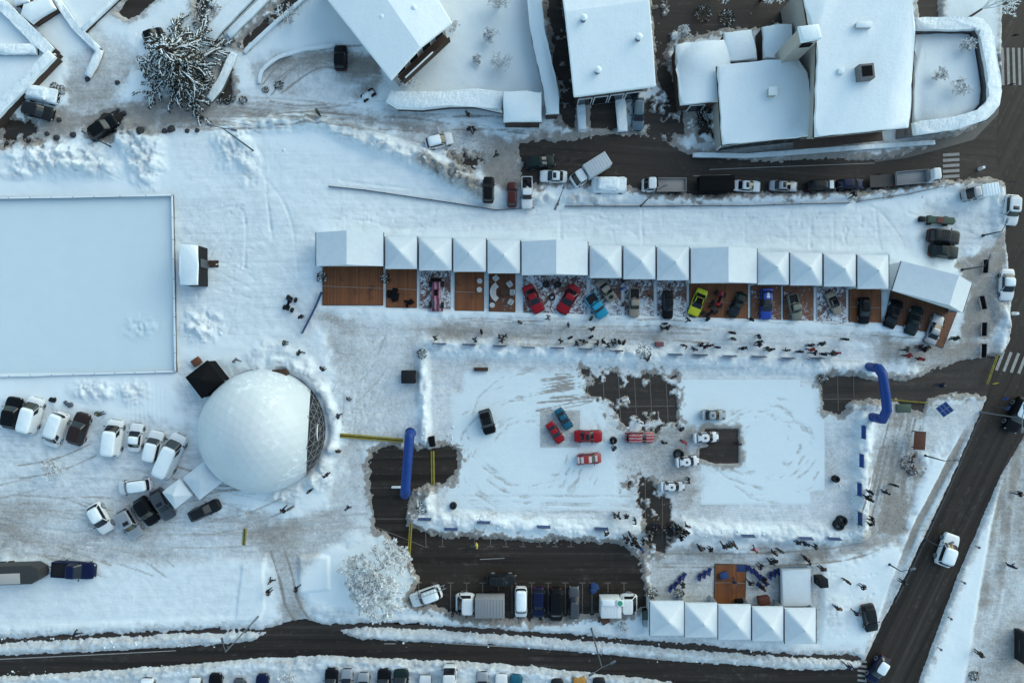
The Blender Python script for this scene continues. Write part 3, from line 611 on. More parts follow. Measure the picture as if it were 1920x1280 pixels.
wall_windows(villa, Z(wA, 0), Z(wB, 0), .9, 1.2, 1.3, nn, 4); wall_windows(villa, Z(wA, 0), Z(wB, 0), 3.0, 1.6, 1.1, nn, 4)
wD = Vector(wp[3]); d2 = (wD-wA).normalized(); wall_windows(villa, Z(wD, 0), Z(wA, 0), 1.0, 1.2, 1.2, Vector((-d2.y, d2.x))*1, 5)
for t, u in ((.35, .35), (.62, .42), (.7, .25)):
    q = A.lerp(B, t).lerp(Dv.lerp(C_, t), u); bm = bmesh.new(); bmesh.ops.create_uvsphere(bm, u_segments=12, v_segments=8, radius=.3, matrix=Matrix.Translation((q.x, q.y, h+.62))@Matrix.Diagonal((1, 1, .6, 1))); obj('roof_vent', bm, M_CAP, villa)
# chalet with cross folds in its roof
h = 6.2
L0, L1, R0, R1 = (1077, 178), (1043, -90), (1232, 158), (1203, -112)
ch = empty('chalet', (*P(1145, 30, h), 0), 0, 'long chalet with folded snow roof and small round vents above a paved forecourt', 'house'); o = ch.location
rows = []
for t, z in ((0, h-.5), (.28, h+.25), (.56, h+.62), (.8, h+.2), (1, h-.5)):
    a = P(L0[0]+(L1[0]-L0[0])*t, L0[1]+(L1[1]-L0[1])*t, h); b = P(R0[0]+(R1[0]-R0[0])*t, R0[1]+(R1[1]-R0[1])*t, h)
    rows.append([(a[0]-o.x, a[1]-o.y, z), ((a[0]+b[0])/2-o.x, (a[1]+b[1])/2-o.y, z), (b[0]-o.x, b[1]-o.y, z)])
roof_strips('roof', rows, M_CAP, ch)
wp = inset_poly([rows[0][0][:2], rows[0][2][:2], rows[-1][2][:2], rows[-1][0][:2]], .8)
bm = bmesh.new(); prism(bm, wp, -.1, h-.9); obj('wall', bm, M_WALLB, ch)
wall_windows(ch, (*wp[0], 0), (*wp[1], 0), .2, 2.1, 1.4, (0, -1), 4); wall_windows(ch, (*wp[0], 0), (*wp[1], 0), 3.2, 1.4, 1.1, (0, -1), 5); wall_windows(ch, (*wp[0], 0), (*wp[3], 0), 3.0, 1.3, 1.1, (-1, .1), 6)
for a, b, dz in ((1093, 40, .62), (1196, 74, .45), (1121, 132, -.05)):
    q = P(a, b, h+.3); bm = bmesh.new(); bmesh.ops.create_cone(bm, cap_ends=True, segments=14, radius1=.28, radius2=.24, depth=.9, matrix=Matrix.Translation((q[0]-o.x, q[1]-o.y, h+dz+.1)))
    v = obj('roof_vent', bm, M_STEEL, ch); bm = bmesh.new(); bmesh.ops.create_uvsphere(bm, u_segments=12, v_segments=8, radius=.36, matrix=Matrix.Translation((q[0]-o.x, q[1]-o.y, h+dz+.55))@Matrix.Diagonal((1, 1, .55, 1))); obj('vent_snow', bm, M_CAP, v)
# the compound of flat snow roofs, upper right
t, c, r = flat_house('flat_roof_annex', [(1265, 82), (1358, 72), (1372, 118), (1350, 190), (1276, 196)], 3.0, .25, 'small flat-roofed annex under smooth snow on the compound\'s left end', M_WALLB)
window_at(t, (*(Vector(P(1312, 196, 3.0))-Vector(c)+Vector((0, .22))), .3), (1, .05), 1.5, 1.9, (0, -1))
t, c, r = flat_house('garage_roof_block', [(1357, 60), (1412, 54), (1422, 112), (1360, 116)], 2.9, .1, 'little square snow-roofed block behind the wide lower hall', M_WALLB)
t, c, r = flat_house('garage_roof_block', [(1430, 47), (1487, 44), (1484, 108), (1432, 110)], 2.8, .1, 'narrow snow-roofed block between the little square block and the chimney tower', M_WALLB)
t, c, r = flat_house('lower_hall', [(1345, 122), (1420, 114), (1500, 109), (1516, 135), (1528, 254), (1355, 271)], 4.0, .35, 'wide single-storey hall with smooth snow roof and one small box vent', M_WALLW)
q = Vector(P(1446, 174, 4.2))-Vector(c); chimney(t, q.x, q.y, 3.9, .8, .8, .7)
wall_windows(t, (*(Vector(P(1358, 271, 4))-Vector(c)+Vector((.2, .33))), 0), (*(Vector(P(1525, 254, 4))-Vector(c)+Vector((-.2, .33))), 0), .8, 1.6, 1.8, (-.1, -1), 5)
t, c, r = flat_house('main_house', [(1500, -60), (1706, -60), (1712, 12), (1718, 42), (1706, 238), (1528, 256), (1534, 76), (1516, 40)], 7.4, .8, 'tall house with large smooth snow roof and a dark open chimney in the middle', M_WALLW)
q = Vector(P(1625, 134, 8.2))-Vector(c); chimney(t, q.x, q.y, 7.2, 1.5, 1.5, 1.1, False, True, .1)
q = Vector(P(1622, 45, 8))-Vector(c); chimney(t, q.x, q.y, 7.2, 1.5, .5, .55); q = Vector(P(1577, 133, 7.6))-Vector(c); chimney(t, q.x, q.y, 7.2, .5, .5, .3)
a, b = Vector(P(1532, 256, 7.4))-Vector(c), Vector(P(1704, 238, 7.4))-Vector(c)
wall_windows(t, (a.x+1, a.y+.78, 0), (b.x-1, b.y+.78, 0), 1.0, 1.5, 1.3, (-.1, -1), 6); wall_windows(t, (a.x+1, a.y+.78, 0), (b.x-1, b.y+.78, 0), 4.3, 1.5, 1.3, (-.1, -1), 6)
bm = bmesh.new(); box(bm, ((a.x+b.x)/2-.6, (a.y+b.y)/2+.3, 3.3), (9.6, 1.0, .2), math.atan2(b.y-a.y, b.x-a.x)); obj('balcony', bm, M_WALLB, t)
tw = [P(*q, 9.4) for q in ((1501, 50), (1534, 46), (1540, 70), (1505, 76))]; c = centre(tw)
t = empty('chimney_tower', (*c, 0), 0, 'square pale chimney tower with snow cap between hall and tall house', 'tower')
bm = bmesh.new(); prism(bm, local(tw, c), 0, 9.0, 0); obj('shaft', bm, M_WALLW, t); snow_slab('tower_snow', inset_poly(local(tw, c), -.1), 9.0, .4, t)
bm = bmesh.new(); q = local(tw, c); box(bm, (0, q[3][1]-.03, 8.3), (1.1, .08, .8), .1); obj('vent_grille', bm, M_BLACK, t)
# walled terrace beside the tall house
tp = [(1712, 40), (1838, 40), (1850, 58), (1868, 160), (1866, 195), (1845, 218), (1790, 235), (1708, 246)]
tw = [P(*q, 3.2) for q in tp]; c = centre(tw); t = empty('walled_terrace', (*c, 0), 0, 'raised terrace with thick rounded snow-capped wall beside the tall house', 'terrace')
l = local(tw, c); bm = bmesh.new(); prism(bm, l, -.1, 1.9); obj('base', bm, M_WALLG, t)
snow_slab('floor_snow', inset_poly(l, .9), 1.88, .35, t)
for i in range(1, 8):
    pass
path = dens(l[0:1]+l[1:8], .6); path = [(p[0]*.955, p[1]*.955) for p in path]
bm = bmesh.new(); ribbon(bm, path, 1.0, 1.7, 2.9); obj('parapet', bm, M_WALLG, t)
bm = bmesh.new(); ribbon(bm, path, 1.35, 2.9, 3.35, .2, 0, .06, 4); obj('parapet_snow', bm, M_CAPL, t, 60)
# upper-left house with broad parapets
roofp = [(-90, -70), (8, 6), (58, 54), (104, 97), (60, 142), (-10, 214), (-120, 330)]
tw = [P(*q, 1.6) for q in roofp]; c = centre(tw); t = empty('parapet_house', (*c, 0), 0, 'flat-roofed house with broad snowy parapets meeting at a corner beside the parked dark off-roader', 'building'); l = local(tw, c)
bm = bmesh.new(); prism(bm, l, -.1, .75); obj('wall', bm, M_WALLB, t); snow_slab('roof_snow', inset_poly(l, .3), .73, .25, t)
def par(px, wd, z, name='parapet'):
    pp = local([P(*q, z) for q in px], c); bm = bmesh.new(); ribbon(bm, pp, wd*.86, -.1, z-.4); ps = obj(name, bm, M_WALLB, t)
    bm = bmesh.new(); ribbon(bm, dens(pp, .5), wd, z-.4, z, .16, 0, .07, 3); obj('parapet_snow', bm, M_CAPL, ps, 60)
par([(-80, -62), (10, 16), (52, 58), (92, 96)], 1.25, 1.65); par([(96, 100), (52, 146), (-20, 222), (-120, 330)], 1.15, 1.7); par([(-80, 91), (66, 91)], 1.1, 1.62)
# sheds and terraces next to it
t, c, r = flat_house('garden_shed', [(42, 6), (92, -4), (104, 14), (58, 44), (36, 26)], 1.5, .1, 'small dark-walled shed with snowy roof behind the broad parapet', M_WALLB, 'shed')
t, c, r = flat_house('entrance_block', [(20, -12), (44, -24), (54, 2), (26, 10)], 1.5, .1, 'tiny snow-topped block at the photo\'s top left edge beside the shed', M_WALLB, 'shed')
def low_wall(name, px, wd, h, label, wallm=M_WALLG, cat='garden wall', capw=1.25, cap=.3, lumpy=True, seed=1, group=None):
    pp = [P(*q, h) for q in px]; c = pp[len(pp)//2]; l = local(pp, c); t = empty(name, (*c, 0), 0, label, cat, group)
    wd2 = [w_*.8 for w_ in wd] if isinstance(wd, list) else wd*.8
    bm = bmesh.new(); ribbon(bm, l, wd2, -.1, h-cap); obj('wall', bm, wallm, t)
    l2 = dens(l, .7) if not isinstance(wd, list) else l
    bm = bmesh.new(); ribbon(bm, l2, wd, h-cap, h, min(.2, cap*.6), 0, .05, seed); obj('snow_cap', bm, M_CAPL if lumpy else M_CAP, t, 60); return t
low_wall('garden_wall', [(96, -12), (112, 10), (140, 50), (182, 92)], .75, .8, 'curved snowy garden wall running down behind the shed terrace')
low_wall('garden_wall', [(186, 92), (176, 118), (162, 142)], .8, .6, 'short snowy wall closing the shed terrace at its lower right corner')
low_wall('garden_wall', [(240, -26), (152, 56)], .5, .9, 'straight snowy wall running along the brown sunken drive', M_WALLB)
low_wall('garden_wall', [(490, -36), (432, 22), (386, 72)], 1.5, 1.0, 'wide snowy wall above the big snow-laden tree', M_WALLB, lumpy=False)
low_wall('garden_wall', [(530, -36), (468, 26), (426, 66)], .8, .8, 'thin snow-topped wall beside the wide  wall above the big tree', M_WALLB, lumpy=False)
low_wall('garden_wall', [(600, -30), (520, 38), (456, 97)], .35, .7, 'slim pale wall edging the brown slope left of the villa', M_WALLW)
low_wall('garden_wall', [(728, 178), (745, 186), (790, 189), (840, 184), (890, 181), (945, 190)], [1.5, 1.75, 1.6, 1.6, 1.9, 2.2], 2.0, 'long rounded snow-capped wall curving from the villa corner to the hut', M_WALLB, cap=.7)
low_wall('garden_wall', [(1004, -60), (1002, 0), (1008, 55), (1020, 110), (1034, 170), (1036, 212)], 1.55, 2.4, 'tall snow-capped wall between the villa garden and the chalet drive', M_WALLB, lumpy=False, cap=.5)
low_wall('garden_wall', [(1089, 185), (1092, 242)], .9, .7, 'short snowy wall at the left side of the chalet forecourt')
low_wall('garden_wall', [(1163, 180), (1168, 246)], 1.1, .8, 'short snowy wall between the forecourt and the blue-grey car')
low_wall('garden_wall', [(1300, 290), (1400, 292), (1560, 280), (1700, 270), (1755, 266)], .5, .55, 'low snowy kerb wall along the road below the compound', M_WALLG)
low_wall('garden_wall', [(438, 98), (424, 130), (408, 165), (390, 185)], .8, .8, 'low snow bank wall between big tree and dark steps', M_WALLG)
low_wall('garden_wall', [(484, 155), (490, 130), (520, 106), (570, 92), (630, 84)], .35, .5, 'thin curved kerb wall around the villa parking bay', M_WALLG)
t, c, r = flat_house('garden_hut', [(943, 170), (990, 168), (990, 172), (1016, 172), (1016, 228), (943, 228)], 3.0, .2, 'small hut with white snow roof at the end of the curved wall', M_WALLB, 'hut')
bm = bmesh.new(); box(bm, (.3, r[5][1]+.22, 1.0), (.9, .08, 1.9)); obj('door', bm, M_WOOD, t)
# kiosk container by the rink
q = [P(*v, 2.9) for v in ((336, 459), (369, 459), (370, 534), (336, 534))]; c = centre(q); t = empty('container_cabin', (*c, 0), 0, 'dark site cabin with white snow roof beside the snowed-over rink', 'cabin'); l = local(q, c)
bm = bmesh.new(); prism(bm, inset_poly(l, .03), .1, 2.6, 0, .04); obj('wall', bm, M_DARK, t); snow_slab('roof_snow', l, 2.6, .3, t)
bm = bmesh.new(); box(bm, (1.02, .3, 1.15), (.06, .9, 2.0)); dr = obj('door', bm, M_STEEL, t); bm = bmesh.new(); box(bm, (1.07, .6, 1.15), (.05, .05, .2)); obj('handle', bm, M_ALU, dr)
bm = bmesh.new(); box(bm, (1.6, .4, .12), (1.1, .8, .24)); box(bm, (1.5, .4, .3), (.7, .7, .2)); obj('step', bm, M_WOOD, t)

# ---------------------------------------------------------------- tents
def canopy(bm, hx, hy, z0, z1, n=10):
    vs = {}
    for i in range(-n, n+1):
        for j in range(-n, n+1):
            u, v = i/n, j/n; r = max(abs(u), abs(v)); z = z0+(z1-z0)*((1-r)**1.12*.86+.14*(1-r)**3)
            vs[i, j] = bm.verts.new((u*hx, v*hy, z))
    for i in range(-n, n):
        for j in range(-n, n): bm.faces.new((vs[i, j], vs[i+1, j], vs[i+1, j+1], vs[i, j+1]))
def pagoda_meshes(hx, hy, open_side, tint):
    out = []
    bm = bmesh.new(); canopy(bm, hx, hy, 2.5, 3.75); out.append(('canopy', mesh_of(bm, 'canopy', M_TENT, 28), None))
    bm = bmesh.new()
    for (cx, cy, sx, sy) in ((0, hy, 2*hx, .02), (0, -hy, 2*hx, .02), (hx, 0, .02, 2*hy), (-hx, 0, .02, 2*hy)): box(bm, (cx, cy, 2.36), (sx+.0, sy, .3))
    out.append(('valance', mesh_of(bm, 'valance', M_TENT), None))
    for k, (cx, cy, sx, sy) in enumerate(((0, -open_side*(hy-.06), 2*hx-.2, .02), (hx-.06, 0, .02, 2*hy-.2), (-hx+.06, 0, .02, 2*hy-.2))):
        bm = bmesh.new(); box(bm, (cx, cy, 1.15), (sx, sy, 2.2)); out.append(('side_panel', mesh_of(bm, 'side_panel', M_TENT), None))
    for sx in (-1, 1):
        for sy in (-1, 1):
            bm = bmesh.new(); box(bm, (sx*(hx-.1), sy*(hy-.1), 1.25), (.09, .09, 2.5)); out.append(('leg', mesh_of(bm, 'leg', M_ALU), None))
    bm = bmesh.new(); bmesh.ops.create_cone(bm, cap_ends=True, segments=8, radius1=.05, radius2=.02, depth=.3, matrix=Matrix.Translation((0, 0, 3.78))); out.append(('finial', mesh_of(bm, 'finial', M_ALU), None))
    for sx in (-1, 1): bm = bmesh.new(); box(bm, (sx*(hx+.05), 0, 2.47), (.09, 2*hy, .10), 0, .02); out.append(('gutter', mesh_of(bm, 'gutter', M_POLE), None))
    return out
PAG = {}
def pagoda(x0, x1, y0, y1, open_side, label, group):
    z = 2.5; a, b = P(x0, y1, z), P(x1, y0, z); hx, hy = (b[0]-a[0])/2, (b[1]-a[1])/2
    hx, hy = round((hx-.035)/.04)*.04, round(hy/.04)*.04; key = (hx, hy, open_side)
    if key not in PAG: PAG[key] = pagoda_meshes(hx, hy, open_side, 0)
    t = empty('pagoda_tent', ((a[0]+b[0])/2, (a[1]+b[1])/2, .05), 0, label, 'tent', group)
    for n, me, m in PAG[key]: link(n, me, t)
    return t
ORD = 'first second third fourth fifth sixth seventh eighth ninth tenth eleventh twelfth thirteenth fourteenth fifteenth sixteenth seventeenth eighteenth nineteenth twentieth'.split()
GT = 'white pagoda tents in the upper show row'
for (x0, x1, y0, y1, lb) in ((722, 782.5, 443, 504, 'above the bare deck with dark props'), (785.5, 847.5, 446, 507, 'above the pink open-wheel racer'), (850, 911.5, 447, 509, 'above the deck with two white stools'), (914, 975.5, 450, 512, 'above the deck with white lounge seats'),
        (1105, 1166, 460, 521, 'above the turquoise pickup'), (1168.5, 1229, 461, 523, 'above the beige pickup'), (1231.5, 1292, 463, 525, 'above the lone black off-roader'), (1420, 1479, 473, 533, 'above the blue racing car'),
        (1481, 1541.5, 474, 535, 'above the grey-green pickup'), (1544, 1604.5, 476, 537, 'above the black-topped beige convertible'), (1607, 1666, 478, 541, 'above the last dark car')):
    pagoda(x0, x1, y0, y1, -1, 'white pagoda tent in the upper row '+lb, GT)
for (x0, x1, y0, y1, lb) in ((1218, 1283, 1127, 1190, 'nearest the white camper van'), (1283.5, 1345, 1130, 1194, 'second of its row'), (1346, 1408, 1133, 1198, 'below the orange deck with deck chairs'), (1409.5, 1469, 1137, 1201, 'between the orange deck and flat white tent'), (1470.5, 1530, 1140, 1206, 'at the row\'s right end')):
    pagoda(x0, x1, y0, y1, 1, 'white pagoda tent of the lower row, '+lb, 'white pagoda tents in the lower row')
def gable_tent(cx, cy, rz, hx, hy, ridge, label, eave=2.6, top=4.0):
    """ridge runs along local y at x = ridge"""
    t = empty('marquee', (cx, cy, .05), rz, label, 'tent', 'white gable marquees of the show row'); bm = bmesh.new(); n = 8; rows = []
    xs = [(-hx, eave), (-hx+(ridge+hx)*.5, eave+(top-eave)*.53), (ridge, top), (ridge+(hx-ridge)*.5, eave+(top-eave)*.53), (hx, eave)]
    for x, z in xs: rows.append([bm.verts.new((x, -hy+2*hy*k/n, z-.05*math.sin(math.pi*k/n)*(1 if abs(x) < hx else 0))) for k in range(n+1)])
    for r0, r1 in zip(rows, rows[1:]):
        for k in range(n): bm.faces.new((r0[k], r1[k], r1[k+1], r0[k+1]))
    obj('roof', bm, M_TENT, t, 5)
    for sy in (-1, 1):
        bm = bmesh.new(); lo = [(x, sy*(hy-.03), z-.02) for x, z in xs]; base = [(hx, sy*(hy-.03), eave-.25), (-hx, sy*(hy-.03), eave-.25)]
        bm.faces.new([bm.verts.new(v) for v in lo+base]); g = bmesh.ops.extrude_face_region(bm, geom=bm.faces[:]); bmesh.ops.translate(bm, verts=[v for v in g['geom'] if isinstance(v, bmesh.types.BMVert)], vec=(0, .02*sy, 0)); obj('gable_end', bm, M_TENT, t)
    for (x, y, sx, sy) in ((hx-.05, 0, .02, 2*hy-.2), (-hx+.05, 0, .02, 2*hy-.2), (0, hy-.1, 2*hx-.2, .02)): bm = bmesh.new(); box(bm, (x, y, 1.2), (sx, sy, 2.4)); obj('side_panel', bm, M_TENT, t)
    for sx in (-1, 1):
        for sy in (-1, 1): bm = bmesh.new(); box(bm, (sx*(hx-.12), sy*(hy-.12), 1.3), (.1, .1, 2.6)); obj('leg', bm, M_ALU, t)
        bm = bmesh.new(); box(bm, (sx*(hx+.03), 0, eave-.04), (.09, 2*hy, .1), 0, .02); obj('gutter', bm, M_POLE, t)
    return t
for x0, x1, y0, y1, rd, lb in ((593, 719, 436, 499, 650, 'white gable marquee at the left end of the upper row, above the bare orange deck'), (978, 1102, 453, 516, 1043, 'white gable marquee in mid row above the two red cars'), (1295, 1419, 466, 531, 1366, 'white gable marquee above the yellow sports car')):
    a, b = P(x0, y1, 2.6), P(x1, y0, 2.6); cx = (a[0]+b[0])/2; gable_tent(cx, (a[1]+b[1])/2, 0, (b[0]-a[0])/2, (b[1]-a[1])/2, P(rd, 0, 4.0)[0]-cx, lb)
a, b, c2, d2 = [Vector(P(*q, 2.6)) for q in ((1690, 490), (1822, 532), (1803, 584), (1673, 545))]; cc = (a+b+c2+d2)/4
gable_tent(cc.x, cc.y, math.atan2((b-a).y, (b-a).x), (b-a).length/2, (a-d2).length/2, 1.6, 'white gable marquee turned askew at the right end of the upper row')
# flat white tent, black tent, small parking tents
q = [P(*v, 1.25) for v in ((1466, 1068), (1521, 1066), (1521, 1137), (1467, 1138))]; c = centre(q); l = local(q, c); t = empty('flat_tent', (*c, .05), 0, 'low flat-topped translucent white shelter inside a pale frame beside the lower deck chairs', 'tent')
bm = bmesh.new(); prism(bm, l, .95, 1.2, 0, .18, 4); obj('canopy', bm, M_TENT, t, 60)
o2 = inset_poly(l, -.16)
for (x, y) in o2: bm = bmesh.new(); box(bm, (x, y, .65), (.09, .09, 1.3)); obj('leg', bm, M_ALU, t)
for i in range(4): bm = bmesh.new(); ribbon(bm, [o2[i], o2[(i+1) % 4]], .06, 1.22, 1.3); obj('frame_rail', bm, M_ALU, t)
for i in range(4): bm = bmesh.new(); p_, q_ = Vector(inset_poly(l, .06)[i]), Vector(inset_poly(l, .06)[(i+1) % 4]); ribbon(bm, [tuple(p_), tuple(q_)], .02, .1, .95); obj('side_panel', bm, M_TENTD, t)
def small_tent(px, py, hx, hy, rz, m, label, z0=2.2, z1=3.2, mleg=None, skirt=True):
    x, y = P(px, py, z0); t = empty('gazebo', (x, y, gz(x, y)), R(rz), label, 'tent'); bm = bmesh.new(); canopy(bm, hx, hy, z0, z1, 8); obj('canopy', bm, m, t, 28)
    bm = bmesh.new()
    for (cx, cy, sx, sy) in ((0, hy, 2*hx, .02), (0, -hy, 2*hx, .02), (hx, 0, .02, 2*hy), (-hx, 0, .02, 2*hy)): box(bm, (cx, cy, z0-.14), (sx, sy, .28))
    obj('valance', bm, m, t)
    if skirt:
        for (cx, cy, sx, sy) in ((0, hy-.05, 2*hx-.1, .02), (hx-.05, 0, .02, 2*hy-.1), (-hx+.05, 0, .02, 2*hy-.1)): bm = bmesh.new(); box(bm, (cx, cy, z0/2), (sx, sy, z0-.2)); obj('side_panel', bm, m, t)
    for sx in (-1, 1):
        for sy in (-1, 1): bm = bmesh.new(); box(bm, (sx*(hx-.06), sy*(hy-.06), z0/2), (.05, .05, z0)); obj('leg', bm, M_ALU, t)
    return t
small_tent(384, 711, 1.45, 1.5, -52, M_BLACK, 'black gazebo tent with peaked roof left of the dome', skirt=True)
t = small_tent(333, 925, 1.15, 1.15, 38, M_TENT, 'small white gazebo between parked cars and the dome'); 
small_tent(382, 898, 1.7, 1.5, 38, M_TENT, 'larger pale gazebo leaning against the dome base')

# ---------------------------------------------------------------- dome
DR, (dx, dy) = 6.9, P(497, 806)
dome = empty('geodesic_dome', (dx, dy, .1), 0, 'big white geodesic dome with one clear lattice window toward the arena', 'dome')
bm = bmesh.new(); bmesh.ops.create_icosphere(bm, subdivisions=4, radius=DR, matrix=Matrix.Rotation(.2, 4, 'Z'))
CUT = Vector((1.0, -.05, -.275)).normalized(); CV = 4.75
bmesh.ops.bisect_plane(bm, geom=bm.verts[:]+bm.edges[:]+bm.faces[:], plane_co=(0, 0, 0), plane_no=(0, 0, 1), clear_inner=True)
bm2 = bm.copy()
bmesh.ops.bisect_plane(bm, geom=bm.verts[:]+bm.edges[:]+bm.faces[:], plane_co=CUT*CV, plane_no=CUT, clear_outer=True)
M_DOME = bpy.data.materials.new('dome_membrane'); n = N(M_DOME)
c = n.mix(n.noise(.22, 3), (0.50, 0.55, 0.58), (0.66, 0.69, 0.71)); fr = n.noise(1.6, 8, .75); lo = n.ramp(n.noise(.16, 2), .52, .62)
c = n.mix(n.math('MULTIPLY', n.ramp(fr, .50, .60), n.math('MULTIPLY', lo, .8)), c, (0.82, 0.86, 0.88)); n.out(c, .42); n.bump(fr, .12, .03)
obj('membrane', bm, M_DOME, dome, 2.5)
bm = bm2; bmesh.ops.bisect_plane(bm, geom=bm.verts[:]+bm.edges[:]+bm.faces[:], plane_co=CUT*CV, plane_no=CUT, clear_inner=True)
M_CLEAR = mat('smoked_clear_panel', (0.028, 0.03, 0.036), .12, var=.5, scale=.8); obj('window_panel', bm, M_CLEAR, dome)
bm = bmesh.new(); bmesh.ops.create_icosphere(bm, subdivisions=4, radius=DR+.06, matrix=Matrix.Rotation(.2, 4, 'Z')); bs = bmesh.new()
for e in bm.edges:
    a, b = e.verts[0].co, e.verts[1].co
    if a.z > -.05 and b.z > -.05 and (a+b).dot(CUT)/2 > CV: tube(bs, [a, b], .024, 5)
bm.free(); obj('strut_lattice', bs, mat('pale_strut', (0.26, 0.26, 0.26), .5), dome)
bm = bmesh.new(); bmesh.ops.create_cone(bm, cap_ends=False, segments=64, radius1=DR+.06, radius2=DR+.05, depth=.3, matrix=Matrix.Translation((0, 0, .1))); obj('base_ring', bm, M_TENTD, dome)
bm = bmesh.new(); pts = [(DR*.93+.12*math.sin(a), 1.15*math.cos(a), 1.2+1.15*math.sin(a)) for a in [2*math.pi*k/24 for k in range(25)]]; tube(bm, pts, .07, 6, cap=False); dr = obj('round_door', bm, M_WHITE, dome)
bm = bmesh.new(); bmesh.ops.create_circle(bm, cap_ends=True, segments=24, radius=1.12, matrix=Matrix.Translation((DR*.93+.02, 0, 1.2))@Matrix.Rotation(R(84), 4, 'Y')); obj('door_leaf', bm, M_BLACK, dr)
x, y = P(531, 698); t = empty('entrance_box', (x, y, .1), R(4), 'dark brown timber box at the dome\'s upper edge', 'box'); bm = bmesh.new(); box(bm, (0, 0, .55), (1.5, .7, 1.1), 0, .03); obj('body', bm, M_WALLB, t); bm = bmesh.new(); box(bm, (0, 0, 1.13), (1.6, .8, .06), 0, .02); obj('lid', bm, M_WOOD, t)

# ---------------------------------------------------------------- inflatable arches
def arch(pts, r, label, base_px):
    c = Vector(pts[0]); t = empty('inflatable_arch', (c.x, c.y, 0), 0, label, 'inflatable arch'); P_ = [Vector(p)-Vector((c.x, c.y, 0)) for p in pts]
    d = []; 
    for a, b in zip(P_, P_[1:]):
        n = max(2, int((b-a).length/.22)); d += [(a.lerp(b, i/n), r*(1+.035*math.cos(2*math.pi*4*i/n))) for i in range(n)]
    d.append((P_[-1], r)); bm = bmesh.new(); tube(bm, [p for p, _ in d], [q for _, q in d], 18); obj('tube', bm, M_BLUE, t, 70)
    for e in (P_[0], P_[-1]): bm = bmesh.new(); bmesh.ops.create_cone(bm, cap_ends=True, segments=18, radius1=r*1.15, radius2=r*1.1, depth=.2, matrix=Matrix.Translation((e.x, e.y, .1))); obj('foot', bm, M_POLE, t)
    return t
def v3(px, py, z): return Vector((*P(px, py, z), z))
arch([v3(771, 812, 0), v3(769, 810, 2.6), v3(768, 818, 3.3), v3(764, 866, 3.5), v3(760, 918, 3.3), v3(759, 926, 2.6), v3(762, 922, 0)], .53, 'straight blue inflatable gate beam across the arena\'s left entrance', None)
arch([v3(1626, 687, 0), v3(1647, 690, 2.5), v3(1655, 702, 3.3), v3(1660, 735, 3.5), v3(1663, 768, 3.3), v3(1655, 786, 2.5), v3(1632, 781, 0)], .50, 'bent blue inflatable arch over the arena\'s right entrance', None)
# ---------------------------------------------------------------- show decks
def deck(px, m, label, h=.16, group='wooden show decks under the tents'):
    q = [P(*v, h) for v in px]; c = centre(q); t = empty('show_deck', (*c, .0), 0, label, 'deck', group); l = local(q, c)
    bm = bmesh.new(); prism(bm, l, .02, h); obj('boards', bm, m, t)
    bm = bmesh.new()
    for a, b in zip(l, l[1:]+l[:1]): ribbon(bm, [a, b], .05, .0, h+.012)
    obj('edging', bm, M_ALU if m in (M_DECKS,) else M_WOOD, t); return t
for px, m, lb in (([(605, 497), (718, 499), (718, 572), (605, 572)], M_DECK, 'empty orange deck at the left end of the upper row'), ([(724, 500), (781, 503), (781, 577), (724, 576)], M_DECK, 'orange deck holding low dark props, second from the left'),
        ([(787, 503), (845, 505), (845, 579), (787, 578)], M_DECKS, 'snow-dusted deck under the pink open-wheel racer'), ([(853, 505), (907, 506), (907, 583), (853, 582)], M_DECK, 'clean orange deck with two white stools'),
        ([(917, 508), (966, 509), (966, 585), (917, 584)], M_DECKD, 'brown deck with white lounge furniture'), ([(981, 512), (1100, 518), (1100, 590), (981, 586)], M_DECKS, 'snowy deck under the two red cars'),
        ([(1107, 518), (1165, 519), (1165, 594), (1107, 592)], M_DECKS, 'snowy deck under the turquoise pickup'), ([(1171, 520), (1226, 521), (1226, 596), (1171, 595)], M_DECKS, 'patchy snowy deck under the beige pickup'),
        ([(1232, 521), (1288, 523), (1288, 597), (1232, 596)], M_DECKS, 'snow-covered deck under the lone black off-roader'), ([(1293, 524), (1402, 528), (1402, 602), (1293, 600)], M_DECK, 'orange deck under the yellow sports car'),
        ([(1408, 528), (1464, 530), (1464, 603), (1408, 602)], M_DECKM, 'half snowy orange deck under the blue racing car'), ([(1469, 530), (1525, 532), (1525, 606), (1469, 605)], M_DECKM, 'half snowy deck under the grey-green pickup'),
        ([(1532, 532), (1587, 534), (1587, 609), (1532, 608)], M_DECKS, 'snow-speckled deck under the beige convertible'), ([(1592, 534), (1652, 538), (1652, 611), (1592, 610)], M_DECK, 'brown-orange deck under a dark car before the askew marquee'),
        ([(1672, 540), (1796, 580), (1768, 652), (1656, 612)], M_DECKD, 'brown deck under three cars by the askew marquee')):
    deck(px, m, lb)
deck([(1341, 1057), (1399, 1058), (1397, 1134), (1339, 1134)], M_DECK, 'orange deck with a crossing cable beside the blue deck chairs', group='wooden decks of the lower tent row')
def cable(a, b, z, label, r=.02):
    p, q = v3(*a, z), v3(*b, z); t = empty('cable', (p.x, p.y, 0), 0, label, 'cable'); bm = bmesh.new(); d = q-p
    tube(bm, [Vector((d.x*k/8, d.y*k/8, z-.12*math.sin(math.pi*k/8))) for k in range(9)], r, 5); obj('wire', bm, mat('pale_cable', (.42, .38, .34), .6), t)
cable((603, 536), (782, 543), .35, 'pale cable stretched across the two left orange decks'); cable((853, 547), (907, 548), .35, 'pale cable across the deck with white stools')
cable((1295, 563), (1403, 569), .35, 'pale cable across the deck of the yellow sports car'); cable((1595, 575), (1650, 577), .35, 'pale cable across the dark car\'s deck'); cable((1340, 1092), (1397, 1093), .35, 'pale cable across the lower orange deck')
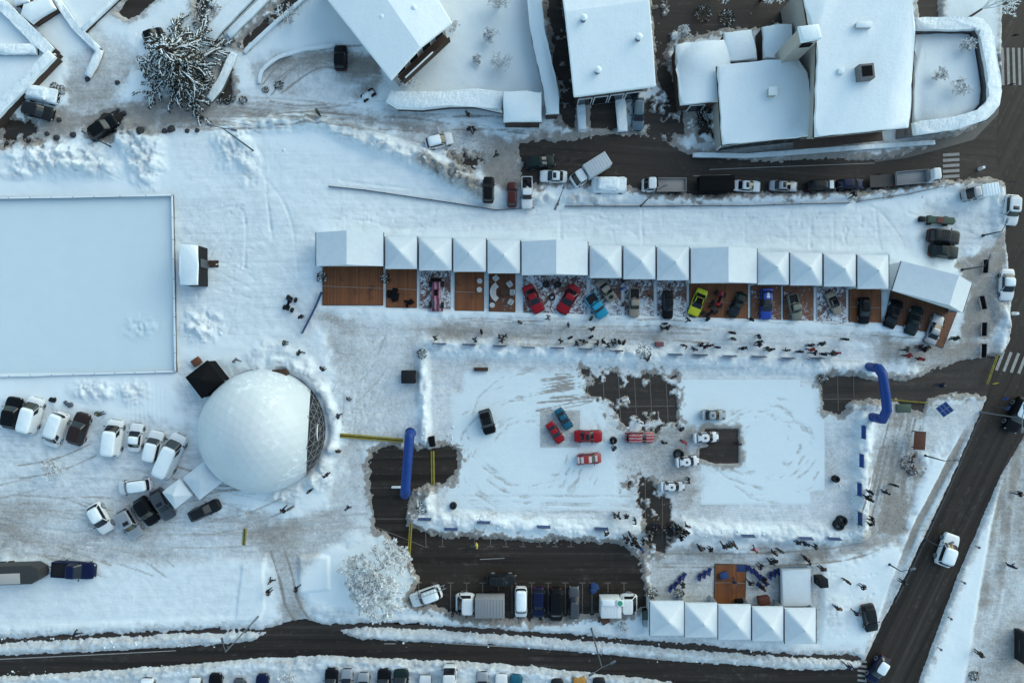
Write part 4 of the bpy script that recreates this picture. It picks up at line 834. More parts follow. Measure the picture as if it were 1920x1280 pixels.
# lounge pieces
def stool(px, py, m, label, r=.3, h=.5, cat='stool', group=None, name='stool'):
    x, y = P(px, py, h); t = empty(name, (x, y, .17), 0, label, cat, group); bm = bmesh.new(); bmesh.ops.create_cone(bm, cap_ends=True, segments=20, radius1=r, radius2=r, depth=.08, matrix=Matrix.Translation((0, 0, h))); bmesh.ops.bevel(bm, geom=bm.edges[:], offset=.02, segments=1, affect='EDGES'); obj('seat', bm, m, t)
    bm = bmesh.new(); bmesh.ops.create_cone(bm, cap_ends=True, segments=14, radius1=r*.75, radius2=r*.35, depth=h, matrix=Matrix.Translation((0, 0, h/2))); obj('base', bm, m, t)
stool(899.5, 527, M_LOUNGE, 'white round stool at the upper right of the clean deck'); stool(899, 543, M_LOUNGE, 'white round stool right of the cable on the clean deck')
x, y = P(925, 548, .4); t = empty('curved_sofa', (x+1.0, y, .16), 0, 'white curved sofa on the lounge deck', 'sofa'); bm = bmesh.new(); ribbon(bm, [(1.0*math.cos(a), .95*math.sin(a)) for a in [math.pi*.68+k*math.pi*.64/12 for k in range(13)]], .5, .05, .42, .06); obj('seat', bm, M_LOUNGE, t, 50)
bm = bmesh.new(); ribbon(bm, [(1.3*math.cos(a), 1.2*math.sin(a)) for a in [math.pi*.68+k*math.pi*.64/12 for k in range(13)]], .14, .05, .75, .04); obj('backrest', bm, M_LOUNGE, t, 50)
def armchair(px, py, rz, label):
    x, y = P(px, py, .4); t = empty('armchair', (x, y, .16), R(rz), label, 'armchair', 'white lounge armchairs on the deck'); bm = bmesh.new(); box(bm, (0, 0, .22), (.55, .5, .34), 0, .06); obj('seat', bm, M_LOUNGE, t, 50)
    bm = bmesh.new(); box(bm, (-.25, 0, .45), (.14, .56, .5), 0, .05); obj('backrest', bm, M_LOUNGE, t, 50)
    for s in (-1, 1): bm = bmesh.new(); box(bm, (0, s*.28, .35), (.5, .1, .22), 0, .04); obj('armrest', bm, M_LOUNGE, t, 50)
for a in ((930, 522, -50, 'white armchair at the lounge deck\'s upper left corner'), (955, 533, 215, 'white armchair at the lounge deck\'s upper right'), (960, 548, 180, 'white armchair facing the curved sofa'), (957, 566, 150, 'white armchair at the lounge deck\'s lower right')): armchair(*a)
stool(923, 572, M_LOUNGE, 'white stool at the lounge deck\'s lower left corner'); stool(946, 547, M_WOOD, 'dark round table amid the white lounge seats', .5, .5, 'table', name='lounge_table')
def dark_lump(name, px, py, sx, sy, h, m, label, cat, z=.16, rz=0, seed=1, group=None):
    x, y = P(px, py, h*.5); t = empty(name, (x, y, max(z, gz(x, y)*.8)), R(rz), label, cat, group); bm = bmesh.new(); rnd = random.Random(seed)
    for i in range(5): box(bm, (rnd.uniform(-.5, .5)*sx*.6, rnd.uniform(-.5, .5)*sy*.6, h*.5*rnd.uniform(.5, 1)), (sx*rnd.uniform(.3, .55), sy*rnd.uniform(.3, .55), h*rnd.uniform(.5, 1)), rnd.uniform(0, 3), .04)
    obj('body', bm, m, t); return t
dark_lump('stage_props', 737, 553, 1.6, 1.5, .35, M_BLACK, 'heap of low dark props on the second orange deck', 'props', seed=3); dark_lump('stage_props', 768, 568, 1.5, .6, .3, M_BLACK, 'dark flat roll at the front of the second deck', 'props', seed=5)

# ---------------------------------------------------------------- vehicles
def sup(t, e): return math.copysign(abs(math.cos(t))**e, math.cos(t)), math.copysign(abs(math.sin(t))**e, math.sin(t))
SPEC = {  # L, W, H, belt, nose z, tail z, cabin rear/front at belt, at roof, roof width
    'sedan':   (4.5, 1.80, 1.42, .92, .66, .86, -1.62, 1.05, -.95, .22, .74), 'hatch': (4.1, 1.76, 1.48, .95, .70, .95, -1.92, 1.05, -1.50, .30, .76),
    'suv':     (4.6, 1.88, 1.72, 1.06, .86, 1.06, -2.16, 1.05, -1.85, .42, .80), 'estate': (4.7, 1.82, 1.46, .94, .70, .94, -2.18, 1.05, -1.85, .25, .76),
    'van':     (5.2, 1.98, 2.10, 1.15, .95, 1.15, -2.54, 1.95, -2.46, 1.15, .86), 'minivan': (4.7, 1.90, 1.80, 1.05, .80, 1.05, -2.26, 1.35, -2.05, .62, .82),
    'pickup':  (5.0, 1.84, 1.74, 1.04, .88, 1.00, -.62, 1.15, -.42, .55, .78), 'classic': (4.4, 1.70, 1.40, .90, .70, .80, -1.25, .85, -.72, .22, .70),
    'coupe':   (4.4, 1.86, 1.22, .80, .58, .84, -1.55, .95, -.75, .02, .64), 'cab': (1.9, 1.95, 2.15, 1.2, .95, 1.2, -.90, .80, -.85, .25, .84)}
CARM = {}
def car_meshes(kind):
    if kind in CARM: return CARM[kind]
    L, W, Hh, belt, zn, zt, rb, fb, rt, ft, tw = SPEC[kind]; hw = W/2; out = []
    xs = [-L/2, -L/2+.08, -L/2+.3, -L/2+.8, rb+.2, -.6, 0, .5, fb, fb+.25, L/2-.45, L/2-.18, L/2-.04, L/2]
    xs = sorted(set(round(max(-L/2, min(L/2, x)), 3) for x in xs)); bm = bmesh.new(); rings = []
    for x in xs:
        e = min((x+L/2), (L/2-x)); wk = .80+.20*min(1, e/.65)**.5
        if x <= rb: z = belt+(zt-belt)*((rb-x)/max(.01, rb+L/2))
        elif x >= fb: z = belt-.03+(zn-belt)*((x-fb)/max(.01, L/2-fb))**1.4
        else: z = belt
        z -= .10*max(0, 1-e/.14); zb = .24+.10*max(0, 1-e/.5); w_ = hw*wk
        half = [(0, zb), (.82*w_, zb), (.965*w_, zb+.10), (w_, zb+.26), (.99*w_, z-.20), (.94*w_, z-.06), (.80*w_, z-.01), (.42*w_, z+.012), (0, z+.018)]
        ring = half+[(-a, b) for a, b in half[-2:0:-1]]; rings.append([bm.verts.new((x, a, b)) for a, b in ring])
    for r0, r1 in zip(rings, rings[1:]):
        for k in range(len(r0)): bm.faces.new((r0[k], r0[(k+1) % len(r0)], r1[(k+1) % len(r0)], r1[k]))
    bm.faces.new(rings[0]); bm.faces.new(rings[-1][::-1])
    NS = 48; e = 2/6.0
    def ring(t):
        a = ((fb-rb)*(1-t)+(ft-rt)*t)/2; xc = ((fb+rb)*(1-t)+(ft+rt)*t)/2; b = hw*(.93*(1-t)+tw*t); return xc, a, b, belt-.04+(Hh-.09-belt+.04)*t
    def pt(th, t, off=0.0):
        xc, a, b, z = ring(t); c_, s_ = sup(th, e); return Vector((xc+(a+off)*c_, (b+off)*s_, z))
    cr = []
    for t, ins, dz in ((0, 0, 0), (.5, 0, 0), (1, 0, 0), (1, .05, .05), (1, .14, .075), (1, .40, .09)):
        cr.append([bm.verts.new(Vector((p.x-(p.x-ring(t)[0])*ins, p.y*(1-ins), p.z+dz))) for p in (pt(2*math.pi*k/NS, t) for k in range(NS))])
    for r0, r1 in zip(cr, cr[1:]):
        for k in range(NS): bm.faces.new((r0[k], r0[(k+1) % NS], r1[(k+1) % NS], r1[k]))
    bm.faces.new(cr[-1])
    if kind == 'pickup':
        x0, x1 = -L/2+.12, rb-.08; box(bm, ((x0+x1)/2, 0, belt-.02), (x1-x0, W*.84, .06), 0, 0, 1)
        for s in (-1, 1): box(bm, ((x0+x1)/2, s*W*.44, belt+.04), (x1-x0+.1, .1, .16), 0, .03)
        box(bm, (x0-.02, 0, belt+.04), (.1, W*.9, .16), 0, .03)
    if kind not in ('cab',):
        for s in (-1, 1):
            for wx in (L*.30, -L*.29): # dark wheel openings
                bmesh.ops.create_cone(bm, cap_ends=True, segments=20, radius1=.40, radius2=.40, depth=.02, matrix=Matrix.Translation((wx, s*(hw-.002), .36))@Matrix.Rotation(R(90), 4, 'X'))
                bm.faces.ensure_lookup_table()
                for f in bm.faces[-22:]: f.material_index = 1
    out.append(('body', mesh_of(bm, kind+'_body', [mat('car_black', (.01, .01, .011), .3, coat=.2), M_DARK], 28), 0))
    def patch(name, th0, th1, t0, t1, m=None):
        bm = bmesh.new(); n1, n2 = 10, 3; g = [[bm.verts.new(pt(th0+(th1-th0)*i/n1, t0+(t1-t0)*j/n2, .009)) for j in range(n2+1)] for i in range(n1+1)]
        for i in range(n1):
            for j in range(n2): bm.faces.new((g[i][j], g[i+1][j], g[i+1][j+1], g[i][j+1]))
        out.append((name, mesh_of(bm, kind+'_'+name, m or M_GLASS, 80), None))
    patch('windscreen', R(-50), R(50), .06, .97)
    side0 = 62 if kind not in ('van',) else 58; side1 = {'van': 84, 'cab': 105}.get(kind, 121)
    for s in (1, -1): patch('side_window', s*R(side0), s*R(side1), .14, .90)
    if kind not in ('cab',): patch('rear_window', R(132), R(228), .10, .92 if kind in ('sedan', 'coupe', 'classic') else .85)
    zl = belt-.32
    for s in (1, -1):
        if kind != 'cab':
            bm = bmesh.new(); box(bm, (-L/2+.05, s*hw*.66, zl+.05), (.16, .30, .20), s*.18, .04); out.append(('taillight', mesh_of(bm, kind+'_tl', M_RED), None))
        bm = bmesh.new(); box(bm, (L/2-.10, s*hw*.66, zn-.18), (.22, .34, .14), -s*.28, .05); out.append(('headlight', mesh_of(bm, kind+'_hl', M_CHROME), None))
        bm = bmesh.new(); box(bm, (fb-.28, s*(hw+.06), belt+.06), (.12, .22, .15), s*.2, .04); out.append(('mirror', mesh_of(bm, kind+'_mirror', M_DARK), 'paint' if False else None))
    for s in (1, -1):
        for wx in ((L*.30, -L*.29) if kind != 'cab' else (.1,)):
            bm = bmesh.new(); bmesh.ops.create_cone(bm, cap_ends=True, segments=22, radius1=.335, radius2=.335, depth=.22, matrix=Matrix.Translation((wx, s*(hw-.085), .335))@Matrix.Rotation(R(90), 4, 'X'))
            bmesh.ops.create_cone(bm, cap_ends=True, segments=16, radius1=.21, radius2=.21, depth=.25, matrix=Matrix.Translation((wx, s*(hw-.085), .335))@Matrix.Rotation(R(90), 4, 'X'))
            bm.faces.ensure_lookup_table()
            for f in bm.faces[24:]: f.material_index = 1
            out.append(('wheel', mesh_of(bm, kind+'_wheel', [M_TYRE, M_ALU]), None))
    bm = bmesh.new(); box(bm, (L/2-.03, 0, .45), (.10, W*.62, .16), 0, .03); out.append(('grille', mesh_of(bm, kind+'_grille', M_DARK), None))
    # snow that can lie on the roof / bonnet
    bm = bmesh.new(); xc, a, b, z = ring(1); rnd = random.Random(len(kind)); vs = []
    for (k_, dz) in ((.96, -.01), (.93, .06), (.80, .09)):
        vs.append([bm.verts.new((xc+a*k_*sup(2*math.pi*k/NS, e)[0], b*k_*sup(2*math.pi*k/NS, e)[1], z+.09+dz-.05*(k_ > .9))) for k in range(NS)])
    for r0, r1 in zip(vs, vs[1:]):
        for k in range(NS): bm.faces.new((r0[k], r0[(k+1) % NS], r1[(k+1) % NS], r1[k]))
    bm.faces.new(vs[-1]); sn = mesh_of(bm, kind+'_roof_snow', M_CAP, 60)
    bm = bmesh.new(); x0, x1 = fb+.12, L/2-.35; box(bm, ((x0+x1)/2, 0, (belt+zn)/2+.02), (x1-x0, W*.74, .12), 0, .05, 0, Matrix.Rotation(math.atan2(belt-zn, L/2-fb)*.8, 4, 'Y')); bs = mesh_of(bm, kind+'_hood_snow', M_CAP, 60)
    CARM[kind] = (out, sn, bs); return CARM[kind]
def paint(name, col, rough=.32, metal=0.0):
    return mat('paint_'+name, col, rough, metal, coat=.25, var=.10, scale=1.3, spec=.2)
BLACKP = mat('paint_black', (.006, .006, .007), .35, coat=.12, spec=.12); WHITEP = paint('white', (.70, .71, .72)); SILVER = paint('silver', (.36, .37, .39), .35, .4); GREYP = paint('grey', (.075, .08, .09), .35, .2)
DGREY = mat('paint_dark_grey', (.016, .017, .019), .4, coat=.15, spec=.15); REDP = paint('red', (.30, .008, .014)); NAVY = mat('paint_navy', (.006, .010, .042), .4, coat=.15, spec=.15); DGREEN = mat('paint_dark_green', (.009, .020, .019), .4, coat=.15, spec=.15); BROWNP = paint('dark_brown', (.028, .016, .014))
CYAN = paint('turquoise', (.02, .27, .42)); BEIGE = paint('beige', (.28, .24, .19)); YEL = paint('yellow', (.62, .60, .03)); BLUEP = paint('racing_blue', (.012, .045, .36)); TEAL = paint('teal', (.012, .10, .16)); SAGE = paint('grey_green', (.20, .20, .16)); ORANGE = paint('orange', (.42, .20, .04)); BGREY = paint('blue_grey', (.11, .16, .20), .3, .2); MAROON = paint('maroon', (.07, .014, .012))
def livery(name, base, c2, mode):
    m = bpy.data.materials.new('livery_'+name); n = N(m); sp = n.t.nodes.new('ShaderNodeSeparateXYZ'); n.L(n.tc.outputs['Object'], sp.inputs[0]); x, y, z = sp.outputs
    if mode == 'blocks':     # roof square, bonnet flashes and a side flash
        w1 = n.math('GREATER_THAN', n.math('SINE', n.math('MULTIPLY', x, 4.2)), .45); k = n.math('MULTIPLY', w1, n.math('GREATER_THAN', n.math('ABSOLUTE', y), .42)); r = n.math('LESS_THAN', n.math('ADD', n.math('POWER', n.math('ADD', x, .35), 2), n.math('POWER', y, 2)), .05); f = n.math('MAXIMUM', k, r)
    elif mode == 'stripes':
        f = n.math('GREATER_THAN', n.math('SINE', n.math('ADD', n.math('MULTIPLY', y, 13), n.math('MULTIPLY', n.noise(1.4, 3), 5))), .25)
    elif mode == 'pale_top':
        f = n.math('MULTIPLY', n.math('LESS_THAN', n.math('ABSOLUTE', y), .50), n.math('GREATER_THAN', n.math('SINE', n.math('MULTIPLY', x, 2.6)), -.45))
    else:                    # centre panel
        f = n.math('LESS_THAN', n.math('ABSOLUTE', n.math('ADD', x, .15)), .48)
    n.out(n.mix(f, base, c2), .35); n.b.inputs['Coat Weight'].default_value = .4; return m
LIV_W = livery('white_dark', (.68, .68, .70), (.05, .045, .06), 'blocks'); LIV_R = livery('red_white', (.30, .015, .02), (.42, .26, .26), 'stripes'); LIV_WR = livery('white_red', (.30, .025, .025), (.58, .46, .44), 'pale_top'); LIV_B = livery('blue_white', (.012, .05, .34), (.012, .012, .016), 'panel'); LIV_S = livery('silver_dark', (.30, .33, .35), (.05, .06, .07), 'blocks')
def extra(parent, name, m, boxes, bevel=.02):
    bm = bmesh.new()
    for c_, s_ in boxes: box(bm, c_, s_, 0, bevel)
    return obj(name, bm, m, parent)
def car(kind, px, py, ang, lpx, wpx, pm, label, cat='car', snow='', group=None, z=None, name=None, extras=''):
    L, W = SPEC[kind][0], SPEC[kind][1]; hh = SPEC[kind][2]; zz = hh*.55; x, y = P(px, py, zz); k = S*(1-zz/H)
    g = z if z is not None else max(0, gz(x, y)-.03)
    sx, sy = lpx*k/L, wpx*k/W*.97
    t = empty(name or ('parked_'+{'suv': 'off_roader', 'cab': 'truck'}.get(kind, kind) if cat != 'racing car' else 'racing_car'), (x, y, g), R(ang), label, cat, group, (sx, sy, min(1.05, max(.82, (sx+sy)/2))))
    out, sn, bs = car_meshes(kind)
    for n_, me, slot in out: link(n_, me, t, [pm, M_DARK] if slot == 0 else None)
    if 'r' in snow: link('roof_snow', sn, t)
    if 'h' in snow: link('bonnet_snow', bs, t)
    h0 = SPEC[kind][2]
    if 's' in extras: extra(t, 'sunroof', M_GLASS, [((-.15, 0, h0+.008), (.55, .8, .03))])
    if 'b' in extras: extra(t, 'roof_rail', M_POLE, [((-.7, s*.62, h0+.03), (1.8, .05, .06)) for s in (-1, 1)]); 
    if 'x' in extras: extra(t, 'roof_rack', M_POLE, [((-.7+i*.35, 0, h0+.06), (.05, 1.2, .04)) for i in range(5)]+[((-.0-.0*s, s*.6, h0+.06), (1.9, .05, .06)) for s in (-1, 1)])
    if 'w' in extras: extra(t, 'rear_wing', pm, [((-L/2+.15, 0, h0-.12), (.32, W*.86, .04))])
    if 't' in extras: extra(t, 'cargo', M_DARK, [((-1.6, .2, 1.2), (.7, .5, .35)), ((-1.0, -.3, 1.15), (.5, .5, .25)), ((-2.0, -.4, 1.12), (.4, .6, .25))], .05)
    if 'y' in extras:
        bm = bmesh.new(); bmesh.ops.create_cone(bm, cap_ends=True, segments=20, radius1=.33, radius2=.33, depth=.2, matrix=Matrix.Translation((1.5, 0, SPEC[kind][3]+.08))); obj('spare_wheel', bm, M_TYRE, t)
    if 'o' in extras: extra(t, 'open_cockpit', M_BLACK, [((-.25, 0, h0-.02), (.95, 1.0, .06))], .03)
    if 'f' in extras: extra(t, 'white_flash', WHITEP, [((-1.15, 0, h0+.0), (.75, .30, .05)), ((-1.0, 0, h0+.02), (.3, .5, .04))])
    if 'd' in extras: extra(t, 'open_door', pm, [((.35, SPEC[kind][1]/2+.45, .8), (.08, .95, .8))], .03)
    return t
GP = 'cars parked in the lower left snow field'; GB = 'cars in the lower car park'; GU = 'vehicles along the upper road'; GS = 'show cars on the tent decks'; GA = 'cars displayed in the arena'; GC = 'cars parked along the photo\'s bottom edge'
for a in (
 ('suv', 21, 774, 80, 59, 31, BLACKP, 'black off-roader at the far left of the upper parking line', 'car', '', GP), ('van', 55, 779, 75, 68, 31, WHITEP, 'white van beside the black off-roader at far left', 'van', 'r', GP),
 ('van', 101, 806, 250, 66, 30, WHITEP, 'white van with its windscreen facing down, by the dark brown car', 'van', 'r', GP), ('suv', 146, 804, 73, 61, 30, BROWNP, 'dark brown car right of a white van in the left field', 'car', '', GP),
 ('van', 209, 822, 84, 68, 31, WHITEP, 'white van left of the small white saloon', 'van', 'r', GP), ('sedan', 253, 820, 84, 54, 26, WHITEP, 'small white saloon with brownish windscreen between white vans', 'car', 'r', GP),
 ('minivan', 286, 838, 77, 61, 29, WHITEP, 'white people carrier left of the longest van', 'van', 'r', GP), ('van', 318, 855, 66, 86, 33, WHITEP, 'longest white van, right end of the upper parking line', 'van', 'r', GP),
 ('minivan', 250, 912, 188, 63, 26, WHITEP, 'white van parked crosswise above the dark cars', 'van', 'r', GP), ('hatch', 186, 972, 300, 60, 29, WHITEP, 'white car at the left of the lower parking group', 'car', 'r', GP),
 ('suv', 241, 981, 300, 61, 28, SILVER, 'silver car right of the lone white car', 'car', '', GP, None, None, 's'), ('suv', 272, 959, 302, 56, 28, BLACKP, 'black car wedged between two grey cars', 'car', '', GP), ('estate', 303, 946, 298, 62, 28, GREYP, 'grey car left of the small white gazebo', 'car', '', GP, None, None, 's'),
 ('estate', 383, 957, 25, 62, 24, DGREY, 'dark grey car angled below the dome', 'car', '', GP), ('pickup', 138, 1068, -4, 79, 32, NAVY, 'dark blue pickup towing the enclosed trailer', 'pickup', '', None),
 ('suv', 70, 208, -14, 58, 27, DGREY, 'dark off-roader under the broad parapet at upper left', 'car', '', None), ('suv', 190, 238, 36, 58, 28, BLACKP, 'black car on dark ground by the short lamp post, upper left', 'car', '', None), ('hatch', 287, 66, 22, 38, 21, BLACKP, 'black car half hidden behind the big snow-laden tree', 'car', '', None),
 ('suv', 637, 106, 90, 47, 25, BLACKP, 'black car parked in the villa bay', 'car', '', None), ('hatch', 823, 263, 14, 53, 25, WHITEP, 'white car with an open door on the brown lane', 'car', 'r', None, None, None, 'd'),
 ('estate', 1013, 302, 8, 55, 25, DGREEN, 'dark green car at the left end of the upper road', 'car', '', GU), ('sedan', 1038, 330, 178, 51, 24, WHITEP, 'white car below the dark green car', 'car', '', GU, None, None, 's'),
 ('suv', 916, 357, 88, 49, 22, BLACKP, 'black car nosed up beside the dirty snow heap', 'car', '', GU), ('suv', 960, 364, 90, 46, 20, MAROON, 'red-brown car between the black car and white pickup', 'car', '', GU), ('pickup', 988, 361, 270, 60, 22, WHITEP, 'white pickup with loose cargo in its bed', 'pickup', '', GU, None, None, 't'),
 ('sedan', 1402, 348, -3, 51, 22, WHITEP, 'white car with dark glass roof behind the black tarpaulin trailer', 'car', '', GU, None, None, 's'), ('sedan', 1471, 348, -3, 53, 21, SILVER, 'pale silver car with dark glass roof, second saloon on the roadside', 'car', '', GU, None, None, 's'),
 ('suv', 1543, 346, 2, 52, 21, DGREY, 'dark car with a white patch on its bonnet by the roadside', 'car', 'h', GU), ('hatch', 1596, 344, 1, 50, 20, NAVY, 'dark blue car at the right end of the roadside line', 'car', '', GU),
 ('suv', 1900, 393, 266, 57, 28, WHITEP, 'white off-roader on the right road above the crossing trucks', 'car', '', None, None, None, 's'), ('sedan', 1890, 534, 268, 60, 27, WHITEP, 'white car on the right road beside the black barriers', 'car', 'r', None),
 ('suv', 1772, 443, -6, 60, 28, DGREY, 'dark off-roader with roof rack, upper of the pair above the askew marquee', 'car', '', None, None, None, 'x'), ('sedan', 1771, 471, -6, 55, 26, DGREEN, 'dark car, lower of the pair above the askew marquee', 'car', '', None),
 ('suv', 1912, 778, 245, 66, 30, BLACKP, 'black car with white roof entering at the right edge', 'car', 'r', None), ('suv', 1780, 1032, 70, 62, 31, WHITEP, 'white off-roader driving up the diagonal road', 'car', 'r', None), ('hatch', 1649, 1257, 238, 55, 25, NAVY, 'dark blue car with white roof at the bottom of the diagonal road', 'car', 'r', None),
 ('estate', 1631, 1158, 281, 52, 26, DGREY, 'dark car parked alone beside the diagonal road', 'car', '', None), ('hatch', 1197, 213, 268, 61, 24, BGREY, 'blue-grey car on the chalet forecourt', 'car', '', None),
 ('coupe', 1000, 560, 297, 56, 25, REDP, 'red coupe, left of the two red cars on the snowy deck', 'car', '', GS), ('coupe', 1066, 561, 240, 58, 26, REDP, 'red coupe, right of the two red cars on the snowy deck', 'car', '', GS), ('pickup', 1119, 573, 306, 51, 25, CYAN, 'turquoise pickup on the snowy deck', 'pickup', '', GS),
 ('classic', 1137, 544, 306, 46, 22, BEIGE, 'beige old car with spare wheel on its nose behind the turquoise pickup', 'car', '', GS, None, None, 'y'), ('pickup', 1190, 567, 270, 55, 20, BEIGE, 'beige pickup on a patchy snowy deck', 'pickup', '', GS), ('suv', 1253, 571, 270, 53, 21, BLACKP, 'lone black off-roader on a snowy deck', 'car', '', GS, None, None, 'x'),
 ('coupe', 1309, 567, 248, 53, 24, YEL, 'yellow sports car with black open cockpit', 'car', '', GS, None, None, 'o'), ('coupe', 1383, 571, 62, 50, 21, DGREEN, 'dark green sports car right of the yellow one', 'car', '', GS), ('hatch', 1438, 570, 270, 57, 23, LIV_B, 'blue racing car with black middle and small white flash', 'racing car', '', GS, None, None, 'wf'),
 ('pickup', 1492, 575, 284, 50, 20, SAGE, 'grey-green pickup with pale roof', 'pickup', '', GS), ('classic', 1565, 568, 294, 45, 19, BEIGE, 'beige convertible with black soft top', 'car', '', GS, None, None, 'o'), ('estate', 1622, 582, 270, 50, 22, BLACKP, 'black car on the brown-orange deck left of the askew marquee', 'car', '', GS),
 ('coupe', 1676, 588, 70, 55, 24, BLACKP, 'black coupe, left of three at the askew marquee', 'car', '', GS), ('coupe', 1715, 601, 71, 55, 24, DGREEN, 'dark green coupe, middle of three at the askew marquee', 'car', '', GS), ('coupe', 1754, 617, 70, 58, 24, SILVER, 'silver car, right of three at the askew marquee', 'car', '', GS),
 ('suv', 913, 791, 286, 47, 25, BLACKP, 'black off-roader alone on the left half of the arena', 'car', '', GA, None, None, 'x'), ('coupe', 1057, 785, 302, 43, 19, TEAL, 'teal coupe on the grey square in the arena', 'car', '', GA), ('coupe', 1041, 811, 303, 43, 19, REDP, 'small red coupe angled beside the teal coupe', 'car', '', GA),
 ('classic', 1103, 818, 0, 52, 24, REDP, 'large red car right of the grey square', 'car', '', GA, None, None, 's'), ('hatch', 1105, 860, 4, 45, 21, LIV_WR, 'pale rally car with red trim below the large red car', 'racing car', '', GA, None, None, 'w'), ('estate', 1200, 820, 0, 55, 22, LIV_R, 'red rally car with white streaks in the arena\'s centre', 'racing car', '', GA),
 ('sedan', 1338, 778, 0, 46, 20, LIV_S, 'silver and black rally car at the top of the right snow panel', 'racing car', '', GA, None, None, 'w'), ('hatch', 1325, 820, 3, 48, 20, LIV_W, 'white rally car in front of the bare dark square', 'racing car', '', GA, None, None, 'w'),
 ('hatch', 1290, 865, 5, 44, 20, LIV_W, 'white rally car below and left of the dark square', 'racing car', '', GA, None, None, 'w'), ('hatch', 1262, 912, 0, 46, 19, LIV_W, 'lowest white rally car near the arena\'s lower opening', 'racing car', '', GA, None, None, 'w'),
 ('suv', 798, 1119, 200, 60, 28, WHITEP, 'white off-roader with ladder slanting beside the frosted tree', 'car', 'r', GB), ('van', 977, 1131, 270, 56, 24, WHITEP, 'white van in the lower car park beside the grey box truck', 'van', 'r', GB), ('suv', 1010, 1131, 270, 56, 23, NAVY, 'blue-black car right of the white van in the lower park', 'car', '', GB),
 ('van', 1043, 1136, 270, 63, 25, BLACKP, 'black van, longest dark vehicle of the lower park', 'van', '', GB), ('estate', 1077, 1131, 90, 60, 21, GREYP, 'dark grey estate left of the camper', 'car', '', GB), ('suv', 940, 1088, 0, 55, 21, DGREY, 'dark off-roader with roof rack parked lengthwise above the vans', 'car', '', GB, None, None, 'x'),
 ('suv', 620, 1285, 90, 60, 25, BLACKP, 'black off-roader cut by the bottom edge', 'car', '', GC), ('sedan', 650, 1284, 90, 58, 23, SILVER, 'silver car right of the black off-roader at the bottom edge', 'car', '', GC), ('hatch', 681, 1290, 90, 56, 24, SILVER, 'grey-silver hatchback two cars right of the black off-roader', 'car', 'r', GC),
 ('suv', 719, 1286, 90, 60, 26, BLACKP, 'black car with glass roof at the bottom edge', 'car', '', GC, None, None, 's'), ('minivan', 751, 1287, 90, 62, 29, DGREEN, 'dark grey-green people carrier at the bottom edge', 'car', '', GC), ('hatch', 797, 1295, 90, 56, 24, WHITEP, 'white hatchback left of the box van at the bottom edge', 'car', '', GC),
 ('sedan', 905, 1288, 90, 56, 24, SILVER, 'silver car right of the box van at the bottom edge', 'car', 'r', GC, None, None, 's'), ('suv', 940, 1293, 90, 56, 24, WHITEP, 'white car two places right of the box van, bottom edge', 'car', 'r', GC), ('hatch', 968, 1292, 90, 54, 24, TEAL, 'teal car at the bottom edge', 'car', '', GC), ('sedan', 1045, 1302, 90, 56, 24, DGREY, 'dark car left of the orange car at the bottom edge', 'car', '', GC),
 ('hatch', 1087, 1297, 90, 54, 26, ORANGE, 'orange car at the bottom edge', 'car', '', GC), ('sedan', 1124, 1300, 90, 56, 24, DGREY, 'dark car right of the orange car at the bottom edge', 'car', '', GC), ('suv', 490, 1294, 90, 56, 24, NAVY, 'dark blue car at the bottom edge left of the low shrub', 'car', '', GC), ('suv', 402, 1292, 90, 56, 25, BLACKP, 'black car at the bottom edge, leftmost dark car', 'car', '', GC),
 ('hatch', 364, 1298, 90, 54, 23, WHITEP, 'white car left of the leftmost black car, bottom edge', 'car', 'r', GC), ('hatch', 447, 1301, 90, 54, 23, GREYP, 'grey car right of the leftmost black car, bottom edge', 'car', '', GC), ('sedan', 274, 1299, 90, 54, 26, WHITEP, 'snow-covered white car at the bottom edge below the left road', 'car', 'rh', GC)):
    car(*a[:8], **dict(zip(('cat', 'snow', 'group', 'z', 'name', 'extras'), a[8:])))
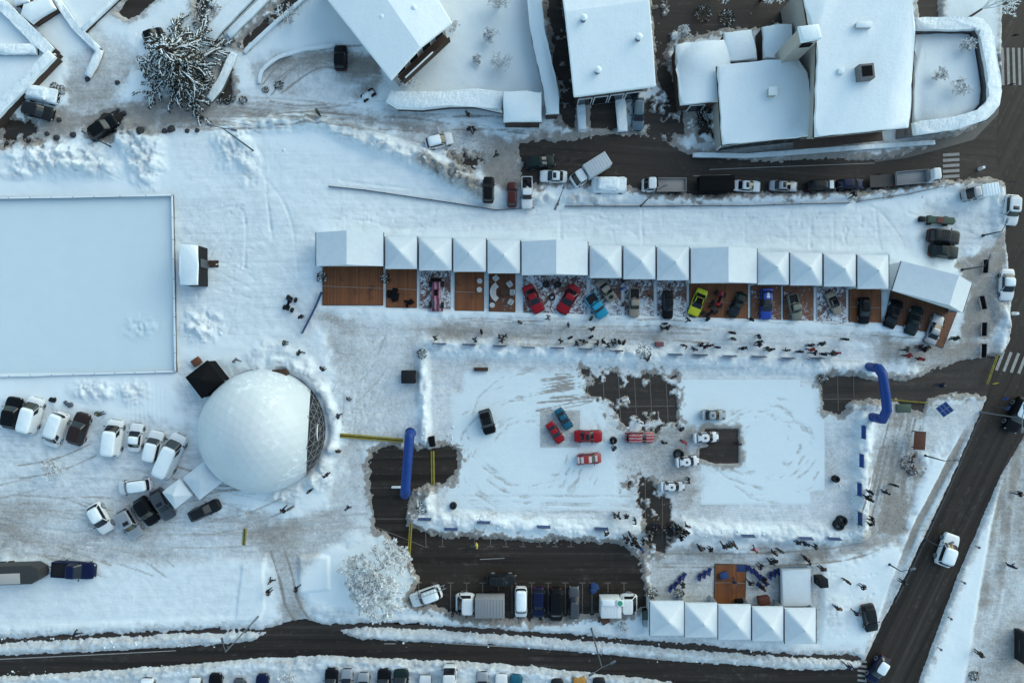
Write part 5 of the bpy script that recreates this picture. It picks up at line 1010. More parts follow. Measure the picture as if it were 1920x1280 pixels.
def truck(px, py, ang, lpx, wpx, bed, label, group=None, cabm=WHITEP, bedm=None, name='flatbed_truck', boxh=0):
    zz = 1.2; x, y = P(px, py, zz); k = S*(1-zz/H); L, W = lpx*k, wpx*k; t = empty(name, (x, y, max(0, gz(x, y)-.03)), R(ang), label, 'truck', group)
    out, sn, bs = car_meshes('cab'); sc_ = W/1.95; cabx = L/2-.95*sc_
    for n_, me, slot in out:
        if n_ == 'body': b = link('cab', me, t, [cabm, M_DARK]); b.location = (cabx, 0, 0); b.scale = (sc_, sc_, 1)
    for n_, me, slot in out:
        if n_ != 'body': link(n_, me, b)
    bl = L-2.05*sc_; bx = -L/2+bl/2
    bm = bmesh.new(); box(bm, (bx, 0, .62), (bl, W*.5, .25)); obj('chassis', bm, M_DARK, t)
    bm = bmesh.new()
    if boxh:
        box(bm, (bx, 0, .8+boxh/2), (bl, W, boxh), 0, .05)
        for i in range(int(bl/.32)): box(bm, (bx-bl/2+.16+i*.32, 0, .8+boxh+.01), (.07, W*.96, .05), 0, .015)
    else:
        box(bm, (bx, 0, .92), (bl, W, .14), 0, .02)
        for s in (-1, 1): box(bm, (bx, s*W*.485, 1.12), (bl, .05, .3))
        box(bm, (bx-bl/2+.03, 0, 1.12), (.05, W*.96, .3)); box(bm, (bx+bl/2-.03, 0, 1.25), (.06, W*.96, .6))
    obj('cargo_box' if boxh else 'flatbed', bm, bedm, t)
    for s in (1, -1):
        for wx in (-L/2+.7, -L/2+1.5): bm = bmesh.new(); bmesh.ops.create_cone(bm, cap_ends=True, segments=20, radius1=.36, radius2=.36, depth=.26, matrix=Matrix.Translation((wx, s*(W/2-.16), .36))@Matrix.Rotation(R(90), 4, 'X')); obj('wheel', bm, M_TYRE, t)
        bm = bmesh.new(); box(bm, (-L/2+.02, s*W*.4, .75), (.08, .22, .14)); obj('taillight', bm, M_RED, t)
    return t, L, W, bx, bl
BEDW = mat('worn_bed_boards', (.30, .27, .25), .7, var=.2, scale=4); BEDG = mat('grey_corrugated', (.25, .25, .26), .55, var=.08)
t, L, W, bx, bl = truck(1246, 346, 180, 82, 25, 1, 'white flatbed truck with empty beige bed on the upper roadside', GU, bedm=BEDW)
extra(t, 'loading_crane', M_DARK, [((bx+bl/2+.12, .2, 1.3), (.35, .35, 1.3)), ((bx+bl/2+.1, -.3, 1.8), (.25, 1.1, .2))], .04)
truck(1723, 331, 5, 84, 25, 1, 'flatbed truck with grey bed at the zebra crossing', GU, bedm=BEDG)
truck(900, 1132, 180, 92, 36, 1, 'grey corrugated box truck with white cab in the lower park', GB, bedm=BEDG, name='box_truck', boxh=1.7)
truck(1106, 321, 212, 76, 27, 1, 'pale box truck standing askew on the upper road', GU, bedm=mat('pale_box', (.50, .52, .54), .5), name='box_truck', boxh=1.7)
truck(843, 1292, 90, 88, 26, 1, 'white box van at the bottom edge', GC, bedm=WHITEP, name='box_truck', boxh=1.8)
truck(1834, 361, 190, 56, 23, 1, 'small snow-covered truck at the upper right corner of the snow field', None, cabm=SILVER, bedm=M_CAP, name='box_truck', boxh=1.2)
# camper, trailers and odd vehicles
t, L, W, bx, bl = truck(1160, 1132, 0, 72, 33, 1, 'white camper with a round green emblem on its roof', GB, bedm=WHITEP, name='camper_van', boxh=1.9)
extra(t, 'roof_box', M_WHITE, [((bx-.35, .75, 2.78), (1.3, .7, .12)), ((bx+.95, .75, 2.78), (.8, .7, .12))], .03)
bm = bmesh.new(); bmesh.ops.create_cone(bm, cap_ends=True, segments=28, radius1=.28, radius2=.28, depth=.03, matrix=Matrix.Translation((bx+.92, .72, 2.855))); obj('round_emblem', bm, mat('emblem_green', (.05, .30, .18), .5), t)
x, y = P(32, 1073, 1.2); t = empty('enclosed_trailer', (x, y, .05), R(2), 'dark pointed trailer with pale roof panel behind the blue pickup', 'trailer'); bm = bmesh.new(); prism(bm, [(-5, -1.02), (2.2, -1.02), (3.0, -.55), (3.15, 0), (3.0, .55), (2.2, 1.02), (-5, 1.02)], .5, 2.1, 0, .06); obj('body', bm, mat('trailer_grey', (.045, .045, .045), .45, var=.2), t)
bm = bmesh.new(); box(bm, (-2.0, -.35, 2.12), (6.0, 1.15, .05), 0, .01); obj('roof_panel', bm, mat('pale_panel', (.40, .38, .36), .6), t)
bm = bmesh.new(); tube(bm, [(3.0, .4, .5), (4.2, 0, .5)], .05); tube(bm, [(3.0, -.4, .5), (4.2, 0, .5)], .05); obj('drawbar', bm, M_STEEL, t)
for s in (-1, 1):
    for wx in (-1.2, -2.1): bm = bmesh.new(); bmesh.ops.create_cone(bm, cap_ends=True, segments=20, radius1=.33, radius2=.33, depth=.2, matrix=Matrix.Translation((wx, s*.95, .33))@Matrix.Rotation(R(90), 4, 'X')); obj('wheel', bm, M_TYRE, t)
x, y = P(1341, 345, 1); t = empty('tarpaulin_trailer', (x, y, .0), R(1), 'black tarpaulin trailer between flatbed truck and white car', 'trailer', GU); bm = bmesh.new(); box(bm, (0, 0, 1.15), (3.9, 1.6, 1.3), 0, .12); obj('tarpaulin', bm, M_BLACK, t); bm = bmesh.new(); box(bm, (0, 0, .45), (3.8, 1.5, .14)); obj('frame', bm, M_STEEL, t)
for s in (-1, 1):
    for wx in (-.5, .4): bm = bmesh.new(); bmesh.ops.create_cone(bm, cap_ends=True, segments=20, radius1=.3, radius2=.3, depth=.2, matrix=Matrix.Translation((wx, s*.82, .3))@Matrix.Rotation(R(90), 4, 'X')); obj('wheel', bm, M_TYRE, t)
x, y = P(1655, 339, .7); t = empty('cargo_trailer', (x, y, 0), R(3), 'brown flat trailer between the dark blue car and grey flatbed', 'trailer', GU); bm = bmesh.new(); box(bm, (0, 0, .62), (2.8, 1.35, .12)); obj('bed', bm, mat('brown_bed', (.085, .075, .068), .8, var=.2), t)
for s in (-1, 1): bm = bmesh.new(); bmesh.ops.create_cone(bm, cap_ends=True, segments=20, radius1=.3, radius2=.3, depth=.2, matrix=Matrix.Translation((-.1, s*.75, .3))@Matrix.Rotation(R(90), 4, 'X')); obj('wheel', bm, M_TYRE, t)
bm = bmesh.new(); tube(bm, [(1.3, 0, .55), (2.1, 0, .5)], .05); obj('drawbar', bm, M_STEEL, t)
x, y = P(1754, 413, .6); t = empty('boat_trailer', (x, y, gz(x, y)), R(-4), 'long narrow green and red trailer above the two dark cars', 'trailer'); M_GREENT = mat('faded_green', (.07, .10, .075), .6, var=.3)
bm = bmesh.new(); prism(bm, [(-1.0, -.38), (1.9, -.38), (2.1, 0), (1.9, .38), (-1.0, .38)], .4, .8, 0, .06); obj('body', bm, M_GREENT, t); bm = bmesh.new(); box(bm, (.35, 0, .83), (.7, .6, .06)); obj('red_panel', bm, mat('faded_red', (.16, .05, .045), .6), t); bm = bmesh.new(); box(bm, (-1.55, 0, .5), (.7, .6, .5), 0, .1); obj('engine', bm, M_DARK, t)
for s in (-1, 1):
    for wx in (-.6, 1.2): bm = bmesh.new(); bmesh.ops.create_cone(bm, cap_ends=True, segments=18, radius1=.26, radius2=.26, depth=.16, matrix=Matrix.Translation((wx, s*.42, .26))@Matrix.Rotation(R(90), 4, 'X')); obj('wheel', bm, M_TYRE, t)
# snow-buried vehicles: their shapes under a thick lumpy cover
def buried(px, py, ang, lx, wy, hh, label, name='snowed_in_car'):
    x, y = P(px, py, hh*.6); t = empty(name, (x, y, .02), R(ang), label, 'car'); bm = bmesh.new()
    for c_, s_, b_ in (((0, 0, hh*.32), (lx, wy, hh*.64), .3), ((-.2, 0, hh*.68), (lx*.62, wy*.86, hh*.64), .3)): box(bm, c_, s_, 0, b_)
    bmesh.ops.subdivide_edges(bm, edges=bm.edges[:], cuts=2, use_grid_fill=True)
    rnd = random.Random(px)
    for v in bm.verts: v.co += Vector((rnd.uniform(-.05, .05), rnd.uniform(-.05, .05), rnd.uniform(-.04, .05)))
    obj('snow_cover', bm, M_CAPL, t, 80)
    for s in (-1, 1):
        for wx in (lx*.3, -lx*.3): bm = bmesh.new(); bmesh.ops.create_cone(bm, cap_ends=True, segments=18, radius1=.32, radius2=.32, depth=.2, matrix=Matrix.Translation((wx, s*(wy/2-.02), .3))@Matrix.Rotation(R(90), 4, 'X')); obj('wheel', bm, M_TYRE, t)
    bm = bmesh.new(); box(bm, (lx*.5+.0, 0, .5), (.06, wy*.7, .4), 0, .02); obj('bumper', bm, M_DARK, t)
buried(1143, 346, 0, 3.9, 1.8, 1.5, 'car buried under a snow mound left of the flatbed truck'); buried(76, 176, -10, 3.6, 1.7, 1.5, 'car under thick snow above the dark off-roader, upper left'); buried(690, 178, 35, 1.7, .7, .9, 'small snow-covered cart beside the villa drive', 'snowed_in_cart')
# pink open-wheel racer, red quad
def racer(px, py, ang, m, label, Lr=3.4):
    x, y = P(px, py, .6); t = empty('open_wheel_racer', (x, y, .16), R(ang), label, 'racing car', GS); bm = bmesh.new(); prism(bm, [(-1.5, -.45), (.2, -.5), (1.7, -.14), (1.7, .14), (.2, .5), (-1.5, .45)], .25, .68, 0, .1); obj('body', bm, m, t)
    bm = bmesh.new(); box(bm, (1.7, 0, .3), (.35, 1.5, .06), 0, .02); obj('front_wing', bm, m, t); bm = bmesh.new(); box(bm, (-1.6, 0, .9), (.4, 1.2, .06), 0, .02); obj('rear_wing', bm, M_BLACK, t); bm = bmesh.new(); box(bm, (-.2, 0, .69), (.7, .42, .06), 0, .03); obj('cockpit', bm, M_BLACK, t)
    for s in (-1, 1):
        for wx in (1.15, -1.15): bm = bmesh.new(); bmesh.ops.create_cone(bm, cap_ends=True, segments=20, radius1=.32, radius2=.32, depth=.28, matrix=Matrix.Translation((wx, s*.68, .32))@Matrix.Rotation(R(90), 4, 'X')); obj('wheel', bm, M_TYRE, t)
racer(818, 552, 270, livery('pink_mix', (.16, .02, .045), (.40, .22, .27), 'stripes'), 'pink-red open-wheel racer on the snow-dusted deck')
def quad(px, py, ang, m, label):
    x, y = P(px, py, .6); t = empty('quad_bike', (x, y, .16), R(ang), label, 'quad bike', GS); bm = bmesh.new(); box(bm, (.45, 0, .72), (.7, .5, .2), 0, .08); box(bm, (-.5, 0, .72), (.6, .55, .16), 0, .06); obj('body', bm, m, t); bm = bmesh.new(); box(bm, (-.1, 0, .85), (.8, .3, .14), 0, .06); obj('seat', bm, M_BLACK, t); bm = bmesh.new(); tube(bm, [(.3, -.42, 1.05), (.4, 0, .95), (.3, .42, 1.05)], .03); obj('handlebar', bm, M_POLE, t)
    for s in (-1, 1):
        for wx in (.6, -.6): bm = bmesh.new(); bmesh.ops.create_cone(bm, cap_ends=True, segments=18, radius1=.28, radius2=.28, depth=.24, matrix=Matrix.Translation((wx, s*.45, .28))@Matrix.Rotation(R(90), 4, 'X')); obj('wheel', bm, M_TYRE, t)
quad(1348, 560, 70, REDP, 'red quad bike between the yellow and dark green sports cars'); quad(1331, 586, 40, DGREY, 'dark quad bike in front of the red one')
quad(543, 569, 70, DGREY, 'dark quad bike standing alone in the snow left of the decks')
dark_lump('tarpaulin_heap', 1119, 1103, 1.6, 1.3, .5, M_BANNER, 'crumpled blue tarpaulin heap left of the camper', 'tarpaulin', z=0, seed=8)
dark_lump('rubble_heap', 1132, 1160, 1.8, .8, .35, mat('brick_rubble', (.13, .07, .05), .85, var=.5, scale=5), 'reddish rubble heap on the snow below the camper', 'rubble', z=.1, seed=11)
dark_lump('tool_pile', 100, 752, .9, .9, .4, M_DARK, 'dark snowy bits of kit above the second white van', 'kit', z=.1, seed=12); dark_lump('tool_pile', 130, 757, 1.0, 1.0, .4, M_STEEL, 'grey kit heap above the dark brown car', 'kit', z=.1, seed=14)
# ---------------------------------------------------------------- trees and shrubs
def blade(bm, p, d, up, ln, wd, mi=0):
    s = d.cross(up).normalized()*wd/2; a = p+d*ln
    f = bm.faces.new([bm.verts.new(v) for v in (p-s, p+d*ln*.5-s*1.3, a, p+d*ln*.5+s*1.3)]); f.material_index = mi
def spruce(px, py, h, rad, label):
    """an old spreading conifer under snow; (px, py) is the foot of the trunk"""
    x, y = P(px, py, 0); t = empty('snowy_spruce', (x, y, 0), 0, label, 'tree'); rnd = random.Random(5)
    bm = bmesh.new(); tube(bm, [(0, 0, 0), (.05, .03, h*.5), (0, 0, h*.98)], [.30, .18, .03], 9); obj('trunk', bm, M_WOOD, t)
    bg_, bs = bmesh.new(), bmesh.new(); UP = Vector((0, 0, 1))
    def bough(p, dv, r, lv, droop):
        sd_ = Vector((-dv.y, dv.x, 0)); b1 = rnd.gauss(0, .22); pts = []; n = 9
        for i in range(n):
            u = i/(n-1); pts.append(p+dv*(r*u)+sd_*(b1*r*u*u+.03*r*math.sin(u*9+b1*20))+Vector((0, 0, .12*r*u-droop*r*u*u)))
        tube(bg_, pts, [(.055 if lv else .03)*(1-i/n)+.010 for i in range(n)], 4, 1)
        for k in range(max(3, int(r*9))):
            u = .12+.88*rnd.random(); q = u*(n-1); i0 = min(n-2, int(q)); pp = pts[i0].lerp(pts[i0+1], q-i0); tan = (pts[i0+1]-pts[i0]).normalized()
            for s in (-1, 1):
                dd = (tan*.6+sd_*s*rnd.uniform(.3, 1.0)+Vector((0, 0, rnd.uniform(-.6, .0)))).normalized(); L_ = rnd.uniform(.18, .46); blade(bg_, pp, dd, UP, L_, rnd.uniform(.09, .16))
                if rnd.random() < .14+.22*u: blade(bs, pp+Vector((0, 0, .04)), dd, UP, L_*rnd.uniform(.5, .95), rnd.uniform(.04, .09))
        i0 = rnd.choice((1, 2, 3)); i1 = n-rnd.choice((0, 0, 1, 2)); sp = [q_+Vector((0, 0, .05)) for q_ in pts[i0:i1]]
        if len(sp) > 2 and rnd.random() < .85: w0 = rnd.uniform(.05, .11) if lv else rnd.uniform(.025, .06); tube(bs, sp, [max(.012, w0*math.sin(math.pi*(i+.5)/len(sp))*rnd.uniform(.6, 1.3)) for i in range(len(sp))], 5)
        if lv:
            for k in range(int(3+r*1.3)):
                q = rnd.uniform(.2, .9)*(n-1); i0 = min(n-2, int(q)); a = math.atan2(dv.y, dv.x)+rnd.choice((-1, 1))*rnd.uniform(.35, .95); bough(pts[i0].lerp(pts[i0+1], q-i0), Vector((math.cos(a), math.sin(a), 0)), r*rnd.uniform(.2, .42), 0, droop*rnd.uniform(.6, 1.6))
    z = .9; lev = 0
    while z < h*.98:
        rr = rad*(1-(z/h))**.60+.15; nb = max(4, int(5+4*rr/rad))
        for k in range(nb):
            a = 2*math.pi*(k+lev*.37)/nb+rnd.gauss(0, .22); bough(Vector((0, 0, z+rnd.uniform(-.2, .2))), Vector((math.cos(a), math.sin(a), 0)), rr*rnd.choice((.55, .8, 1.0, 1.2))*rnd.uniform(.85, 1.1), 1, rnd.uniform(.18, .42))
        z += .46*(.75+.5*rnd.random()); lev += 1
    cr = obj('crown', bg_, [M_NEEDLE, M_WOOD], t, 180); obj('branch_snow', bs, M_CAP, cr, 180); return t
spruce(357, 134, 6.8, 5.0, 'big dark spruce with snow-laden drooping branches at upper left')
def shrub(px, py, h, rad, n, label, frost=.6, brown=.3, name='shrub', twigs=5, leaf=.09, group=None, seed=None, cat='shrub', offs=(0, 0)):
    x, y = P(px, py, h*.5); t = empty(name, (x, y, gz(x, y)-.05), 0, label, cat, group); rnd = random.Random(seed or int(px*7+py)); bt, bl = bmesh.new(), bmesh.new()
    def grow(p, d, ln, r, lv):
        q = p+d*ln; tube(bt, [p, p.lerp(q, .5)+Vector((rnd.uniform(-.04, .04), rnd.uniform(-.04, .04), .02)), q], [r, r*.8, r*.6], 4, cap=False)
        if rnd.random() < frost: tube(bl, [p.lerp(q, .2)+Vector((0, 0, r)), q+Vector((0, 0, r))], [r*1.3+.012, r*.8+.012], 4, cap=False)
        if lv == 0:
            for i in range(twigs):
                dd = (d+Vector((rnd.gauss(0, .7), rnd.gauss(0, .7), rnd.gauss(.1, .5)))).normalized(); (blade(bl, q, dd, Vector((rnd.gauss(0, 1), rnd.gauss(0, 1), 1)), rnd.uniform(.5, 1.5)*leaf*2, leaf) if rnd.random() > brown else blade(bt, q, dd, Vector((rnd.gauss(0, 1), rnd.gauss(0, 1), 1)), leaf*2.2, leaf*.35))
            return
        for i in range(rnd.choice((2, 3, 3))):
            dd = (d+Vector((rnd.gauss(0, .45), rnd.gauss(0, .45), rnd.gauss(.05, .3)))).normalized(); grow(q, dd, ln*rnd.uniform(.6, .85), r*.6, lv-1)
    for k in range(n):
        a = 2*math.pi*k/n+rnd.uniform(-.3, .3); sl = rnd.uniform(.25, 1.2)*rad/h*1.3; d = Vector((math.cos(a)*sl+offs[0], math.sin(a)*sl+offs[1], 1)).normalized()
        grow(Vector((math.cos(a)*.05, math.sin(a)*.05, 0)), d, h*.42*rnd.uniform(.75, 1.1), .012+.012*h, 3)
    st = obj('branches', bt, M_TWIG, t, 180); obj('frost', bl, M_FROST, st, 180); return t
for a in ((765, 155, 1.6, .7, 7, 'snowy shrub at the villa\'s lower corner'), (916, 68, 1.3, .5, 8, 'round frosted shrub in the middle of the villa garden'), (938, 122, 1.5, .65, 9, 'largest frosted shrub in the villa garden'), (895, 115, .7, .25, 5, 'tiny twig shrub left of the largest garden shrub'), (935, 6, 2.4, 1.0, 10, 'tall frosted shrub at the garden\'s top edge'),
          (852, 55, 1.0, .35, 5, 'small shrub by the villa\'s right corner'), (1787, 102, 1.2, .4, 6, 'reddish twig plant at the upper right of the walled terrace'), (1738, 156, .9, .4, 6, 'grey twig plant in the left of the walled terrace'), (1776, 181, 1.2, .6, 7, 'spreading twig plant at the lower part of the walled terrace'),
          (1281, 64, 1.3, .4, 7, 'round snow-topped bush beside the dark yard'), (543, 35, 2.0, .6, 5, 'thin bare sapling in the snow left of the villa'), (100, 878, 1.6, .9, 7, 'bare spreading bush in the lower left snow'), (1168, 1172, .6, .4, 5, 'low twig plant on the snow below the camper'), (540, 1270, 1.2, .6, 7, 'bare snowy bush at the bottom edge')):
    shrub(a[0], a[1], a[2], a[3], a[4], a[5], frost=.5 if 'twig' in a[5] or 'bare' in a[5] else .8, brown=.45 if 'twig' in a[5] or 'bare' in a[5] else .2)
for q in bpy.data.objects:
    if q.get('label', '').endswith('walled terrace') and 'plant' in q['label']: q.location.z = 2.2
# the round frosted tree by the lower car park
x, y = P(706, 1066, 0); t = empty('frosted_tree', (x, y, .1), 0, 'round white frosted tree beside the lower car park', 'tree'); rnd = random.Random(9); bt, bl = bmesh.new(), bmesh.new()
tube(bt, [(0, 0, 0), (.1, -.05, 1.2)], [.22, .17], 8); tip = []
def limb(p, d, ln, r, lv):
    q = p+d*ln; tube(bt if lv > 1 else bl, [p, p.lerp(q, .5)+Vector((rnd.gauss(0, .05), rnd.gauss(0, .05), .04)), q], [r, r*.8, r*.55], 5 if lv > 1 else 3, cap=False)
    tube(bl, [p.lerp(q, .15)+Vector((0, 0, r*.9)), q+Vector((0, 0, r*.7))], [r*.6+.008, r*.5+.008], 4, cap=False)
    if lv == 0:
        for i in range(46):
            dd = (d*.7+Vector((rnd.gauss(0, .65), rnd.gauss(0, .65), rnd.gauss(.15, .45)))).normalized(); blade(bl if rnd.random() < .93 else bt, q-d*ln*rnd.random()*.8, dd, Vector((rnd.gauss(0, 1), rnd.gauss(0, 1), .6)), rnd.uniform(.09, .26), rnd.uniform(.03, .065))
        return
    for i in range(rnd.choice((3, 3, 4)) if lv > 1 else 3):
        limb(q, (d+Vector((rnd.gauss(0, .50), rnd.gauss(0, .50), rnd.gauss(.0, .28)))).normalized(), ln*rnd.uniform(.62, .84), r*.58, lv-1)
for k in range(11):
    a = 2*math.pi*k/11+rnd.uniform(-.2, .2); sl = (.35, 1.0, 1.7)[k % 3]; limb(Vector((.1, -.05, .8)), Vector((math.cos(a)*sl, math.sin(a)*sl, 1)).normalized(), 1.6*(1+.25*math.cos(a-.2)), .09, 4)
ob = obj('branches', bt, M_TWIG, t, 180); obj('frost_crown', bl, M_FROST, t, 180)
# bare snowy tree at the upper right corner, dark trees at the top edge
def bare_tree(px, py, h, lean, label, seed, frost=.9, m=M_TWIG, spread=.5, lev=4, n=5):
    x, y = P(px, py, 0); t = empty('bare_tree', (x, y, 0), 0, label, 'tree'); rnd = random.Random(seed); bt, bl = bmesh.new(), bmesh.new(); lean = Vector(lean)
    tube(bt, [(0, 0, 0), lean*.2+Vector((0, 0, h*.35))], [.16, .11], 7); p0 = lean*.2+Vector((0, 0, h*.35))
    def g(p, d, ln, r, lv):
        q = p+d*ln; tube(bt, [p, q], [r, r*.6], 4, cap=False)
        if rnd.random() < frost: tube(bl, [p+Vector((0, 0, r)), q+Vector((0, 0, r*.8))], [r*.9+.02, r*.6+.02], 4, cap=False)
        if lv == 0: 
            for i in range(3): blade(bl, q, (d+Vector((rnd.gauss(0, .6), rnd.gauss(0, .6), rnd.gauss(0, .4)))).normalized(), Vector((rnd.gauss(0, 1), 0, 1)), rnd.uniform(.2, .4), .07)
            return
        for i in range(3): g(q, (d+Vector((rnd.gauss(0, spread), rnd.gauss(0, spread), rnd.gauss(0, .3)))).normalized(), ln*rnd.uniform(.6, .85), r*.6, lv-1)
    for k in range(n):
        a = 2*math.pi*k/n; g(p0, (Vector((math.cos(a)*.6, math.sin(a)*.6, .8))+lean*.4).normalized(), h*.24, .06, lev-1)
    st = obj('trunk', bt, m, t, 180); obj('branch_snow', bl, M_FROST, t, 180); return t
bare_tree(1812, 36, 5.5, (2.2, 1.0, 0), 'leaning bare tree with white snowy boughs at the upper right corner', 4)
bare_tree(1335, -8, 4.0, (0, 0, 0), 'bare greenish tree over the dark yard at the top edge', 6, .5, M_NEEDLE); bare_tree(1425, 2, 3.5, (.4, 0, 0), 'bare tree with snow patches behind the compound\'s back blocks', 8, .5, M_NEEDLE)
def bush(px, py, r, h, label, m=M_NEEDLE, sn=.3, group=None, cat='bush', n=220):
    x, y = P(px, py, h*.5); t = empty('bush', (x, y, gz(x, y)-.03), 0, label, cat, group); rnd = random.Random(int(px*3+py)); bg_, bs = bmesh.new(), bmesh.new()
    for i in range(n):
        a, u = rnd.uniform(0, 6.3), rnd.random()**.5; z = h*(1-u*u)*rnd.uniform(.3, 1); p = Vector((math.cos(a)*u*r, math.sin(a)*u*r, z)); d = Vector((math.cos(a)*u+rnd.gauss(0, .4), math.sin(a)*u+rnd.gauss(0, .4), .5)).normalized()
        blade(bs if rnd.random() < sn else bg_, p, d, Vector((rnd.gauss(0, 1), rnd.gauss(0, 1), 1)), rnd.uniform(.12, .3)*min(1, r*1.6), .09)
    tube(bg_, [(0, 0, 0), (0, 0, h*.6)], [.05, .02], 5); f = obj('foliage', bg_, m, t, 180); obj('snow_flecks', bs, M_FROST, f, 180); return t
for a in ((388, 18, 1.3, 1.6, 'dark evergreen bush at the top edge above the big spruce'), (376, 42, .9, 1.2, 'dark bush just above the big spruce'), (115, 170, .5, .6, 'dark bush beside the snow-buried car, upper left'), (104, 164, .45, .5, 'dark low bush left of its twin by the snow-buried car'),
          (1207, 660, .75, 1.0, 'dark bush in the arena\'s upper snow bank'), (792, 663, .5, .8, 'dark bush at the arena\'s upper left corner'), (1545, 709, .55, .9, 'dark conifer by the arena\'s right entrance'), (792, 951, .6, .8, 'dark bush at the arena\'s lower left corner'),
          (602, 519, .55, 1.0, 'dark potted conifer at the left end of the decks'), (722, 521, .5, 1.0, 'dark potted conifer between the first two decks'), (1703, 868, .7, .8, 'reddish brown bush by the brown board'), (1712, 884, .45, .5, 'small dark bush below the reddish one'),
          (1223, 1112, .6, .9, 'dark bush at the left end of the lower tents'), (1275, 1113, .5, .7, 'dark bush before the second lower tent'), (1320, 22, .9, 1.2, 'green-grey bush at the upper dark yard'), (1365, 30, .8, 1.0, 'green-grey bush right of its twin in the dark yard'),
          (1322, 215, .7, .6, 'dark plant clump in the annex patio'), (1310, 232, .5, .5, 'smaller plant clump low in the annex patio'), (412, 188, .35, .5, 'leftmost small dark shrub under the dark steps'), (425, 190, .35, .5, 'second small dark shrub under the dark steps'), (436, 184, .35, .5, 'third small dark shrub under the dark steps'), (455, 187, .4, .5, 'small dark shrub standing apart right of the steps'),
          (523, 160, .5, .4, 'grey frozen shrub in the villa parking bay'), (497, 168, .35, .4, 'smaller grey shrub left of its twin in the parking bay'), (1827, 1267, .5, .5, 'grey shrub beside the slushy right path')):
    bush(*a, m=mat('red_brown_leaf', (.10, .05, .045), .8, var=.4) if 'reddish' in a[4] else M_NEEDLE)
for i, (px, py, s) in enumerate(((90, 252, .3), (108, 259, .4), (140, 254, .4), (113, 226, .3), (222, 156, .3), (166, 150, .3), (310, 247, .35), (323, 243, .5), (353, 247, .3), (372, 246, .3), (270, 249, .5), (222, 207, .25), (234, 213, .3))):
    x, y = P(px, py); bm = bmesh.new(); rr = random.Random(i); bmesh.ops.create_icosphere(bm, subdivisions=2, radius=s)
    for v in bm.verts: v.co *= rr.uniform(.75, 1.1); v.co.z *= .7
    o = obj('boulder', bm, mat('dark_rock', (.05, .05, .052), .8, var=.4, scale=5), None, 180); o.location = (x, y, gz(x, y)+s*.2)
    prop(o, 'dark boulder in the upper left snow, %s from the left' % ORD[sorted([90, 108, 140, 113.1, 222, 166, 310, 323, 353, 372, 270, 222.1, 234]).index({113: 113.1}.get(px, px if not (px == 222 and py == 207) else 222.1))], 'boulder', 'dark boulders along the upper left lane')

# ---------------------------------------------------------------- people
def person_mesh(pose):
    v, e, r = [], [], []
    def add(p, rad, par=None):
        v.append(p); r.append(rad)
        if par is not None: e.append((par, len(v)-1))
        return len(v)-1
    st = {'stand': 0, 'walk': .20, 'stride': .28, 'talk': .05}[pose]; bl = .05 if st else 0
    pel = add((0, 0, .98), (.15, .12)); sp = add((0+bl*.4, 0, 1.18), (.16, .12), pel); chs = add((bl, 0, 1.38), (.19, .13), sp); nk = add((bl+.01, 0, 1.52), (.065, .065), chs); hd = add((bl+.03, 0, 1.66), (.105, .095), nk); add((bl+.03, 0, 1.76), (.08, .075), hd)
    for s in (-1, 1):
        f = st*s; hp = add((0, s*.10, .90), (.11, .10), pel); kn = add((f*.55, s*.11, .50), (.075, .07), hp); an = add((f*.75-abs(f)*.25*(s < 0), s*.11, .09), (.055, .05), kn); add((f*.75+.15-abs(f)*.25*(s < 0), s*.13, .05), (.05, .04), an)
        sh = add((bl, s*.20, 1.42), (.085, .08), chs)
        if pose == 'talk' and s > 0: el = add((.12, s*.30, 1.20), (.065, .06), sh); hn = add((.32, s*.18, 1.25), (.05, .045), el); ds = (.08, -.02, .02)
        else: el = add((-f*.20, s*.25, 1.15), (.065, .06), sh); hn = add((-f*.35+.06, s*.24, .90), (.048, .042), el); ds = (.02, 0, -.09)
        for k in range(5):
            o_ = (k-2)*.018; add((hn_ := v[hn])and (hn_[0]+ds[0]*(1.0-.1*abs(k-2))+(o_ if pose != 'talk' else 0), hn_[1]+(.0 if k < 4 else -s*.03), hn_[2]+ds[2]*(1.0-.12*abs(k-2))+(o_ if pose == 'talk' else 0)), (.011, .011), hn)
    me = bpy.data.meshes.new('tmp'); me.from_pydata(v, e, []); o = bpy.data.objects.new('tmp', me); COL.objects.link(o)
    md = o.modifiers.new('s', 'SKIN'); o.modifiers.new('u', 'SUBSURF').levels = 1
    for i, sv in enumerate(me.skin_vertices[0].data): sv.radius = r[i]; sv.use_root = (i == 0)
    bpy.context.view_layer.update(); ev = o.evaluated_get(bpy.context.evaluated_depsgraph_get()); m2 = bpy.data.meshes.new_from_object(ev); m2.name = 'person_'+pose
    bpy.data.objects.remove(o); m2.materials.clear()
    for m in (M_BLACK, M_DARK, M_SKIN, M_BLACK): m2.materials.append(m)
    for p in m2.polygons:
        c = p.center; p.use_smooth = True
        if c.z > 1.70: k = 3
        elif c.z > 1.545: k = 2 if c.x > .03 else 3
        elif c.z < .84 and abs(c.y) < .22: k = 1
        else: k = 0
        p.material_index = k
    return m2
PM = {k: person_mesh(k) for k in ('stand', 'walk', 'stride', 'talk')}
CO = {'black': (mat('coat_black', (.012, .012, .014), .8, var=.3), 'black'), 'navy': (mat('coat_navy', (.012, .018, .045), .8, var=.3), 'navy'), 'grey': (mat('coat_grey', (.10, .10, .11), .8, var=.2), 'grey'), 'red': (mat('coat_red', (.28, .03, .035), .75), 'red'), 'blue': (mat('coat_blue', (.02, .06, .22), .75), 'blue'), 'brown': (mat('coat_brown', (.045, .028, .02), .8), 'brown'), 'green': (mat('coat_green', (.03, .04, .028), .8), 'green'), 'white': (mat('coat_white', (.62, .62, .62), .8), 'white'), 'yellow': (mat('coat_yellow', (.50, .42, .05), .8), 'yellow')}
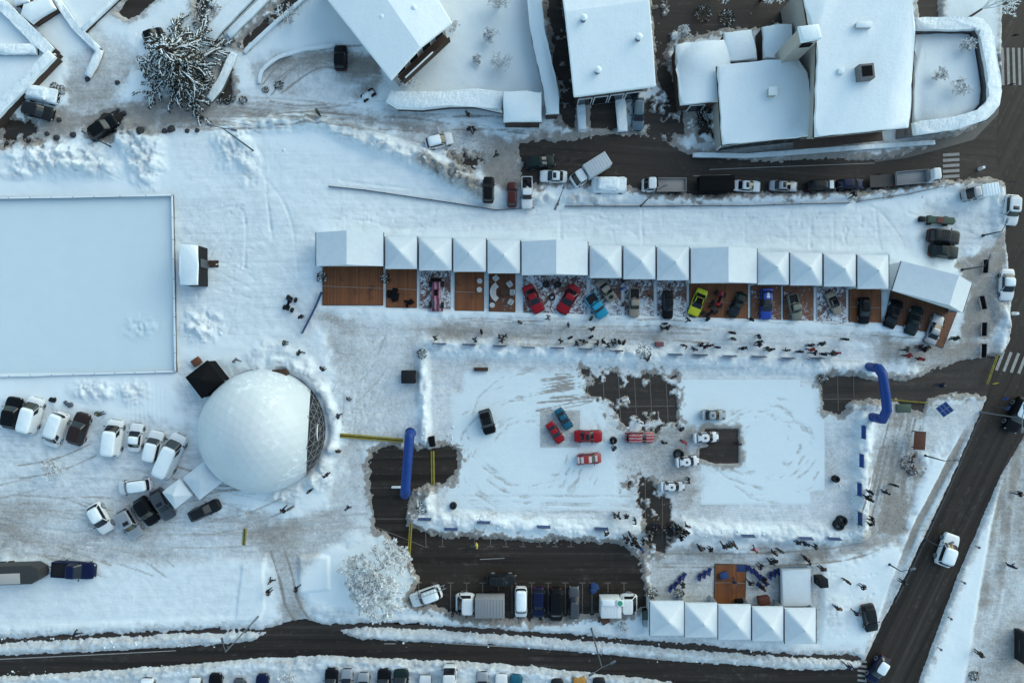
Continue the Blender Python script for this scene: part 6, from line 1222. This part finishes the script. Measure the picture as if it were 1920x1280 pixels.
HATS = [mat('hat_black', (.015, .015, .016), .85), mat('hair_brown', (.035, .02, .012), .7), mat('hat_grey', (.08, .08, .085), .85)]
TRO = [mat('trousers_black', (.012, .012, .014), .85), mat('trousers_denim', (.03, .045, .09), .85), mat('trousers_dark', (.02, .02, .024), .85)]
rp = random.Random(31)
def people(phrase, pts, group, axis=0, z=None, word='from the left'):
    pts = sorted(pts, key=lambda q: q[axis])
    for i, q in enumerate(pts):
        c = q[2] if len(q) > 2 else rp.choice(('black', 'black', 'black', 'navy', 'brown', 'green', 'black')); pose = rp.choice(('stand', 'stand', 'talk', 'stride', 'walk'))
        x, y = P(q[0], q[1], .9); o = bpy.data.objects.new('person', PM[pose]); COL.objects.link(o); o.location = (x, y, z if z is not None else gz(x, y)-.01); o.rotation_euler = (0, 0, rp.uniform(0, 6.28)); s = rp.uniform(.94, 1.06); o.scale = (s*1.15, s*1.1, s)
        for k, m in enumerate((CO[c][0], rp.choice(TRO), M_SKIN, rp.choice(HATS))): o.material_slots[k].link = 'OBJECT'; o.material_slots[k].material = m
        n = len(pts); od = 'lone' if n == 1 else ORD[i] if i < 20 else 'twenty-'+ORD[i-20]
        prop(o, ('lone person in %s coat %s' % (CO[c][1], phrase)) if n == 1 else '%s person %s %s, %s coat' % (od, word, phrase, CO[c][1]), 'person', group)
people('on the packed lane between tents and arena', [(975, 604), (1028, 595, 'grey'), (1108, 597), (1065, 609, 'grey'), (1110, 616), (1246, 607), (1242, 615), (1250, 614), (1289, 599), (1372, 624), (1374, 635), (1422, 631), (1584, 636), (1407, 599), (903, 622), (816, 634), (1069, 633), (1108, 632)], 'people strolling between tents and arena')
people('along the arena\'s upper bank, left half', [(936, 631), (947, 630), (891, 637), (941, 638), (1051, 639), (1080, 644), (1090, 638), (1097, 640), (1120, 643), (1130, 641), (1139, 647), (1149, 643), (1160, 641), (1169, 642), (1154, 639), (1213, 673)], 'people watching along the arena\'s upper left bank')
people('along the arena\'s upper bank, right half', [(1282, 647), (1301, 654), (1314, 646), (1321, 649), (1331, 648), (1345, 651), (1392, 652), (1438, 654), (1422, 641), (1422, 646), (1519, 647), (1520, 655, 'red'), (1540, 644), (1445, 655), (1475, 657), (1498, 659), (1527, 661), (1543, 664), (1558, 662), (1569, 662, 'red')], 'people watching along the arena\'s upper right bank')
people('on the brown snow above the right arch', [(1699, 655), (1701, 666, 'red'), (1725, 650), (1735, 651), (1725, 673, 'red'), (1789, 634), (1730, 655)], 'people near the right entrance')
people('right of the arena by the vertical banners', [(1677, 909), (1660, 923), (1626, 920), (1620, 928), (1625, 934), (1629, 970), (1629, 980)], 'people right of the arena', 1, word='from the top')
people('between the show cars', [(1219, 555), (1169, 570), (1167, 527), (1166, 541, 'blue')], 'people among the show cars')
people('in the crowd left of the arena\'s lower opening', [(1152, 965), (1174, 967), (1191, 975), (1136, 997), (1171, 1005), (1179, 998), (1187, 1006), (1176, 1011), (1185, 1016), (1192, 1014), (1194, 1021), (1202, 1027, 'blue'), (1215, 1016), (1206, 1013), (1215, 998), (1217, 1005), (1160, 967)], 'people crowding left of the lower opening')
people('in the crowd right of the arena\'s lower opening', [(1224, 985), (1237, 987), (1230, 990), (1256, 986), (1261, 990), (1267, 985), (1275, 988), (1287, 984), (1270, 998), (1280, 996), (1274, 1005), (1285, 994), (1264, 996), (1270, 991)], 'people crowding right of the lower opening')
people('on the slushy lane below the arena', [(1310, 1025), (1315, 1027), (1330, 1027), (1356, 1021), (1366, 1020), (1376, 1020), (1372, 1018), (1414, 1029, 'red'), (1490, 1012), (1504, 1014), (1526, 1022, 'green'), (1462, 1031), (1451, 1036), (1445, 1052), (1452, 1050), (1509, 1045), (1515, 1050), (1539, 1063)], 'people on the slushy lane below the arena')
people('in the snow right of the flat tent', [(1566, 1136), (1604, 1147), (1585, 1087), (1616, 1098)], 'people right of the flat tent')
people('around the dome\'s snow rim', [(564, 661), (535, 643), (606, 691), (655, 747, 'grey'), (636, 779), (635, 845), (615, 889), (586, 916), (534, 954), (546, 951, 'grey'), (652, 952)], 'people around the dome', 1, word='from the top')
people('on the upper lane', [(597, 212), (877, 216), (880, 243), (888, 243), (930, 289)], 'people on the upper lane')
people('among the arena cars', [(1149, 826), (1151, 840), (1245, 830), (1277, 804), (1385, 833), (1291, 899), (1281, 827, 'red')], 'people among the arena cars'); people('standing on bare asphalt with pale jacket', [(1199, 790, 'white')], None)
people('among the left parked cars', [(189, 775)], None); people('between black gazebo and dome', [(443, 675, 'grey')], None); people('on the slushy right path', [(1835, 1224), (1896, 1061), (1910, 925)], 'people on the right path', 1, word='from the top'); people('on the black road near the entry', [(1765, 722)], None)
people('around the deck chairs', [(1279, 1095), (1426, 1061), (1429, 1101), (1432, 1086), (1378, 1091), (1407, 1092)], 'people among the deck chairs'); people('between the parked trucks below the frosted tree', [(849, 1149), (860, 1146)], 'people between the parked trucks'); people('beside the lower left pavement', [(144, 1186)], None); people('by the snowy path bend', [(508, 1088), (505, 1108), (559, 1100)], 'people by the snowy path bend', 1, word='from the top')
people('working in the dark car park in yellow vest', [(894, 1021, 'yellow')], None); people('crossing at the bottom zebra', [(1590, 1247)], None); people('on the snow beside the diagonal pavement', [(1692, 1090)], None); people('beside the compound corner at the road', [(1844, 226)], None); people('at the roadside fence', [(1595, 367)], None); people('by the lower decks fence', [(565, 594)], None)

# ---------------------------------------------------------------- street furniture and event kit
def lamp(px, py, tx, ty, h, label, heads=1, m=M_POLE, r=.075):
    """foot at (px, py); arm reaches toward the photo side of (tx, ty)"""
    x, y = P(px, py); t = empty('street_lamp', (x, y, 0), 0, label, 'street lamp'); bm = bmesh.new(); tube(bm, [(0, 0, 0), (0, 0, h*.5), (0, 0, h)], [r*1.3, r, r*.7], 8); obj('pole', bm, m, t); d = Vector((tx, ty, 0)); d = d.normalized() if d.length else Vector((1, 0, 0))
    for s in ((1,) if heads == 1 else (1, -1)):
        e = d*s*1.0+Vector((0, 0, h+.15)); bm = bmesh.new(); tube(bm, [Vector((0, 0, h-.05)), e*.5+Vector((0, 0, h*.5)), e], r*.5, 6); ar = obj('arm', bm, m, t)
        bm = bmesh.new(); box(bm, e+d*s*.22, (.6, .24, .12), math.atan2(d.y, d.x), .04); hd = obj('lamp_head', bm, M_STEEL, ar); bm = bmesh.new(); box(bm, e+d*s*.24+Vector((0, 0, -.07)), (.4, .16, .03), math.atan2(d.y, d.x)); obj('lens', bm, M_WHITE, hd)
    bm = bmesh.new(); bmesh.ops.create_cone(bm, cap_ends=True, segments=12, radius1=r*2.4, radius2=r*2, depth=.3, matrix=Matrix.Translation((0, 0, .2))); obj('base', bm, m, t); return t
for a in ((478, 285, -1, .2, 8.6, 'dark twin-headed lamp post in the snow by the upper lane', 2), (1201, 387, 1, .5, 8.0, 'tall dark lamp post behind the tents near the flatbed truck', 1), (487, 1152, -.2, 1, 9.2, 'tall pale lamp post at the bottom left junction', 1, M_STEEL), (1108, 1176, .9, .5, 9.4, 'tall pale lamp post leaning over the bottom road, middle', 2, M_STEEL),
          (1837, 772, .1, 1, 6.4, 'pale lamp post with two lamps beside the diagonal road\'s top', 2, M_STEEL), (1732, 853, 1, .1, 3.7, 'short dark lamp post below the brown board', 1), (1733, 1010, .8, .3, 2.8, 'low dark lamp post beside the diagonal pavement', 1), (1665, 1056, .8, .2, 2.6, 'slim lamp post left of the diagonal pavement near its low twin', 1),
          (1802, 506, .4, .8, 3.8, 'dark lamp post beside the askew marquee', 1), (1841, 442, .3, .8, 3.2, 'dark lamp post at the snow corner by the white off-roader', 1), (212, 277, -.5, .3, 3.4, 'short lamp post beside the black car at upper left', 1), (1045, 384, .4, 1, 4.0, 'short dark post behind the tents above the mid marquee', 2)):
    lamp(*a)
def bollard(px, py, label, h=.9): 
    x, y = P(px, py, h*.5); t = empty('path_light', (x, y, 0), 0, label, 'path light', 'path lights in the snow strip'); bm = bmesh.new(); tube(bm, [(0, 0, 0), (0, 0, h)], .05, 8); obj('post', bm, M_POLE, t); bm = bmesh.new(); bmesh.ops.create_cone(bm, cap_ends=True, segments=12, radius1=.16, radius2=.1, depth=.14, matrix=Matrix.Translation((0, 0, h+.05))); obj('lamp_cap', bm, M_STEEL, t)
for i, q in enumerate(((1831, 1024), (1804, 1090), (1779, 1157), (1760, 1214))): bollard(*q, '%s path light from the top in the right snow strip' % ORD[i])
def banner(px, py, rz, label, ln=1.45, m=M_BANNER, group='banner barriers around the arena', h=1.0, name='banner_barrier'):
    x, y = P(px, py, h*.6); t = empty(name, (x, y, gz(x, y)-.1), R(rz), label, 'barrier', group); bm = bmesh.new(); box(bm, (0, 0, h*.58), (ln, .03, h*.8), 0, 0, 0, Matrix.Rotation(R(8), 4, 'X')); obj('banner', bm, m, t)
    for s in (-1, 1): bm = bmesh.new(); tube(bm, [(s*ln/2, -.16, 0), (s*ln/2, 0, h), (s*ln/2, .16, 0)], .02, 6); obj('leg', bm, M_STEEL, t)
    bm = bmesh.new(); tube(bm, [(-ln/2, 0, h), (ln/2, 0, h)], .035, 6); obj('top_rail', bm, M_STEEL, t)
for i, q in enumerate(((825, 644), (880, 646), (937, 648), (990, 651), (1044, 652), (1097, 654), (1154, 657), (1265, 664), (1312, 665), (1366, 667), (1422, 668), (1475, 671), (1530, 671))): banner(*q, -2, '%s banner barrier from the left on the arena\'s upper bank' % ORD[i])
for i, q in enumerate(((1616, 809), (1612, 862), (1609, 916), (1609, 970))): banner(*q, 90, '%s blue banner barrier from the top on the arena\'s right side' % ORD[i], m=M_BLUE if i < 3 else M_BANNER)
for i, q in enumerate(((797, 971), (846, 990), (907, 977), (1019, 985), (1127, 989), (1399, 1001), (1507, 1006), (1560, 1007))): banner(*q, -2, '%s banner barrier from the left on the arena\'s lower bank' % ORD[i])
for i, (a, b, r_) in enumerate(((1850, 499, 86), (1845, 567, 102), (1847, 617, 88), (1846, 657, 88))): banner(a, b, r_, '%s black barrier from the top beside the right road' % ORD[i], 1.5, M_BLACK, 'black barriers beside the right road', .9, 'road_barrier')
# mesh fences, low boards
def fence(px, h, label, m, step=2.0, name='low_fence', wd=.06, snowtop=False, rail=True):
    pp = [P(*q, h*.5) for q in px]; pp = dens(pp, step); c = pp[0]; l = local(pp, c); t = empty(name, (*c, 0), 0, label, 'fence'); bm = bmesh.new(); ribbon(bm, l, wd, .15 if rail else .0, h*.92); obj('panel', bm, m, t)
    for i, q in enumerate(l): bm = bmesh.new(); box(bm, (q[0], q[1], h*.5), (.09, .09, h), 0, .01); obj('post', bm, M_POLE, t)
    if snowtop: bm = bmesh.new(); ribbon(bm, l, wd*2.2, h*.90, h*.98, .04, 0, .2, 3); obj('snow_cap', bm, M_CAP, t)
    return t
fence([(-20, 373), (180, 370), (325, 367)], .75, 'low rink boards along the upper edge of the snowed-over rink', M_WALLG, 2.2, 'rink_boards', .08, True)
fence([(325, 367), (327, 450), (329, 560), (331, 696)], .75, 'low rink boards along the right edge of the snowed-over rink', M_WALLG, 2.0, 'rink_boards', .08, True)
fence([(331, 696), (180, 700), (-20, 706)], .6, 'low rink boards along the lower edge of the snowed-over rink', M_WALLG, 2.2, 'rink_boards', .08, True)
fence([(618, 350), (685, 357), (760, 368), (855, 382), (930, 394), (1000, 390)], .65, 'low dark fence in the snow below the dirty heap', M_STEEL, 2.2)
fence([(1060, 387), (1200, 387), (1400, 386), (1500, 383), (1590, 381)], .65, 'long low fence between tents and upper roadside', M_STEEL, 2.4); fence([(1610, 378), (1700, 365), (1800, 343)], .6, 'low fence at the right end of the upper roadside', M_STEEL, 2.2)
fence([(1836, 785), (1775, 925), (1705, 1075), (1678, 1130)], .35, 'slim low strip added for the shadow dashes along the diagonal road', M_STEEL, 2.6, wd=.02)  # added strip, stands in for bluish shadow dashes on the snow
fence([(603, 548), (592, 575), (567, 624)], .9, 'blue mesh banner fence slanting from the left deck', M_BANNER, 1.6)
# cable ramps / booms
def ramp_strip(a, b, wd, label, n=10, cat='cable ramp'):
    p, q = Vector(P(*a)), Vector(P(*b)); L = (q-p).length; t = empty('cable_ramp', ((p+q)[0]/2, (p+q)[1]/2, max(gz(*p), gz(*q))+.005), math.atan2((q-p).y, (q-p).x), label, cat); bm = bmesh.new(); bk = bmesh.new(); k = max(3, int(L/.9))
    for i in range(k): prism(bm, [(-L/2+L*i/k+.01, -wd/2), (-L/2+L*(i+1)/k-.01, -wd/2), (-L/2+L*(i+1)/k-.01, wd/2), (-L/2+L*i/k+.01, wd/2)], 0, .07, 0, .03)
    obj('ramp_body', bm, M_YELLOW, t); box(bk, (0, 0, .078), (L, wd*.22, .02)); obj('lid_strip', bk, mat('ramp_black', (.03, .028, .02), .7), t)
ramp_strip((639, 815), (757, 825), .50, 'long yellow cable ramp from the dome to the left arch'); ramp_strip((811, 845), (812, 908), .42, 'yellow cable ramp across the arena\'s left entrance'); ramp_strip((772, 978), (768, 1045), .34, 'yellow cable ramp crossing the dark car park'); ramp_strip((460, 990), (458, 1021), .4, 'short brownish cable ramp on the lower left track'); ramp_strip((1866, 664), (1846, 720), .22, 'thin yellow cable ramp at the right road entry'); ramp_strip((1668, 749), (1738, 755), .16, 'thin yellow strip below the right arch')
# panels, boards, boxes
x, y = P(1770, 767, 1.0); t = empty('solar_panel', (x, y, gz(x, y)), R(-48), 'blue solar panel standing tilted in the snow by the right entry', 'solar panel'); bm = bmesh.new(); tl = Matrix.Rotation(R(18), 4, 'X'); box(bm, (0, 0, 1.0), (1.35, 1.3, .05), 0, 0, 0, tl); obj('frame', bm, M_ALU, t)
for i in range(2):
    for j in range(3): bm = bmesh.new(); q = tl @ Vector((-.33+i*.66, -.42+j*.42, .03)); box(bm, q+Vector((0, 0, 1.0)), (.60, .37, .02), 0, 0, 0, tl); obj('cell_panel', bm, mat('solar_blue', (.03, .06, .20), .3, var=.3, scale=8), t)
for s in (-1, 1): bm = bmesh.new(); tube(bm, [(s*.5, 0, 0), (s*.5, 0, 1.0)], .04, 6); obj('leg', bm, M_STEEL, t)
x, y = P(1722, 825, 1.2); t = empty('notice_board', (x, y, gz(x, y)), R(-4), 'brown roofed notice board beside the right lane', 'board'); bm = bmesh.new(); box(bm, (0, 0, 1.35), (1.35, 2.1, .08), 0, .01, 0, Matrix.Rotation(R(6), 4, 'Y')); obj('roof', bm, mat('rust_brown', (.085, .032, .022), .7, var=.3), t)
for s in (-1, 1):
    bm = bmesh.new(); box(bm, (0, s*1.05, 1.42), (1.4, .08, .06), 0, .01); obj('edge_batten', bm, M_ALU, t)
    bm = bmesh.new(); tube(bm, [(0, s*.9, 0), (0, s*.9, 1.3)], .06, 6); obj('post', bm, M_WOOD, t)
bm = bmesh.new(); box(bm, (0, 0, .8), (.06, 1.6, .8)); obj('board', bm, M_WOOD, t)
def crate(name, px, py, s, rz, m, label, cat, lidm=None):
    x, y = P(px, py, s[2]*.7); t = empty(name, (x, y, gz(x, y)-.03), R(rz), label, cat); bm = bmesh.new(); box(bm, (0, 0, s[2]/2), s, 0, .03); obj('body', bm, m, t); bm = bmesh.new(); box(bm, (0, 0, s[2]+.03), (s[0]*1.04, s[1]*1.04, .06), 0, .02); obj('lid', bm, lidm or m, t)
    for sx in (-1, 1):
        bm = bmesh.new(); box(bm, (sx*(s[0]/2+.02), 0, s[2]*.6), (.05, s[1]*.4, .06)); obj('handle', bm, M_STEEL, t)
crate('equipment_box', 766, 706, (1.45, 1.4, 1.1), 0, M_BLACK, 'square black equipment box left of the arena\'s snow wall', 'box', M_DARK); crate('ticket_booth', 1541, 1090, (.9, .95, 1.6), 5, M_DARK, 'dark narrow booth right of the flat white tent', 'booth'); crate('wood_pallet', 370, 678, (1.0, .8, .25), 35, M_DECKD, 'brown pallet leaning by the black gazebo', 'pallet'); crate('garden_bench', 902, 692, (1.5, .4, .4), 0, M_WOOD, 'dark wooden bench at the arena\'s upper left', 'bench')
crate('brazier_table', 1432, 1125, (1.2, .9, .7), 8, mat('rust_red', (.12, .04, .03), .7, var=.4), 'rusty red table before the fourth lower tent', 'table'); crate('red_sled', 1236, 645, (.9, .5, .4), 0, mat('dull_red', (.22, .08, .09), .7, var=.4), 'dull red box among the upper bank watchers', 'box'); crate('generator', 1211, 1150, (.7, 1.0, .9), 0, M_DARK, 'dark generator left of the lower tents', 'generator', M_GREENT); crate('equipment_case', 1210, 1165, (.6, .8, .6), 5, M_DARK, 'dark case below the generator', 'box', M_ALU)
crate('wall_cabinet', 1917, 1212, (.5, 3.4, 1.4), 0, M_DARK, 'dark cabinet cut by the right edge of the photo', 'cabinet'); crate('fire_basket', 810, 827, (.6, 1.1, .8), 8, M_BLACK, 'black upright case at the right end of the left arch\'s snow wall', 'box'); crate('cover_plate', 1694, 765, (1.6, .9, .12), 0, M_GREENT, 'dark green plate on the ground under the right arch', 'plate'); crate('bench', 748, 913, (1.6, .22, .2), 0, M_WHITE, 'narrow white board beside the left arch foot', 'board')
crate('table', 1357, 1078, (.9, .7, .5), 20, M_BANNER, 'dark blue table at the upper left of the lower orange deck', 'table'); crate('blue_mat', 1391, 1064, (1.2, .8, .1), 0, M_BANNER, 'dark blue mat on the upper right of the lower orange deck', 'mat'); crate('wood_stove', 1385, 1128, (.7, .5, .7), 0, M_BLACK, 'black stove at the deck edge before the third lower tent', 'stove')
def tyres(px, py, label, n=3, r=.36, m=M_TYRE):
    x, y = P(px, py, .3); t = empty('tyre_stack', (x, y, gz(x, y)-.02), 0, label, 'tyres')
    for i in range(n):
        bm = bmesh.new(); bmesh.ops.create_cone(bm, cap_ends=False, segments=24, radius1=r, radius2=r, depth=.2, matrix=Matrix.Translation((0, 0, .11+i*.22))); bm2_ = bmesh.new(); pts = [(r*.8*math.cos(a), r*.8*math.sin(a), .11+i*.22) for a in [2*math.pi*k/20 for k in range(21)]]; tube(bm, pts, .11, 8, cap=False); bm2_.free(); obj('tyre', bm, m, t)
for a in ((850, 947, 'black tyre stack at the arena\'s lower left'), (1566, 897, 'black tyre stack on the right of the snow panel'), (1577, 975, 'tall black tyre stack at the arena\'s lower right corner'), (1571, 983, 'lower tyre stack beside the tall one at the lower right corner'), (1150, 825, 'tyre stack right of the large red car'), (1035, 557, 'single tyre between the two red coupes'), (1272, 851, 'big black tyre heap above the lower white rally car'), (1024, 533, 'tyre pile behind the red coupes'), (1046, 533, 'second tyre pile behind the red coupes')): tyres(*a, n=1 if 'single' in a[2] else 3, r=.55 if 'big' in a[2] or 'tall' in a[2] else .36)
# deck chairs
def chair_meshes():
    out = []; bm = bmesh.new(); box(bm, (.2, 0, .38), (.75, .52, .05), 0, .02); out.append(('seat', mesh_of(bm, 'seat', M_BANNER), None)); bm = bmesh.new(); box(bm, (-.42, 0, .62), (.65, .52, .05), 0, .02, 0, Matrix.Rotation(R(38), 4, 'Y')); out.append(('backrest', mesh_of(bm, 'backrest', M_BANNER), None))
    for s in (-1, 1): bm = bmesh.new(); tube(bm, [(-.5, s*.28, 0), (.55, s*.28, .45)], .025, 6); tube(bm, [(.5, s*.28, 0), (-.68, s*.28, .85)], .025, 6); out.append(('leg', mesh_of(bm, 'leg', M_WOOD), None))
    return out
CH = chair_meshes(); M_CHB = mat('chair_canvas', (.018, .032, .14), .8, var=.3)
def chair(px, py, rz, label):
    x, y = P(px, py, .4); t = empty('deck_chair', (x, y, max(gz(x, y), .16 if 1341 < px < 1399 else 0)), R(rz), label, 'deck chair', 'blue deck chairs before the lower tents', (.66, .74, .8))
    for n_, me, _ in CH: link(n_, me, t, [M_CHB] if n_ in ('seat', 'backrest') else None)
for grp, pts, rz in (('pair below the slushy lane, left', [(1275, 1085), (1282, 1079)], 55), ('snowy pair left of the dark bush', [(1258, 1102), (1266, 1096)], 50), ('trio left of the orange deck', [(1312, 1080), (1321, 1075), (1330, 1070)], 65), ('slanting row right of the orange deck', [(1406, 1066), (1415, 1071), (1421, 1078), (1428, 1083), (1434, 1089)], 125), ('trio left of the flat tent', [(1445, 1077), (1453, 1073), (1461, 1069)], 60), ('lone spot low right of the orange deck', [(1424, 1097)], 140)):
    for i, q in enumerate(pts): chair(*q, rz, 'blue deck chair, %s of the %s' % ('only one' if len(pts) == 1 else ORD[i]+' from the left', grp))
# signal posts, wires, signs at the right crossing
def road_sign(px, py, label, m, h=2.2, rz=0):
    x, y = P(px, py); t = empty('road_sign', (x, y, 0), R(rz), label, 'road sign'); bm = bmesh.new(); tube(bm, [(0, 0, 0), (0, 0, h)], .035, 6); obj('post', bm, M_STEEL, t); bm = bmesh.new(); box(bm, (0, .05, h-.2), (.55, .03, .55), 0, .01); obj('sign_plate', bm, m, t)
road_sign(1862, 745, 'small blue road sign at the corner above the diagonal road', M_BLUE, rz=30); road_sign(1866, 762, 'dark road sign below the small blue one', M_BANNER, rz=60); road_sign(1850, 718, 'pale road sign at the right entry', M_YELLOW, 1.6, 20); road_sign(1873, 350, 'dark road sign at the upper right snow corner', M_DARK, 2.2); road_sign(1880, 82, 'dark road sign beside the upper right crossing', M_DARK); road_sign(1872, 172, 'dark road sign near the walled terrace corner', M_DARK)
for q, lb in (((1836, 317), 'white bollard right of the upper zebra crossing'), ((1899, 588), 'white bollard on the right road by the white car')):
    x, y = P(*q); bm = bmesh.new(); bmesh.ops.create_cone(bm, cap_ends=True, segments=14, radius1=.22, radius2=.16, depth=.8, matrix=Matrix.Translation((0, 0, .4))); o = obj('bollard', bm, M_WHITE); o.location = (x, y, 0); prop(o, lb, 'bollard')
# ladder on the white off-roader
x, y = P(806, 1110, 1.8); t = empty('ladder', (x, y, 1.75), R(20), 'grey ladder lying on the white off-roader', 'ladder')
for s in (-1, 1): bm = bmesh.new(); box(bm, (0, s*.2, 0), (3.6, .06, .06)); obj('rail', bm, M_ALU, t)
for i in range(9): bm = bmesh.new(); box(bm, (-1.6+i*.4, 0, 0), (.04, .4, .04)); obj('rung', bm, M_ALU, t)
# clods of ploughed snow
rc = np.random.default_rng(3); bm = bmesh.new(); cnt = 0
spots = [(800, 660, 1610, 690, 260), (790, 965, 1190, 990, 160), (1280, 990, 1605, 1004, 90), (790, 665, 800, 830, 60), (500, 225, 780, 290, 140), (790, 300, 900, 350, 240), (0, 1196, 480, 1212, 120), (660, 1180, 1580, 1240, 200), (1000, 366, 1850, 374, 160), (350, 590, 420, 640, 140), (250, 260, 300, 350, 80), (0, 1258, 1150, 1285, 200), (600, 700, 640, 880, 60), (1185, 640, 1230, 665, 40), (1860, 360, 1870, 420, 30), (1400, 770, 1560, 1000, 0), (1550, 780, 1612, 990, 120), (810, 690, 850, 830, 90)]
for x0, y0, x1, y1, n_ in spots:
    for i in range(int(n_*.40)):
        u = rc.random(); px, py = x0+(x1-x0)*u, y0+(y1-y0)*(rc.random() if (y1-y0) < 110 and (x1-x0) < 420 else min(1, max(0, u+rc.normal()*.25))); x, y = px2w([(px, py)])[0]; s = .03+.13*rc.random()**4
        m_ = Matrix.Translation((x, y, gz(x, y)+s*.2)) @ Matrix.Rotation(rc.random()*6.28, 4, 'Z') @ Matrix.Rotation(rc.random(), 4, 'X') @ Matrix.Diagonal((s*(.7+.8*rc.random()), s*(.7+.6*rc.random()), s*.7, 1)); bmesh.ops.create_icosphere(bm, subdivisions=1, radius=1, matrix=m_)
prop(obj('snow_clods', bm, M_CAPL, None, 60), kind='stuff')
